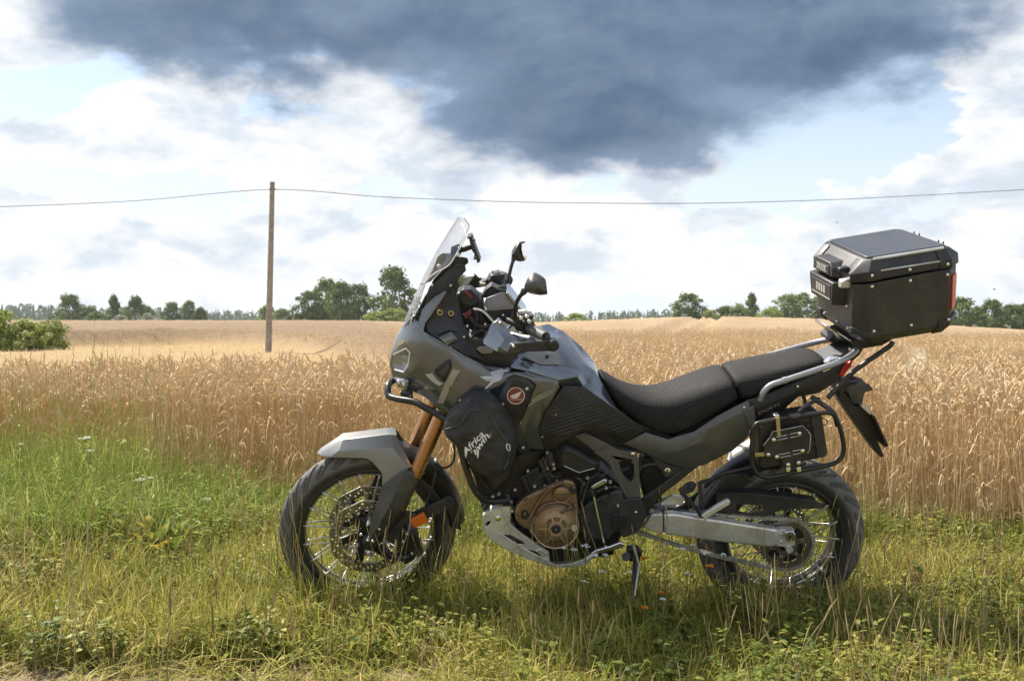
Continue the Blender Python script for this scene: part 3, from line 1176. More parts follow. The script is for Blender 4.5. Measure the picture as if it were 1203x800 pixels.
# taller tufts left standing around the wheels and in front of the bike
X, Y = jgrid(-2.6, 2.6, 3.55, 4.6, .10)
k = (RNG.random(X.size) < .55 * sstep(.38, .62, vnoise(X, Y, 2.3, 61)) + .10) & in_view(X, Y, .1)
scatter('grass_tufts', with_z(X[k], Y[k]), [grass_clump(22, .05, .30, .0022, .9, .4, 5, 2) for _ in range(6)], 'grass_verge', 'taller tufts of grass around the wheels of the motorcycle', 'grass', (.7, 1.15), .12)
k = (RNG.random(X.size) < .10 + .20 * sstep(-.1, 1.4, X)) & in_view(X, Y, .1)
scatter('brown_stalks', with_z(X[k], Y[k]), [herb_clump(5, .05, .26, .003, .016, .6) for _ in range(4)], 'dead_leaf', 'reddish brown dry weed stalks in the grass around the motorcycle', 'weeds', (.7, 1.2), .12)
# stiff thin seed stems around the bike
X, Y = jgrid(-3.6, 3.6, 2.8, 5.3, .13)
k = in_view(X, Y, .1) & (RNG.random(X.size) < .20)
stems = []
for _ in range(5):
    g = Geo()
    for _ in range(3):
        b = Vector((rv(-.05, .05), rv(-.05, .05), 0)); L = rv(.16, .34); a = rv(0, 6.28)
        o = Vector((math.cos(a), math.sin(a), 0)) * rv(.02, .10)
        pts = [b, b + o * .3 + Vector((0, 0, L * .5)), b + o + Vector((0, 0, L))]
        c = random.random()
        g.tube(pts, [.0014, .0012, .001], 3, c)
        q = pts[-1]; hl = rv(.03, .09)
        g.tube([q, q + Vector((0, 0, hl * .3)), q + Vector((0, 0, hl * .8)), q + Vector((0, 0, hl))], [.001, .0024, .0019, .0006], 4, c)
    stems.append(g.mesh('stems'))
scatter('plantain_stems', with_z(X[k], Y[k]), stems, 'grass_dry', 'thin brown plantain stems standing above the verge grass', 'grass', (.8, 1.25), .1)

# ================================================================== trees
def crown_mesh(kind, seed, nclump=74, nleaf=54):
    """unit crown: 1 m tall from z=0, about 1 m wide; leaf clumps spread through the volume"""
    rs = random.Random(seed)
    g = Geo()

    def width(t):
        if kind == 'round':
            return .5 * math.sin(math.pi * min(1, .12 + .86 * t)) ** .55
        if kind == 'conic':
            return .46 * (1 - t) ** .75 + .03
        if kind == 'egg':
            return .5 * math.sin(math.pi * (t ** .72) * .94 + .12) ** .7
        return .5 * math.sin(math.pi * (.25 + .72 * t)) ** .6           # bush
    for _ in range(nclump):
        t = rs.random() ** .9
        w = width(t)
        a = rs.uniform(0, 6.283)
        rr = w * math.sqrt(rs.uniform(.15, 1.0)) * rs.uniform(.75, 1.12)
        c = Vector((math.cos(a) * rr, math.sin(a) * rr, t * .94 + rs.uniform(-.03, .05)))
        cs = rs.uniform(.09, .15) * (1.0 if kind != 'conic' else .85)
        tone = rs.random()
        for _ in range(nleaf):
            d = Vector((rs.gauss(0, 1), rs.gauss(0, 1), rs.gauss(0, .75)))
            d = d.normalized() * cs * rs.random() ** .45
            p = c + d
            s = rs.uniform(.013, .028)
            n = (d.normalized() + Vector((rs.gauss(0, .5), rs.gauss(0, .5), rs.gauss(0, .5) + .4))).normalized()
            u = n.orthogonal().normalized()
            an = rs.uniform(0, 6.28)
            w1 = u * math.cos(an) + n.cross(u) * math.sin(an)
            w2 = n.cross(w1)
            g.poly([p + w1 * s * 1.5, p + w2 * s, p - w1 * s * 1.2, p - w2 * s], min(1, max(0, tone * .7 + rs.random() * .3)), 0, .3)
    return g.mesh('crown')


def trunk_mesh(seed, kind):
    rs = random.Random(seed)
    bm = bmesh.new()
    top = .85
    pts = [Vector((0, 0, -.12)), Vector((rs.uniform(-.01, .01), 0, .2)), Vector((rs.uniform(-.03, .03), rs.uniform(-.03, .03), .55)), Vector((rs.uniform(-.04, .04), rs.uniform(-.04, .04), top))]
    add_tube(bm, pts, [.028, .022, .013, .004], 6)
    for _ in range(9):
        t = rs.uniform(.15, .75)
        p = pts[1].lerp(pts[3], t)
        a = rs.uniform(0, 6.28)
        L = rs.uniform(.15, .32)
        add_tube(bm, [p, p + Vector((math.cos(a) * L * .5, math.sin(a) * L * .5, L * .35)), p + Vector((math.cos(a) * L, math.sin(a) * L, L * .8))], [.010, .006, .002], 4)
    return mesh_of(bm)


CROWNS = {}
for kd in ('round', 'conic', 'egg', 'bush'):
    CROWNS[kd] = [(crown_mesh(kd, 100 + i * 7 + len(kd)), trunk_mesh(300 + i, kd)) for i in range(3 if kd != 'conic' else 2)]
TREE_N = [0]
USED_MESH = {}


def tree(px0, px1, top, base, dist, kind, mat, label, cat='tree', group=None, name=None):
    """a tree filling the given picture extent at the given distance, rooted on the terrain"""
    pc = (px0 + px1) / 2
    x = (pc - CX) / FPX * dist
    gz = float(ground_z(x, dist))
    ztop = CAM_H + (HORIZON - top) / FPX * dist
    zb = min(gz, CAM_H + (HORIZON - base) / FPX * dist)
    h = ztop - zb
    w = (px1 - px0) / FPX * dist * 1.28
    i = TREE_N[0]
    TREE_N[0] += 1
    t = empty(name or ('broadleaf_tree' if cat == 'tree' else 'bush'), label, cat, Matrix.Translation((x, dist, zb)) @ Matrix.Rotation(i * 1.7, 4, 'Z'), group)
    cm, tm = CROWNS[kind][i % len(CROWNS[kind])]
    key = (cm.name, mat)
    if key not in USED_MESH:
        c2 = cm.copy()
        c2.materials.clear()
        c2.materials.append(MATS[mat])
        t2 = tm.copy()
        t2.materials.clear()
        t2.materials.append(MATS['bark'])
        USED_MESH[key] = (c2, t2)
    c2, t2 = USED_MESH[key]
    low = .05 if cat == 'tree' else -.12
    for nm, me, z0, sz in (('crown', c2, h * low, h * (1 - low) * 1.0), ('trunk', t2, 0, h)):
        o = bpy.data.objects.new(nm, me)
        COL.objects.link(o)
        o.parent = t
        o.location = (0, 0, z0)
        o.scale = (w if nm == 'crown' else h * .8, w if nm == 'crown' else h * .8, sz)
    return t


LEFT = 'trees beyond the far side of the left field'
D1 = 190
tree(66, 98, 346, 388, D1, 'egg', 'tree_leaf', 'dark rounded tree at the left end of the far tree row, beside the willow bushes', group=LEFT)
tree(97, 116, 361, 388, D1 + 5, 'egg', 'tree_leaf_pale', 'slim paler tree just right of the dark rounded tree in the far row', group=LEFT)
tree(99, 126, 367, 388, D1 - 8, 'bush', 'tree_leaf', 'low domed grey-green bush between the first two tall trees of the far row', 'bush', LEFT)
tree(123, 145, 347, 388, D1, 'conic', 'tree_leaf', 'pointed tree with a spiky top right of the domed grey-green bush', group=LEFT)
tree(133, 150, 370, 387, D1 - 10, 'bush', 'silver_leaf', 'silvery shrub at the foot of the pointed tree in the far row', 'shrub', LEFT)
tree(147, 171, 348, 388, D1, 'egg', 'tree_leaf', 'tall tree with a small pointed leader in the middle of the far left row', group=LEFT)
tree(166, 182, 360, 388, D1 + 6, 'egg', 'tree_leaf_pale', 'pale narrow tree behind the silvery shrubs in the middle of the far row', group=LEFT)
tree(166, 180, 368, 387, D1 - 9, 'bush', 'silver_leaf', 'upright silvery shrub in front of the pale narrow tree of the far row', 'shrub', LEFT)
tree(178, 192, 374, 386, D1 - 10, 'bush', 'silver_leaf', 'small low silvery shrub, the rightmost of the silvery shrubs', 'shrub', LEFT)
tree(190, 213, 355, 387, D1, 'egg', 'tree_leaf', 'rounded green tree right of the small low silvery shrub', group=LEFT)
tree(212, 232, 354, 387, D1 + 4, 'egg', 'tree_leaf_pale', 'airy tree last but one at the right end of the far left row', group=LEFT)
tree(228, 244, 361, 387, D1 + 2, 'egg', 'tree_leaf', 'small tree closing the right end of the far left row', group=LEFT)
tree(303, 325, 358, 384, D1, 'egg', 'tree_leaf_pale', 'pale tree standing behind the wooden pole', group=LEFT)
tree(320, 343, 363, 384, D1 - 10, 'bush', 'tree_leaf', 'dark round bush just right of the wooden pole', 'bush', LEFT)
D2 = 165
MID = 'big trees between the pole and the motorcycle'
tree(348, 384, 342, 386, D2, 'round', 'tree_leaf', 'leftmost tree of the big dark clump right of the pole', group=MID)
tree(366, 402, 328, 386, D2 + 5, 'egg', 'tree_leaf', 'tallest spiky tree of the dark clump right of the pole', group=MID)
tree(386, 416, 332, 386, D2 - 4, 'round', 'tree_leaf', 'broad middle tree of the dark clump right of the pole', group=MID)
tree(406, 438, 334, 386, D2, 'round', 'tree_leaf', 'rightmost tree of the dark clump right of the pole', group=MID)
tree(438, 487, 314, 384, D2, 'egg', 'tree_leaf', 'large airy tree beside the windscreen of the motorcycle', group=MID)
tree(426, 460, 366, 384, D2 - 25, 'bush', 'shrub_leaf', 'low yellow-green bush under the large tree by the windscreen, left half', 'bush', MID)
tree(446, 480, 363, 384, D2 - 24, 'bush', 'shrub_leaf', 'domed yellow-green bush under the large tree by the windscreen, right half', 'bush', MID)
tree(526, 556, 322, 384, D2 + 6, 'egg', 'tree_leaf', 'tree seen between the windscreen bracket and the phone holder', group=MID)
RIGHT = 'trees beyond the crest of the right field'
tree(663, 690, 368, 385, 150, 'bush', 'shrub_leaf', 'yellow-green bush on the crest behind the fuel tank', 'bush', RIGHT)
tree(793, 825, 345, 384, 175, 'round', 'tree_leaf', 'lone round-headed tree on the crest above the seat', group=RIGHT)
tree(822, 846, 364, 384, 172, 'bush', 'shrub_leaf', 'low bright bush right of the lone round-headed tree', 'bush', RIGHT)
tree(840, 866, 360, 384, 180, 'round', 'tree_leaf', 'small rounded tree between the bright bush and the spiky tree', group=RIGHT)
tree(856, 880, 358, 384, 178, 'bush', 'tree_leaf_pale', 'pale bush at the foot of the spiky tree on the crest', 'bush', RIGHT)
tree(872, 894, 345, 384, 175, 'conic', 'tree_leaf', 'spiky tree standing highest left of the top case', group=RIGHT)
tree(892, 920, 362, 384, 170, 'bush', 'shrub_leaf', 'broad bright bush between the spiky tree and the top case trees', 'bush', RIGHT)
tree(908, 942, 346, 385, 178, 'round', 'tree_leaf_pale', 'pale full tree beside the front of the top case', group=RIGHT)
tree(928, 968, 344, 386, 182, 'round', 'tree_leaf', 'dark full tree touching the front of the top case', group=RIGHT)
tree(1108, 1146, 350, 392, 150, 'round', 'tree_leaf', 'dark tree directly behind the red reflector of the top case', group=RIGHT)
tree(1138, 1160, 360, 392, 155, 'egg', 'tree_leaf', 'smaller tree right of the one behind the red reflector', group=RIGHT)
tree(1150, 1180, 352, 393, 150, 'egg', 'tree_leaf', 'tall tree in the middle of the wood right of the top case', group=RIGHT)
tree(1172, 1204, 358, 394, 152, 'round', 'tree_leaf', 'rounded dark tree near the right edge of the picture', group=RIGHT)
tree(1192, 1226, 355, 394, 158, 'egg', 'tree_leaf', 'tree cut by the right edge of the picture', group=RIGHT)
NEARB = 'willow bushes at the left edge of the flattened crop'
tree(-34, 26, 364, 410, 38, 'bush', 'shrub_leaf', 'tallest willow bush, cut by the left edge of the picture', 'bush', NEARB)
tree(8, 54, 376, 408, 38, 'bush', 'shrub_leaf', 'middle one of the three bright willow bushes at the left', 'bush', NEARB)
tree(38, 82, 378, 407, 39, 'bush', 'shrub_leaf', 'right one of the three bright willow bushes at the left', 'bush', NEARB)


def far_forest():
    """the distant mixed wood along the horizon: one mass"""
    g = Geo()
    rs = random.Random(5)
    for _ in range(2300):
        u = rs.uniform(-.78, .78)
        d = rs.uniform(520, 700)
        x = u * d
        px = CX + u * FPX
        hpx = float(np.interp(px, [-300, 60, 200, 330, 420, 640, 760, 900, 1203, 1500], [26, 24, 20, 18, 16, 15, 19, 18, 16, 18]))
        h = hpx / FPX * d * rs.uniform(.62, 1.10)
        con = rs.random() < .72
        w = h * (rs.uniform(.13, .20) if con else rs.uniform(.28, .45))
        z0 = CAM_H + (HORIZON - 383) / FPX * d
        tone = rs.random()
        b = Vector((x, d, z0))
        n = 6
        if con:
            tiers = 6
            for k in range(tiers):
                t0, t1 = k / tiers, min(1.02, (k + 1.6) / tiers)
                r0 = w * (1 - t0) * rs.uniform(.8, 1.15) + .05
                ph = rs.uniform(0, 6.28)
                ring = [b + Vector((math.cos(ph + 6.283 * q / n) * r0 * rs.uniform(.7, 1.2), math.sin(ph + 6.283 * q / n) * r0, h * (.12 + .88 * t0) - rs.uniform(0, .03) * h)) for q in range(n)]
                tip = b + Vector((0, 0, h * (.12 + .88 * t1)))
                for q in range(n):
                    g.poly([ring[q], ring[(q + 1) % n], tip], tone * .7 + rs.random() * .3, 0, t0 * .5)
        else:
            for k in range(34):
                a = rs.uniform(0, 6.28); t = rs.uniform(.2, 1)
                rr = w * math.sin(math.pi * min(.97, .1 + t * .85)) * rs.uniform(.5, 1)
                p = b + Vector((math.cos(a) * rr, math.sin(a) * rr, h * t))
                s = h * rs.uniform(.05, .11)
                q1 = Vector((rs.gauss(0, 1), rs.gauss(0, 1), rs.gauss(0, 1))).normalized() * s
                q2 = q1.orthogonal().normalized() * s
                g.poly([p + q1, p + q2, p - q1, p - q2], tone * .6 + rs.random() * .4, 0, t)
    link('distant_forest', g.mesh('forest'), 'conifer', smooth=False, kind='stuff', label='distant mixed forest along the horizon', cat='forest')


far_forest()

# ================================================================== pole and cable
worn('pole_wood', (.30, .262, .22), .85, 0, .22, 6, .05, .6, 60)
worn('cable', (.20, .20, .21), .6, 0, .1, 30, .05)
POLE_D = 36.0


def build_pole():
    top = at_depth(320.0, 214, POLE_D)
    bot = at_depth(315.0, 424, POLE_D)
    gz = float(ground_z(bot.x, POLE_D))
    d = (bot - top)
    bot = top + d * ((gz - .2 - top.z) / d.z)
    t = empty('utility_pole', 'tall bare wooden utility pole standing alone in the flattened crop', 'pole', Matrix.Translation(bot))
    bm = bmesh.new()
    n = 10
    pts = [(top - bot) * (i / n) for i in range(n + 1)]
    add_tube(bm, pts, [.118 - .034 * i / n for i in range(n + 1)], 14)
    link('shaft', mesh_of(bm), 'pole_wood', t)
    a = top - bot - Vector((0, 0, .26))
    bm = bmesh.new()
    add_tube(bm, [a + Vector((-.12, -.02, 0)), a + Vector((.14, -.02, 0))], [.022, .022], 8)
    add_tube(bm, [a + Vector((0, -.14, -.01)), a + Vector((0, .1, -.01))], .02, 8)
    link('cable_hook', mesh_of(bm), 'steel_black', t)


build_pole()


def build_cable():
    bm = bmesh.new()
    L = [(-2900, 226), (-2400, 242), (-1900, 246), (-1300, 240), (-620, 224), (-480, 235), (-300, 243), (-140, 245.5), (0, 243), (160, 236), (319, 223), (450, 231.5), (601, 237.3), (720, 239), (780, 239.2), (860, 238.3), (1000, 233.8), (1203, 223), (1260, 219), (1500, 232), (1720, 237), (1950, 233), (2200, 220), (2500, 233), (2900, 236)]
    pts = smooth_path([at_depth(a, b, POLE_D - .05) for a, b in L], 22)
    # three insulated strands twisted together
    for s in range(3):
        q = []
        acc = 0.0
        for i, p in enumerate(pts):
            if i:
                acc += (p - pts[i - 1]).length
            ph = acc * 6.0 + s * 2.094
            q.append(p + Vector((0, math.cos(ph), math.sin(ph))) * .0075)
        add_tube(bm, q, .006, 5)
    link('overhead_cable', mesh_of(bm), 'cable', label='thin twisted overhead cable sagging from the wooden pole across the sky', cat='cable')


build_cable()

# ================================================================== single plants
def root_at(px, py, Y):
    p = at_depth(px, py, Y)
    return p, float(ground_z(p.x, Y))


def umbel(px, py, Y, size, label, mat='petal_white', name='white_flower', group='white umbel flowers in the verge', flat=True, seed=0):
    size = size * 1.45
    rs = random.Random(seed + int(px * 7 + py))
    p, gz = root_at(px, py, Y)
    h = p.z - gz
    t = empty(name, label, 'flower', Matrix.Translation((p.x, p.y, gz)), group)
    g = Geo()
    a = rs.uniform(0, 6.28)
    lean = rs.uniform(.02, .07)
    off = Vector((math.cos(a) * lean, math.sin(a) * lean, 0))
    pts = [Vector((off.x * (1 - q) * -1, off.y * (1 - q) * -1, h * q)) for q in (0, .4, .8, 1)]
    g.tube(pts, [.0022, .002, .0016, .0014], 5, .4, 1)
    top = Vector((0, 0, h))
    n = 9 if flat else 5
    heads = []
    for k in range(n):
        aa = 6.283 * k / n + rs.uniform(-.2, .2)
        r_ = size * rs.uniform(.35, .95) if k else 0
        q = top + Vector((math.cos(aa) * r_, math.sin(aa) * r_, size * .28 * (1 - (r_ / size) ** 2) * rs.uniform(.6, 1.2)))
        g.tube([top - Vector((0, 0, size * .5)), q], [.0008, .0006], 3, .4, 1)
        heads.append(q)
    for k in range(3):      # a few feathery leaves on the stem
        zz = h * rs.uniform(.2, .7)
        aa = rs.uniform(0, 6.28)
        o = Vector((math.cos(aa), math.sin(aa), .4))
        s = Vector((-o.y, o.x, 0))
        b = Vector((0, 0, zz))
        g.strip([b, b + o * .03, b + o * .055 - Vector((0, 0, .012))], [.002, .006, .001], s, .5, 1)
    me = g.mesh('stem')
    link('stem', me, mat, t, smooth=False)
    g = Geo()
    for q in heads:
        for _ in range(16):
            d = Vector((rs.gauss(0, 1), rs.gauss(0, 1), rs.gauss(0, .35)))
            c = q + d * size * (.15 if flat else .18)
            w = rs.uniform(.0024, .0042)
            nn = Vector((rs.gauss(0, .5), rs.gauss(0, .5), 1)).normalized()
            u = nn.orthogonal().normalized() * w
            v = nn.cross(u)
            g.poly([c + u, c + v, c - u, c - v], rs.random(), 0, .5)
    link('flower_head', g.mesh('head'), mat, t, smooth=False)


UM = [(101, 515, 5.75, .024, 'topmost flat white umbel, standing against the wheat at the left'),
      (106, 530, 5.70, .020, 'white umbel just below the topmost one at the left'),
      (166, 564, 5.45, .018, 'white umbel, left one of the close pair above the dock plant'),
      (177, 561.5, 5.45, .013, 'small white umbel, right one of the close pair above the dock plant'),
      (160, 585, 5.25, .011, 'small white umbel between the close pair and the dock leaves'),
      (147, 591, 5.20, .012, 'tilted white umbel left above the yellow dock leaves'),
      (242, 587, 5.35, .020, 'lone wide white umbel between the dock plant and the front wheel'),
      (134, 605, 5.0, .014, 'faded white umbel left of the dock plant, upper one'),
      (140, 613, 4.95, .016, 'loose white umbel left of the dock plant, lower one'),
      (121, 631, 4.8, .010, 'single small white flower low at the left of the dock plant'),
      (232, 613, 5.0, .010, 'small white flower right of the dock plant'),
      (24, 522, 5.8, .012, 'pale flower head against the wheat at the far left')]
for i, (a, b, Y_, s, lb) in enumerate(UM):
    umbel(a, b, Y_, s, lb, seed=i)
LOW = [(634, 646, 3.72, .008, 'tiny white flower in front of the skid plate, leftmost'), (663, 644, 3.70, .009, 'tiny white flower under the clutch cover'), (675, 646, 3.74, .010, 'white flower cluster under the sprocket cover, left'),
       (688, 641, 3.72, .011, 'white flower cluster touching the shift lever from below'), (700, 652, 3.70, .009, 'small white flower left of the shift lever tip'), (712, 652, 3.72, .009, 'small white flower in front of the shift lever'),
       (708, 672, 3.66, .009, 'white flower low beneath the shift lever'), (686, 683, 3.62, .008, 'lowest white flower beneath the skid plate'), (740, 672, 3.68, .007, 'white flower beside the side stand'),
       (803, 645, 3.70, .007, 'small white flower under the swingarm, left'), (814, 640, 3.74, .007, 'small white flower before the lower chain run'), (830, 650, 3.70, .010, 'white flower cluster under the swingarm beside the orange flower'),
       (850, 651, 3.72, .007, 'small white flower right of the orange flower'), (808, 674, 3.62, .010, 'white flower cluster below the chain, in the shade'), (779, 704, 3.52, .008, 'white flower near the foot of the side stand'),
       (1190, 662, 4.6, .012, 'white flower at the right edge of the verge near the wheat')]
for i, (a, b, Y_, s, lb) in enumerate(LOW):
    umbel(a, b, Y_, s, lb, flat=False, group='small white flowers around the motorcycle', seed=40 + i)
ORN = [(835, 665, 3.66, .012, 'orange flower below the swingarm beside white blossoms'), (757, 656, 3.80, .012, 'orange flower right behind the side stand'), (777, 696, 3.55, .008, 'small orange flower right of the side stand leg'), (758, 714, 3.50, .008, 'small orange flower at the foot of the side stand')]
for i, (a, b, Y_, s, lb) in enumerate(ORN):
    umbel(a, b, Y_, s, lb, 'petal_orange', 'orange_flower', 'orange flowers by the side stand', False, 80 + i)


def leaf_mesh(L, W, curl, col, seed):
    rs = random.Random(seed)
    g = Geo()
    n = 7
    prof = [.08, .55, .92, 1.0, .85, .5, .04]
    rows = []
    for i in range(n):
        t = i / (n - 1)
        z = L * t * math.cos(curl * t) 
        x = L * t * math.sin(curl * t) * .9
        w = W * prof[i] * rs.uniform(.9, 1.1)
        rows.append([Vector((x - abs(q) * w * .35, q * w, z + rs.uniform(-.003, .003))) for q in (-1, -.5, 0, .5, 1)])
    n0 = 0
    for r in rows:
        for p in r:
            g.v.append(p)
            g.c.append((0, col, rs.uniform(0, .6)))
    for i in range(n - 1):
        for j in range(4):
            a = i * 5 + j
            g.f.append((a, a + 1, a + 6, a + 5))
    return g.mesh('leaf')


LEAVES = {}


def broad_plant(px, py, Y, n, L, W, mat, label, name='dock_plant', cat='plant', spread=(.2, 1.1), seed=0, group=None, rad=.06, rise=.05):
    rs = random.Random(seed)
    p, gz = root_at(px, py, Y)
    t = empty(name, label, cat, Matrix.Translation((p.x, Y, gz)), group)
    key = (mat, round(L, 3))
    if key not in LEAVES:
        LEAVES[key] = []
        for k in range(5):
            me = leaf_mesh(L, W, rs.uniform(.3, .9), k / 4, seed + k)
            me.materials.append(MATS[mat])
            me.polygons.foreach_set('use_smooth', [True] * len(me.polygons))
            LEAVES[key].append(me)
    for k in range(n):
        o = bpy.data.objects.new('leaf', rs.choice(LEAVES[key]))
        COL.objects.link(o)
        o.parent = t
        a = rs.uniform(0, 6.28)
        r_ = rad * math.sqrt(rs.random())
        o.location = (math.cos(a) * r_, math.sin(a) * r_, rs.uniform(0, rise))
        o.rotation_euler = (0, rs.uniform(*spread), a + rs.uniform(-.3, .3))
        s = rs.uniform(.6, 1.15)
        o.scale = (s, s, s)


broad_plant(186, 668, 4.66, 85, .085, .023, 'dock', 'leafy dock plant with yellow-green leaves in the grass left of the front wheel', seed=3, spread=(.0, .9), rad=.19, rise=.17)
broad_plant(140, 676, 4.58, 24, .075, .020, 'dock', 'small dock plant just left of the large yellow-green one', seed=5, spread=(.1, 1.0), rad=.09, rise=.10)
broad_plant(298, 775, 3.36, 16, .10, .020, 'dock', 'yellowish leafy rosette at the bottom below the front wheel', 'leaf_rosette', seed=8, spread=(.6, 1.3))
broad_plant(350, 778, 3.40, 14, .10, .020, 'herb', 'green leafy rosette right of the yellowish one below the front wheel', 'leaf_rosette', seed=9, spread=(.5, 1.3))
broad_plant(205, 768, 3.50, 14, .085, .020, 'herb', 'clover-green rosette near the bottom left', 'leaf_rosette', seed=10, spread=(.5, 1.3))
broad_plant(725, 733, 3.70, 10, .11, .022, 'herb_dark', 'dark rosette in the shade under the engine', 'leaf_rosette', seed=12, spread=(.4, 1.2))
broad_plant(905, 712, 3.72, 15, .13, .018, 'herb_dark', 'dark green leafy weed under the rear wheel', 'leafy_weed', seed=13, spread=(.1, .8))
broad_plant(1030, 722, 3.95, 15, .11, .018, 'herb_dark', 'dark green weed in the grass right of the rear wheel', 'leafy_weed', seed=14, spread=(.3, 1.2))
broad_plant(1160, 752, 3.72, 10, .09, .02, 'herb', 'bright leafy weed at the lower right', 'leafy_weed', seed=15, spread=(.4, 1.2))
broad_plant(520, 775, 3.40, 8, .07, .018, 'silver_leaf', 'pale grey-green weed at the bottom centre', 'leafy_weed', seed=16, spread=(.5, 1.3))
broad_plant(640, 735, 3.66, 4, .09, .018, 'dead_leaf', 'reddish withered leaves under the skid plate', 'withered_weed', seed=17, spread=(.5, 1.3))
broad_plant(800, 738, 3.58, 4, .10, .020, 'dead_leaf', 'reddish withered leaves right of the side stand', 'withered_weed', seed=18, spread=(.8, 1.4))
# dark bushy weed in front of the front wheel
p, gz = root_at(410, 728, 3.86)
t = empty('leafy_weed', 'low dark green bushy weed in front of the front wheel', 'plant', Matrix.Translation((p.x, 3.86, gz)))
for k in range(3):
    me = herb_clump(34, .10, .15, .008, .026)
    o = link('foliage', me, 'herb_dark', t, smooth=False)
    o.location = ((k - 1) * .13, rv(-.03, .03), 0)

# two flying insects crossing the sky
worn('insect', (.05, .045, .04), .6)
for px, py, Y_, s, lb in ((983, 261.5, 9.0, .008, 'tiny dark insect flying above the front of the top case'), (1168, 340, 9.0, .011, 'tiny dark insect flying right of the top case above the trees')):
    c = at_depth(px, py, Y_)
    t = empty('flying_insect', lb, 'insect', Matrix.Translation(c))
    bm = bmesh.new()
    add_tube(bm, [(-s, 0, s * .3), (-s * .3, 0, 0), (s * .6, 0, -s * .1), (s, 0, -s * .2)], [s * .1, s * .35, s * .4, s * .1], 8)
    link('body', mesh_of(bm), 'insect', t)
    for sg in (-1, 1):
        me = pyd([(0, 0, s * .2), (s * .3, sg * s * 1.1, s * .7), (s * .9, sg * s * .9, s * .5)], [(0, 1, 2)])
        link('wing', me, 'insect', t, smooth=False)

# ================================================================== motorcycle
bike = empty('motorcycle', 'dark grey touring motorcycle leaning on its side stand in the grass', 'motorcycle', BIKE)


def part(name, me, mat, **kw):
    return link(name, me, mat, bike, **kw)


# ------------------------------------------------------------------ wheels
def tyre_mesh(R_, hw, rim_r, nth, kind):
    """lathe with the tread grooves sunk into it"""
    nph = 44
    bm = bmesh.new()
    rows = []
    dust = []
    H = R_ - rim_r
    for i in range(nth):
        th = 2 * math.pi * i / nth
        row = []
        for j in range(nph):
            s = -1 + 2 * j / (nph - 1)          # -1..1 bead to bead
            ang = s * 2.35
            y = hw * math.sin(ang) * (1.0 if abs(ang) < 1.57 else 1.0)
            r = rim_r + H * (.5 + .5 * math.cos(ang)) if abs(ang) > 1.57 else None
            if r is None:
                r = R_ - hw * .92 * (1 - math.cos(ang)) * (H * .62 / (hw * .92))
            else:
                r = (R_ - H * .62) - (abs(ang) - 1.57) / .78 * (H * .38)
            y = hw * (math.sin(ang) if abs(ang) <= 1.57 else math.copysign(1 - .38 * ((abs(ang) - 1.57) / .78) ** 2, ang))
            a = abs(ang)
            dep = 0.0
            if a < 1.28:
                q = (th / (2 * math.pi)) * kind['n'] + (.5 if ang > 0 else 0)
                c1 = (q - kind['sl'] * a ** 1.2) % 1.0
                c2 = (q + .5 - kind['sl'] * .8 * a ** 1.4) % 1.0
                if min(c1, 1 - c1) < kind['w'] and .12 < a:
                    dep = .009
                if min(c2, 1 - c2) < kind['w'] and .5 < a < 1.2:
                    dep = .008
                if kind.get('centre') and abs(a - .30) < .05:
                    dep = .005
            elif a > 1.6 and abs(a - 2.0) < .05:
                dep = -.0012
            dust.append(0.0 if dep > .001 else (1.0 if a < 1.35 else max(.12, 1 - (a - 1.35) * 4)))
            row.append(bm.verts.new(((r - dep) * math.cos(th), y, (r - dep) * math.sin(th))))
        rows.append(row)
    for i in range(nth):
        A, B_ = rows[i], rows[(i + 1) % nth]
        for j in range(nph - 1):
            bm.faces.new((A[j], A[j + 1], B_[j + 1], B_[j]))
    me = mesh_of(bm)
    at = me.attributes.new('dust', 'FLOAT', 'POINT')
    at.data.foreach_set('value', np.array(dust, np.float32))
    return me


def disc_mesh(ro, ri, waves, M, amp=.006):
    """wave brake disc with drilled holes (real openings)"""
    nth, nr = 36 * 10, 9
    bm = bmesh.new()
    vs = []
    for i in range(nth):
        th = 2 * math.pi * i / nth
        w = amp * (.5 - .5 * math.cos(th * waves)) ** .7
        wi = amp * .7 * (.5 - .5 * math.cos(th * waves + 2.2))
        row = []
        for j in range(nr):
            t = j / (nr - 1)
            r = (ri + wi) * (1 - t) + (ro - w) * t
            row.append(bm.verts.new((r * math.cos(th), 0, r * math.sin(th))))
        vs.append(row)
    for i in range(nth):
        for j in range(nr - 1):
            k = i % 20
            if (j in (2, 3) and k in (2, 3, 4)) or (j in (5, 6) and k in (9, 10, 11)) or (j in (3, 4) and k in (15, 16, 17)):
                continue
            A, B_ = vs[i], vs[(i + 1) % nth]
            bm.faces.new((A[j], A[j + 1], B_[j + 1], B_[j]))
    bm.transform(M)
    return mesh_of(bm)


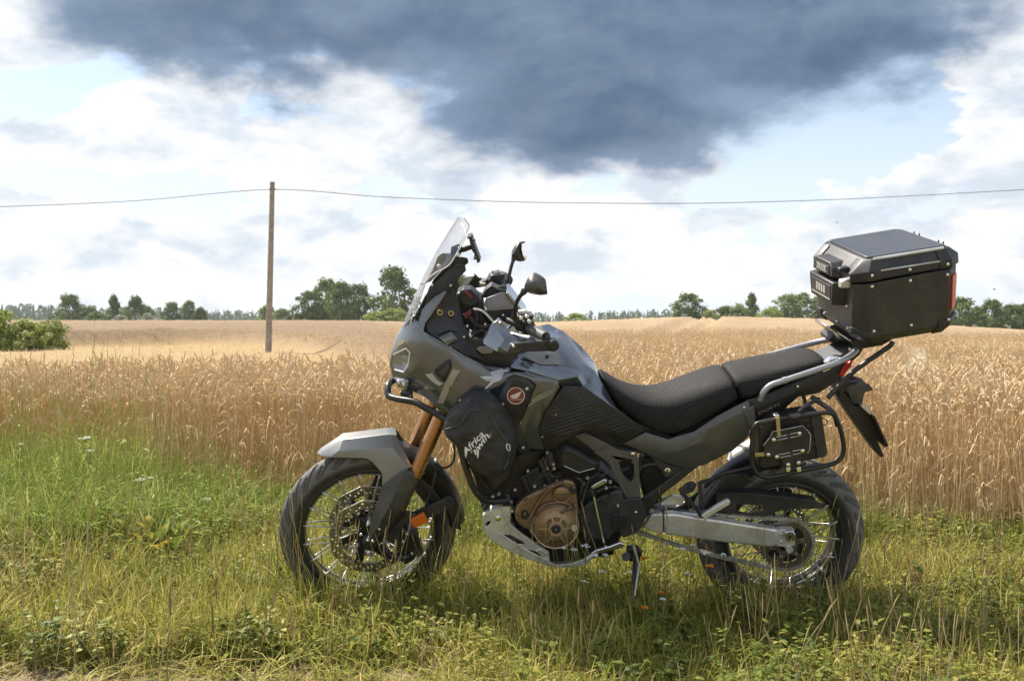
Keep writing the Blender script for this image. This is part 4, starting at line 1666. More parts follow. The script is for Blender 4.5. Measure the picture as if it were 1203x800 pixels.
def wheel(name, C, R_, hw, rim_r, frame_m, discs, kind, nspoke, rim_mats, hub_r, hub_w):
    """C: hub centre in bike coordinates; frame_m: rotation of the wheel's own axes"""
    root = bpy.data.objects.new(name, None)
    COL.objects.link(root)
    root.parent = bike
    root.matrix_local = Matrix.Translation(C) @ frame_m
    root.empty_display_size = .05
    link('tyre', tyre_mesh(R_, hw, rim_r, 720, kind), 'tyre_rubber', root, sharp=28)
    b = rim_r + .006
    rw = hw * .72
    lathe('rim', [(b, -rw), (b + .004, -rw - .004), (b - .006, -rw - .006), (b - .016, -rw + .002), (b - .020, -rw * .55), (b - .026, -.012), (b - .026, .012), (b - .020, rw * .55), (b - .016, rw - .002), (b - .006, rw + .006), (b + .004, rw + .004), (b, rw)], rim_mats[0], root, 96)
    for s in (-1, 1):
        ys = s * (rw * .55)
        lathe('rim_lip', [(b - .0205, ys - .004), (b - .0275, ys - .002), (b - .0275, ys + .002), (b - .0205, ys + .004)], rim_mats[1], root, 96)
    lathe('hub', [(0, -hub_w * 1.05), (.020, -hub_w * 1.05), (.024, -hub_w), (hub_r, -hub_w * .96), (hub_r + .006, -hub_w * .85), (hub_r, -hub_w * .7), (.032, -hub_w * .45), (.030, hub_w * .45), (hub_r, hub_w * .7), (hub_r + .006, hub_w * .85), (hub_r, hub_w * .96), (.024, hub_w), (.020, hub_w * 1.05), (0, hub_w * 1.05)], 'plastic_dark', root, 40)
    # crossed spokes, each from a hub flange to the rim's outer edge
    sp = None
    for i in range(nspoke):
        side = -1 if i % 2 == 0 else 1
        k = i // 2
        a0 = 2 * math.pi * (k + (.25 if side > 0 else 0)) / (nspoke / 2)
        sw = .62 if k % 2 else -.62
        p0 = Vector((math.cos(a0 + sw) * (hub_r + .004), side * hub_w * .86, math.sin(a0 + sw) * (hub_r + .004)))
        p1 = Vector((math.cos(a0) * (b - .010), side * rw * .95, math.sin(a0) * (b - .010)))
        d = p1 - p0
        if sp is None:
            bm = bmesh.new()
            add_tube(bm, [(0, 0, 0), (0, 0, .9), (0, 0, .905), (0, 0, 1)], [.0026, .0026, .0038, .0038], 6)
            sp = mesh_of(bm)
            sp.materials.append(MATS['spoke_metal'])
            sp.polygons.foreach_set('use_smooth', [True] * len(sp.polygons))
        o = bpy.data.objects.new('spoke', sp)
        COL.objects.link(o)
        o.parent = root
        M = Matrix.Translation(p0) @ d.to_track_quat('Z', 'Y').to_matrix().to_4x4()
        o.matrix_local = M @ Matrix.Diagonal((1, 1, d.length, 1))
    for (ro, ri, y, wv) in discs:
        M = Matrix.Translation((0, y, 0))
        dm = link('brake_disc', disc_mesh(ro, ri, wv, M), 'disc_metal', root, sharp=40)
        fin(dm, 0, .0045, off=0)
        bm = bmesh.new()
        n = 6
        for q in range(n):
            a = 2 * math.pi * q / n + .3
            ol = []
            for rr, da in ((.035, -.45), (.060, -.42), (ri - .012, -.16), (ri + .008, -.10), (ri + .008, .10), (ri - .012, .16), (.060, .02), (.035, .1)):
                ol.append((rr * math.cos(a + da), rr * math.sin(a + da)))
            add_prism(bm, ol, y - .004, y + .004)
        add_ring_lathe(bm, [(.028, y - .005), (.050, y - .005), (.050, y + .005), (.028, y + .005)], 40, close=True)
        link('disc_carrier', mesh_of(bm), 'plastic_dark', root)
        for q in range(n):
            bm = bmesh.new()
            a = 2 * math.pi * q / n + .3
            add_ring_lathe(bm, [(0, y - .007), (.006, y - .007), (.008, y - .004), (.008, y + .004), (0, y + .004)], 12, Matrix.Translation((math.cos(a) * (ri + .001), 0, math.sin(a) * (ri + .001))))
            link('disc_rivet', mesh_of(bm), 'alu_bright', root)
    return root


FC = FF.y(433.5, 621, 0)                 # front hub in the steered frame
FCB = STEER_M @ FC
front_wheel = wheel('front_wheel', FCB, .345, .048, .262, STEER_M.to_3x3().to_4x4() @ Matrix.Rotation(.2, 4, 'Y'),
                    [(.157, .112, -.062, 10), (.157, .112, .062, 10)], dict(n=27, sl=.95, w=.075), 40, ('plastic_dark', 'alu_bright'), .034, .055)
RC = FB.y(916, 627, 0)
rear_wheel = wheel('rear_wheel', RC, .328, .076, .228, Matrix.Rotation(.35, 4, 'Y'),
                   [(.128, .092, .075, 8)], dict(n=22, sl=1.15, w=.075, centre=True), 36, ('plastic_dark', 'alu_bright'), .042, .070)
WR_PX = 0


def arc(c, r, a0, a1, n):
    """points (x,z) on a circle, angles in degrees from +x (rear) towards +z"""
    return [(c.x + r * math.cos(R(a0 + (a1 - a0) * i / (n - 1))), c.z + r * math.sin(R(a0 + (a1 - a0) * i / (n - 1)))) for i in range(n)]


# ------------------------------------------------------------------ front fender and fork (steered)
def steered(bm):
    bm.transform(STEER_M)
    return mesh_of(bm)


V = {
    'tip': (372, 532, 0), 'tipn': (377, 535, -.035), 'ta': (397, 517.5, -.012), 'tb': (403, 516, -.030), 'tc': (457, 510, -.034), 'tc0': (456, 508.5, 0), 'ta0': (396, 517, 0),
    'sa': (398, 529.5, -.068), 'sb': (461, 526.5, -.080), 'la': (388, 537, -.062), 'lb': (430, 538, -.086), 'lc': (438, 543, -.094), 'ld': (449, 556, -.102), 'le': (449, 570, -.110),
    're': (480, 550, -.112), 'rd': (484, 548, -.10), 'rt': (466, 511, -.036), 'rt0': (466, 509.5, 0), 'rr': (489, 528, -.060), 'rr0': (490, 525, 0),
}
Fc = [('tip', 'tipn', 'tb', 'ta'), ('tip', 'ta', 'ta0'), ('ta', 'tb', 'tc', 'tc0', 'ta0'), ('tipn', 'la', 'sa', 'tb'), ('tb', 'sa', 'sb', 'tc'), ('la', 'lb', 'sb', 'sa'),
      ('lb', 'lc', 're', 'sb'), ('lc', 'ld', 'le', 're'), ('tc', 'rt', 'rt0', 'tc0'), ('tc', 'sb', 're', 'rd', 'rt')]
front_fender = shell('front_fender', V, Fc, 'fender_paint', bike, thick=.003, bevel=.0025, fr=FF)
# black inner fender between the legs and behind the wheel
def fender_arc(name, c, r, a0, a1, hw, mat, lip=.02, n=14, m=STEER_M, parent=bike, thick=.003):
    bm = bmesh.new()
    rows = []
    for i in range(n):
        a = R(a0 + (a1 - a0) * i / (n - 1))
        row = []
        for y, dr in ((-hw, -lip), (-hw * .97, -.004), (-hw * .6, .008), (0, .012), (hw * .6, .008), (hw * .97, -.004), (hw, -lip)):
            row.append(bm.verts.new((c.x + (r + dr) * math.cos(a), y, c.z + (r + dr) * math.sin(a))))
        rows.append(row)
    for A, B_ in zip(rows, rows[1:]):
        for j in range(6):
            bm.faces.new((A[j], A[j + 1], B_[j + 1], B_[j]))
    if m is not None:
        bm.transform(m)
    return fin(link(name, mesh_of(bm), mat, parent, sharp=50), 0, thick, off=0)


fender_arc('inner_fender', FC, .366, 88, 4, .066, 'plastic_dark', .055)
slab('fender_flap', [(528, 585), (536, 592), (541, 607), (542, 624), (533, 619), (527, 602)], -.075, .15, 'plastic', bike, .003, fr=FF)


def fork():
    for s in (-1, 1):
        y = .102 * s
        top = FF.y(532, 456, -.102); mid = FF.y(490.5, 552, -.102)
        top, mid = Vector((top.x, y, top.z)), Vector((mid.x, y, mid.z))
        bm = bmesh.new()
        add_tube(bm, [top, mid.lerp(top, .03), mid], [.0262, .0262, .0262], 28)
        add_tube(bm, [mid, mid + (mid - top).normalized() * .020], [.0285, .0275], 28)
        p = fin(link('fork_tube', steered(bm), 'copper', bike))
        axle = Vector((FC.x, y, FC.z))
        bm = bmesh.new()
        d = (mid - top).normalized()
        add_tube(bm, [mid, mid + d * .17, mid + d * .2], [.021, .021, .017], 16)
        link('fork_slider', steered(bm), 'bronze_dark', bike)
        # cast foot holding the axle
        bm = bmesh.new()
        ft = mid + d * .17
        add_tube(bm, smooth_path([ft, ft.lerp(axle, .5) + Vector((.006, 0, 0)), axle], 4), [.026, .027, .028, .028, .028, .027, .026, .026, .026][:9], 14)
        add_ring_lathe(bm, [(0, -.026), (.024, -.026), (.029, -.02), (.029, .02), (.024, .026), (0, .026)], 24, Matrix.Translation(axle))
        link('fork_foot', steered(bm), 'steel_black', bike)


fork()
# fork guards: near one traced, far one mirrored
V = {'a': (449, 569, -.108), 'b': (478, 550.5, -.112), 'c': (486, 555, -.128), 'd': (489, 566, -.132), 'e': (474, 594, -.140), 'f': (458, 618, -.140), 'g': (447, 621, -.142), 'h': (433.5, 634, -.138), 'i': (433, 626, -.128), 'j': (438, 603, -.118), 'k': (445, 585, -.112),
     'r0': (476, 552, -.126), 'r1': (460, 589, -.146), 'r2': (444, 619, -.150)}
fork_guard = shell('fork_guard', V, [('a', 'b', 'r0'), ('b', 'c', 'd', 'r0'), ('a', 'r0', 'r1', 'k'), ('r0', 'd', 'e', 'r1'), ('k', 'r1', 'r2', 'j'), ('r1', 'e', 'f', 'r2'), ('f', 'g', 'r2'), ('g', 'h', 'r2'), ('j', 'r2', 'h', 'i')], 'guard_paint', bike, thick=.003, bevel=.0025, fr=FF)
for px, py in ((445.5, 621.5), (438, 636), (432, 634.5), (424, 628)):
    bolt_px('bolt', px, py, -.146, .0062, 'alu_bright', bike, .005, FF)
# caliper, its bracket and the hose
slab('caliper_bracket', [(446, 622), (462, 605), (482, 602), (492, 606), (488, 613), (477, 617), (470, 627), (472, 640), (463, 640), (453, 633)], -.118, .022, 'plastic', bike, .004, fr=FF, sm=2)
slab('brake_caliper', [(468, 628), (480, 622), (492, 628), (494, 645), (487, 658), (476, 664), (468, 655), (472, 642)], -.112, .075, 'plastic_dark', bike, .008, 3, fr=FF)
for px, py in ((474, 636), (484, 650), (478, 627)):
    bolt_px('caliper_bolt', px, py, -.114, .006, 'alu_dull', bike, .005, FF)
slab('caliper_pads', [(488, 641), (495, 634), (498, 650), (490, 656)], -.085, .03, 'disc_metal', bike, .002, fr=FF)
bm = bmesh.new()
add_tube(bm, smooth_path([FF.y(448, 641, -.118), FF.y(458, 652, -.120), FF.y(470, 655, -.120), FF.y(480, 654, -.116)], 5), .015, 12)
link('fork_shoe_arm', steered(bm), 'steel_black', bike)
slab('reflector_arm', [(478, 607), (500, 596), (528, 583), (534, 588), (534, 597), (505, 608), (486, 616)], -.098, .018, 'plastic', bike, .003, fr=FF)
orange = slab('side_reflector', [(481.5, 611), (498.5, 603), (503.5, 613), (487, 620.5)], -.130, .022, 'reflector_orange', bike, .0025, fr=FF)
for y, pts in ((-.10, [(512, 541), (512, 556), (506, 577), (499, 598), (500, 610)]), (-.09, [(516, 548), (524, 549), (532, 543), (534, 530), (532, 515)]), (-.085, [(511, 542), (519, 551), (520, 556)])):
    tube('brake_hose', [P(a, b, y, FF) for a, b in pts], .0042, 'rubber', bike, 8, 6)
bolt_px('hose_clip', 512, 541, -.104, .007, 'alu', bike, .008, FF)

# triple clamp and steering head (dark, behind the fairing)
def clamps():
    for (px, py) in ((528, 464), (541, 435)):
        c = FF.y(px, py, -.102)
        bm = bmesh.new()
        for s in (-1, 1):
            add_ring_lathe(bm, [(.0, -.028), (.036, -.028), (.036, .028), (0, .028)], 20, Matrix.Translation((c.x, s * .102, c.z)) @ Matrix.Rotation(math.pi / 2, 4, 'X') @ Matrix.Rotation(0, 4, 'Y'))
        add_prism(bm, [(c.x - .02, c.z - .02), (c.x + .06, c.z - .02), (c.x + .06, c.z + .02), (c.x - .02, c.z + .02)], -.12, .12)
        fin(link('fork_clamp', steered(bm), 'plastic_dark', bike), .004)


clamps()

# ------------------------------------------------------------------ front fairing
V = {
    'c0': (459.5, 413, 0), 'c1': (457.5, 428, 0), 'c2': (462, 447, 0), 'c3': (473, 456.5, 0), 'cu0': (465, 397, 0), 'cu1': (471, 386, 0),
    'h0': (461, 416, -.030), 'h1': (477, 408, -.105), 'h2': (482, 414, -.122), 'h3': (479.5, 430, -.122), 'h4': (474, 438, -.112), 'h5': (463, 435, -.040), 'h6': (459.5, 428, -.018),
    'u0': (466, 397, -.03), 'u1': (474, 385, -.060), 'u2': (483, 380, -.095), 'u3': (490, 371, -.118), 'u4': (500, 358, -.140), 'u5': (511, 348, -.152), 'u6': (523.5, 341, -.155),
    'k1': (486, 398, -.150), 'k2': (497, 389, -.168), 'i3': (499, 380, -.160), 'i2': (507, 370, -.162), 'i1': (516, 357, -.162), 'i0': (524.5, 343, -.160),
    'r0': (502, 392, -.182), 'r1': (521, 403, -.214), 'r2': (546, 418, -.232), 'r3': (571, 430, -.226), 'r4': (601, 433, -.218),
    'm0': (494, 424, -.172), 'm1': (518, 438, -.214), 'm2': (548, 446, -.243), 'm3': (582, 444, -.243),
    'l0': (467, 451, -.055), 'l1': (481, 458, -.110), 'l2': (500, 467, -.150), 'l3': (512, 478, -.175), 'l4': (520, 488, -.195), 'l5': (540, 476, -.228), 'l6': (566, 462, -.246), 'l7': (592, 450, -.246),
}
Fc = [('c0', 'h0', 'h6', 'c1'), ('c1', 'h6', 'h5', 'c2'), ('c0', 'cu0', 'u0', 'h1', 'h0'), ('cu0', 'cu1', 'u1', 'u0'), ('u0', 'u1', 'k1', 'h1'), ('u1', 'u2', 'k2', 'k1'), ('u2', 'u3', 'i3', 'k2'), ('u3', 'u4', 'i2', 'i3'), ('u4', 'u5', 'i1', 'i2'), ('u5', 'u6', 'i0', 'i1'),
      ('h1', 'k1', 'h2'), ('h2', 'k1', 'm0'), ('h2', 'm0', 'h3'), ('k1', 'k2', 'r0', 'm0'), ('r0', 'r1', 'm1', 'm0'), ('r1', 'r2', 'm2', 'm1'), ('r2', 'r3', 'm3', 'm2'), ('r3', 'r4', 'l7', 'm3'),
      ('h3', 'm0', 'l1', 'h4'), ('h4', 'l1', 'l0'), ('h5', 'h4', 'l0', 'c2'), ('c2', 'l0', 'l1', 'c3'), ('m0', 'l2', 'l1'), ('m0', 'm1', 'l3', 'l2'), ('m1', 'l4', 'l3'), ('m1', 'm2', 'l5', 'l4'), ('m2', 'm3', 'l6', 'l5'), ('m3', 'l7', 'l6')]
fairing = shell('front_fairing', V, Fc, 'paint', bike, thick=.004, bevel=.006, sharp=24)
FBV = bvh_of(fairing)


# headlights: dark bowl, bright running-light frame, clear cover
def headlight(s):
    hv = ['h0', 'h1', 'h2', 'h3', 'h4', 'h5', 'h6']
    pts = [FB.y(*V[k]) for k in hv]
    pts = [Vector((p.x, p.y * s, p.z)) for p in pts]
    c = sum(pts, Vector()) / len(pts)
    back = Vector((.055, .0, .0))
    bm = bmesh.new()
    a = [bm.verts.new(p + Vector((.003, 0, 0))) for p in pts]
    b = [bm.verts.new(c + (p - c) * .72 + back) for p in pts]
    for i in range(7):
        j = (i + 1) % 7
        bm.faces.new((a[i], a[j], b[j], b[i]))
    bm.faces.new(b)
    root = link('headlight', mesh_of(bm), 'lens_grey', bike, sharp=20)
    bm = bmesh.new()
    q = [c + (p - c) * .93 + Vector((.002, -.002 * -s, 0)) for p in pts]
    add_tube(bm, [q[0], q[1], q[2], q[3], q[4], q[5]], .0040, 6)
    link('running_light', mesh_of(bm), 'lamp_white', root)
    for f, r_ in ((.35, .017), (-.35, .014)):
        p = c + (pts[1] - pts[4]) * f * .35 + Vector((.03, 0, 0))
        bm = bmesh.new()
        add_ring_lathe(bm, [(0, -.018), (r_, -.010), (r_, .02), (0, .02)], 16, Matrix.Translation(p) @ Matrix.Rotation(R(-75) * -s, 4, 'Z'))
        link('projector', mesh_of(bm), 'lens_grey', root)
    bm = bmesh.new()
    cv = bm.verts.new(c + Vector((-.008, .010 * s, 0)))
    rim = [bm.verts.new(p) for p in pts]
    for i in range(7):
        bm.faces.new((cv, rim[i], rim[(i + 1) % 7]))
    link('lens_cover', mesh_of(bm), 'lens_clear', root, sharp=0)


headlight(1)
headlight(-1)
# cornering lamp under the headlight
lamp = decal('cornering_lamp', [(466, 443), (481, 445.5), (481.5, 452), (477.5, 456), (470, 453)], FBV, 'lens_grey', bike, .004, 1, .006)
for k, (px, py) in enumerate(((470.5, 447.5), (476.5, 449.5))):
    p, n = hit(FBV, px, py, .008)
    bolt('lamp_bulb', p, n, .009, 'lamp_white', lamp, .006)
for nm, poly, mt, lf in (('side_vent', [(511, 434), (522, 424.5), (529.5, 421), (531.5, 430), (525, 443), (522, 448.5), (513, 440)], 'plastic_dark', .003),
                         ('vent_blade', [(517, 437), (524, 429), (528, 427), (529, 431), (524.5, 441), (522, 444)], 'plastic', .006),
                         ('stripe_decal', [(532.5, 433), (541, 435), (528, 458), (521, 474), (514, 473), (521, 455)], 'decal_olive', .0022),
                         ('stripe_decal', [(500, 439.5), (508, 438), (514, 446), (521, 450.5), (516, 453), (507, 447)], 'decal_grey', .0022),
                         ('arrow_decal', [(561, 441), (599, 431), (596, 437), (588, 447), (581, 449), (566, 461), (552, 466), (573, 448)], 'decal_grey', .0022),
                         ('small_decal', [(497, 456), (502, 452), (507, 455), (503, 457.5)], 'decal_gold', .0022)):
    decal(nm, poly, FBV, mt, bike, lf, 2, .002 if 'vent' in nm else 0)
decal('gold_flash', [(464, 405), (471, 400), (477, 398.5), (474, 404), (466, 408)], FBV, 'decal_gold', bike, .002, 1)
bolt_px('bolt', 540.5, 470.5, -.232, .005, 'alu', bike, .003)

# dark cockpit panel inside the fairing opening, with two power sockets and the turn signal
V2 = {'a': (524, 343, -.150), 'b': (533, 339, -.120), 'c': (540, 360, -.120), 'd': (545, 380, -.14), 'e': (550, 390, -.16), 'f': (544, 404, -.19), 'g': (560, 413, -.20), 'h': (571, 424, -.20), 'i': (546, 416, -.222), 'j': (521, 401, -.205), 'k': (503, 390, -.175), 'l': (500, 380, -.152), 'm': (512, 362, -.152), 'n': (520, 372, -.155), 'o': (537, 372, -.150)}
shell('cockpit_panel', V2, [('a', 'b', 'c', 'm'), ('m', 'c', 'o', 'n'), ('c', 'd', 'o'), ('m', 'n', 'l'), ('l', 'n', 'k'), ('n', 'o', 'f', 'j', 'k'), ('o', 'd', 'e', 'f'), ('f', 'e', 'g', 'i', 'j'), ('g', 'h', 'i')], 'plastic_dark', bike, thick=.003, bevel=.003)
for px, py in ((517, 367), (530, 368)):
    p = FB.y(px, py, -.158)
    s = lathe('power_socket', [(.0062, -.004), (.0105, -.004), (.0115, 0), (.0115, .006)], 'brass', bike, 20, Matrix.Translation(p))
    lathe('socket_cap', [(0, -.002), (.0062, -.003), (.0062, .004)], 'plastic_dark', s, 16, Matrix.Translation(p))
V3 = {'a': (515, 396, -.185), 'b': (530, 389, -.185), 'c': (538, 398, -.20), 'd': (525, 406, -.225), 'e': (520, 400, -.232), 'f': (531, 397, -.222)}
ts = shell('turn_signal', V3, [('a', 'b', 'f', 'e'), ('b', 'c', 'f'), ('a', 'e', 'd'), ('e', 'f', 'd'), ('f', 'c', 'd')], 'lens_grey', bike, thick=.003, bevel=.003)
V3 = {'a': (508, 378, -.150), 'b': (536, 374, -.150), 'c': (541, 391, -.170), 'd': (527, 388, -.185), 'e': (514, 393, -.185)}
shell('signal_housing', V3, [('a', 'b', 'd', 'e'), ('b', 'c', 'd')], 'plastic', bike, thick=.003, bevel=.003)

# ------------------------------------------------------------------ windscreen, its bracket, phone holder
def windscreen():
    rows = [  # (centre px, near edge px) from the foot to the top
        ((467, 397), (482, 381), .10), ((475, 376), (491, 352), .130), ((484, 354), (499, 332), .150), ((494, 331), (511, 321), .165), ((506, 306), (527, 312), .172), ((517, 287), (537, 297), .172), ((527, 271), (545, 283), .165), ((533, 262), (547, 275), .145), ((538, 254.5), (543, 262), .08)]
    rings = []
    for c, e, hw in rows:
        a = FB.y(c[0], c[1], 0); b = FB.y(e[0], e[1], -hw)
        ring = []
        for k in range(13):
            t = -1 + 2 * k / 12
            q = abs(t) ** 1.9
            ring.append(Vector((a.x + (b.x - a.x) * q, hw * t, a.z + (b.z - a.z) * q)))
        rings.append(ring)
    o = loft('windscreen', rings, 'screen_clear', bike, closed=False, caps=False, sharp=0)
    fin(o, 0, .004, sub=1)
    for k in (0, -1):
        tube('screen_edge_glint', [r[k] for r in rings], .0020, 'lamp_white', o, 6, 3)  # white tube added as the bright glint along the screen's rim
    return o


windscreen()
V = {'a': (491, 372, -.09), 'b': (497, 352, -.12), 'c': (503, 341, -.135), 'd': (517, 327, -.140), 'e': (531, 314, -.135), 'f': (540, 311, -.11), 'g': (547, 312, -.10), 'h': (548, 318, -.10), 'i': (541, 325, -.12), 'j': (535, 335, -.135), 'k': (530, 345, -.145), 'l': (524, 341, -.148), 'm': (510, 348, -.145), 'n': (500, 360, -.13)}
shell('screen_bracket', V, [('a', 'b', 'n'), ('b', 'c', 'm', 'n'), ('c', 'd', 'l', 'm'), ('d', 'e', 'j', 'l'), ('e', 'f', 'i', 'j'), ('f', 'g', 'h', 'i'), ('l', 'j', 'k')], 'plastic_dark', bike, thick=.006, bevel=.003)
slab('screen_mount', [(499, 333), (508, 318), (514, 302), (519, 297.5), (534, 298), (531, 309), (520, 316), (506, 331)], -.118, .008, 'display_grey', bike, .002)
slab('screen_mount_tab', [(530, 290), (539, 287), (541, 292), (534, 300), (532, 307), (529, 300)], -.118, .02, 'bracket_blue', bike, .002)
for px, py in ((515.5, 313), (538, 299.5)):
    bolt_px('bolt', px, py, -.172, .0075, 'alu', bike, .006)
for px, py in ((495.5, 333), (507.5, 335), (529.5, 335.5)):
    bolt_px('bolt', px, py, -.150, .005, 'alu_dull', bike, .004)
tube('screen_strut', [FB.y(530, 312, -.13), FB.y(536, 302, -.13), FB.y(541, 292, -.125)], .010, 'plastic_dark', bike, 10)
# air deflector ribs left of the screen foot
slab('screen_foot', [(484, 377), (492, 362), (499, 348), (502, 345), (496, 362), (489, 374)], -.128, .02, 'bracket_blue', bike, .002)

holder = empty('phone_holder', 'black clamp-style phone holder mounted behind the windscreen', 'phone holder', BIKE)
slab('arm', [(541, 291), (552, 288.5), (555, 293), (544, 297), (541, 296)], -.12, .03, 'plastic_dark', holder, .004)
slab('backplate', [(550.5, 279), (554, 278.5), (564.5, 307), (561, 310), (557.5, 299), (554, 294)], -.165, .10, 'plastic_dark', holder, .003)
slab('upper_jaw', [(548.5, 278.5), (553.5, 277.5), (554, 280), (549, 281)], -.170, .11, 'plastic', holder, .0015)
slab('lower_jaw', [(556, 303), (560, 302.5), (560.5, 305), (556.5, 305.5)], -.168, .10, 'plastic', holder, .0015)
slab('side_jaw', [(554.5, 282), (558, 281), (558.6, 283), (555, 284.5)], -.170, .012, 'plastic', holder, .001)
lathe('ball_joint', [(0, -.012), (.008, -.010), (.012, 0), (.008, .010), (0, .012)], 'plastic', holder, 16, Matrix.Translation(FB.y(540, 293, -.12)))

# ------------------------------------------------------------------ handlebar, controls, mirrors (steered)
def pf(px, py, y):
    return FF.y(px, py, y)


def bar():
    bm = bmesh.new()
    a = pf(641, 396, -.43); b = pf(622, 386, -.33); c = pf(598, 377, -.15)
    pts = [a, b, c, Vector((c.x - .02, -.05, c.z + .005)), Vector((c.x - .02, .05, c.z + .005)), Vector((c.x, .15, c.z)), Vector((b.x, .33, b.z)), Vector((a.x, .43, a.z))]
    add_tube(bm, smooth_path(pts, 5), .0125, 12)
    link('handlebar', steered(bm), 'steel_black', bike)
    for s in (-1, 1):
        p0 = Vector((a.x, s * .43, a.z)); p1 = Vector((b.x, s * .325, b.z))
        bm = bmesh.new()
        n = 9
        pts = [p0.lerp(p1, i / n) for i in range(n + 1)]
        add_tube(bm, pts, [.0175 if i % 2 else .0185 for i in range(n + 1)], 16)
        g = link('grip', steered(bm), 'grip_grey', bike)
        bm = bmesh.new()
        add_tube(bm, [p1, p1.lerp(p0, -.10), p1.lerp(p0, -.45), p1.lerp(p0, -.55)], [.026, .030, .030, .022], 14)
        link('switch_housing', steered(bm), 'plastic_dark', bike)
        q = p1.lerp(p0, -.3)
        bm = bmesh.new()
        add_prism(bm, [(q.x - .04, q.z + .015), (q.x + .02, q.z + .026), (q.x + .028, q.z + .046), (q.x - .03, q.z + .042)], s * .30 - .03, s * .30 + .03)
        fin(link('lever_perch', steered(bm), 'plastic', bike), .004)
        bm = bmesh.new()
        l0 = q + Vector((-.05, 0, .0))
        add_tube(bm, smooth_path([l0, l0 + Vector((-.02, s * .05, -.006)), p0 + Vector((-.055, 0, 0))], 5), .006, 8)
        link('lever', steered(bm), 'alu_bright', bike)
        bm = bmesh.new()
        add_tube(bm, [q + Vector((-.02, 0, .046)), q + Vector((.005, s * .01, .050))], .012, 10)
        link('reservoir', steered(bm), 'alu_dull', bike)


bar()
# switch gear block with pale buttons on the near side
for px, py, m_ in ((612, 374, 'alu_bright'), (619, 372, 'alu_bright'), (616, 379, 'plastic'), (622, 378, 'alu'), (611.5, 391.5, 'alu_bright'), (588, 380, 'brass')):
    bolt_px('button', px, py, -.345, .0075, m_, bike, .006, FF)


def hand_guard(s):
    V = {'a': (566, 399, -.30), 'b': (585, 372.5, -.30), 'c': (588, 374, -.33), 'd': (602, 393, -.40), 'e': (608, 398, -.43), 'f': (609, 409, -.445), 'g': (600, 416, -.44), 'h': (584, 413.5, -.41), 'i': (568, 404, -.335),
         'm0': (577, 380.5, -.335), 'm1': (593, 400, -.415), 'm2': (586, 408, -.425), 'n0': (571, 396, -.335), 'n1': (586, 407, -.41)}
    pts = {k: FF.y(*v) for k, v in V.items()}
    bm = bmesh.new()
    vs = {k: bm.verts.new((p.x, p.y * -s, p.z)) for k, p in pts.items()}
    for f in (('b', 'c', 'm0'), ('a', 'b', 'm0', 'n0'), ('m0', 'c', 'd', 'm1'), ('n0', 'm0', 'm1', 'm2', 'n1'), ('m1', 'd', 'e', 'f', 'g', 'm2'), ('a', 'n0', 'n1', 'h', 'i'), ('n1', 'm2', 'g', 'h')):
        bm.faces.new([vs[k] for k in f])
    root = fin(link('hand_guard', steered(bm), 'paint_blue_skylit' if s < 0 else 'plastic', bike, sharp=25), .003, .004)
    ol = [(600, 404), (612, 403), (640, 400.5), (648, 399), (654, 402), (655.5, 407), (652, 412.5), (645, 413), (620, 413.5), (604, 416), (596, 415)]
    q = [FF.y(a, b, -.452) for a, b in ol]
    bm = bmesh.new()
    add_prism(bm, [(p.x, p.z) for p in q], -.452 * -s, (-.452 + .020) * -s)
    fin(link('guard_bar', steered(bm), 'plastic', root), .005)
    e = FF.y(650, 406, -.455)
    M = STEER_M @ Matrix.Translation((e.x, e.y * -s, e.z))
    lathe('end_weight', [(0, -.010), (.015, -.010), (.020, -.004), (.020, .03), (0, .03)], 'plastic_dark', root, 20, M)
    for px, py in ((603, 406.5), (648.5, 409)):
        p = FF.y(px, py, -.455)
        n = STEER_M.to_3x3() @ Vector((0, s, 0))
        bolt('bolt', STEER_M @ Vector((p.x, p.y * -s, p.z)), n, .006, 'alu_bright', root, .005)


hand_guard(-1)
hand_guard(1)


def mirror_unit(stem_px, y_base, y_head, head_c, head_y, outline, glass_n, glass_c):
    """stem as a bent tube; head a tapering shell with the glass set in its open face"""
    pts = []
    n = len(stem_px)
    for i, (a, b) in enumerate(stem_px):
        pts.append(STEER_M @ FF.y(a, b, y_base + (y_head - y_base) * i / (n - 1)))
    st = tube('mirror', pts, .0072, 'steel_black', bike, 10, 5)
    tube('mirror_boot', [pts[0], pts[0].lerp(pts[1], .35)], [.012, .010], 'plastic', st, 12)
    c = STEER_M @ FF.y(*head_c, head_y)
    # head axes: n = direction the glass looks, up, side
    nrm = Vector(glass_n).normalized()
    side = Vector((0, 0, 1)).cross(nrm).normalized()
    up = nrm.cross(side)
    rings = []
    for d, sc in ((0.0, 1.0), (-.006, 1.03), (-.024, .97), (-.044, .72), (-.058, .38), (-.063, .10)):
        rings.append([c + nrm * d + side * (x * sc) + up * (z * sc + (-d) * -.15) for x, z in outline])
    h = loft('mirror_shell', rings, 'guard_paint', st, sub=1, sharp=60)
    bm = bmesh.new()
    bm.faces.new([bm.verts.new(c + nrm * -.001 + side * x * .90 + up * z * .90) for x, z in outline])
    g = link('mirror_glass', mesh_of(bm), 'mirror_glass', st)
    bm = bmesh.new()
    q = [c + nrm * .001 + side * x * .96 + up * z * .96 for x, z in outline]
    add_tube(bm, q + q[:1], .0035, 6, caps=False)
    link('mirror_rim', mesh_of(bm), 'plastic', st)


OUT = [(-.075, -.03), (-.070, .028), (-.045, .050), (.02, .052), (.062, .036), (.072, .0), (.055, -.040), (.0, -.052), (-.05, -.048)]


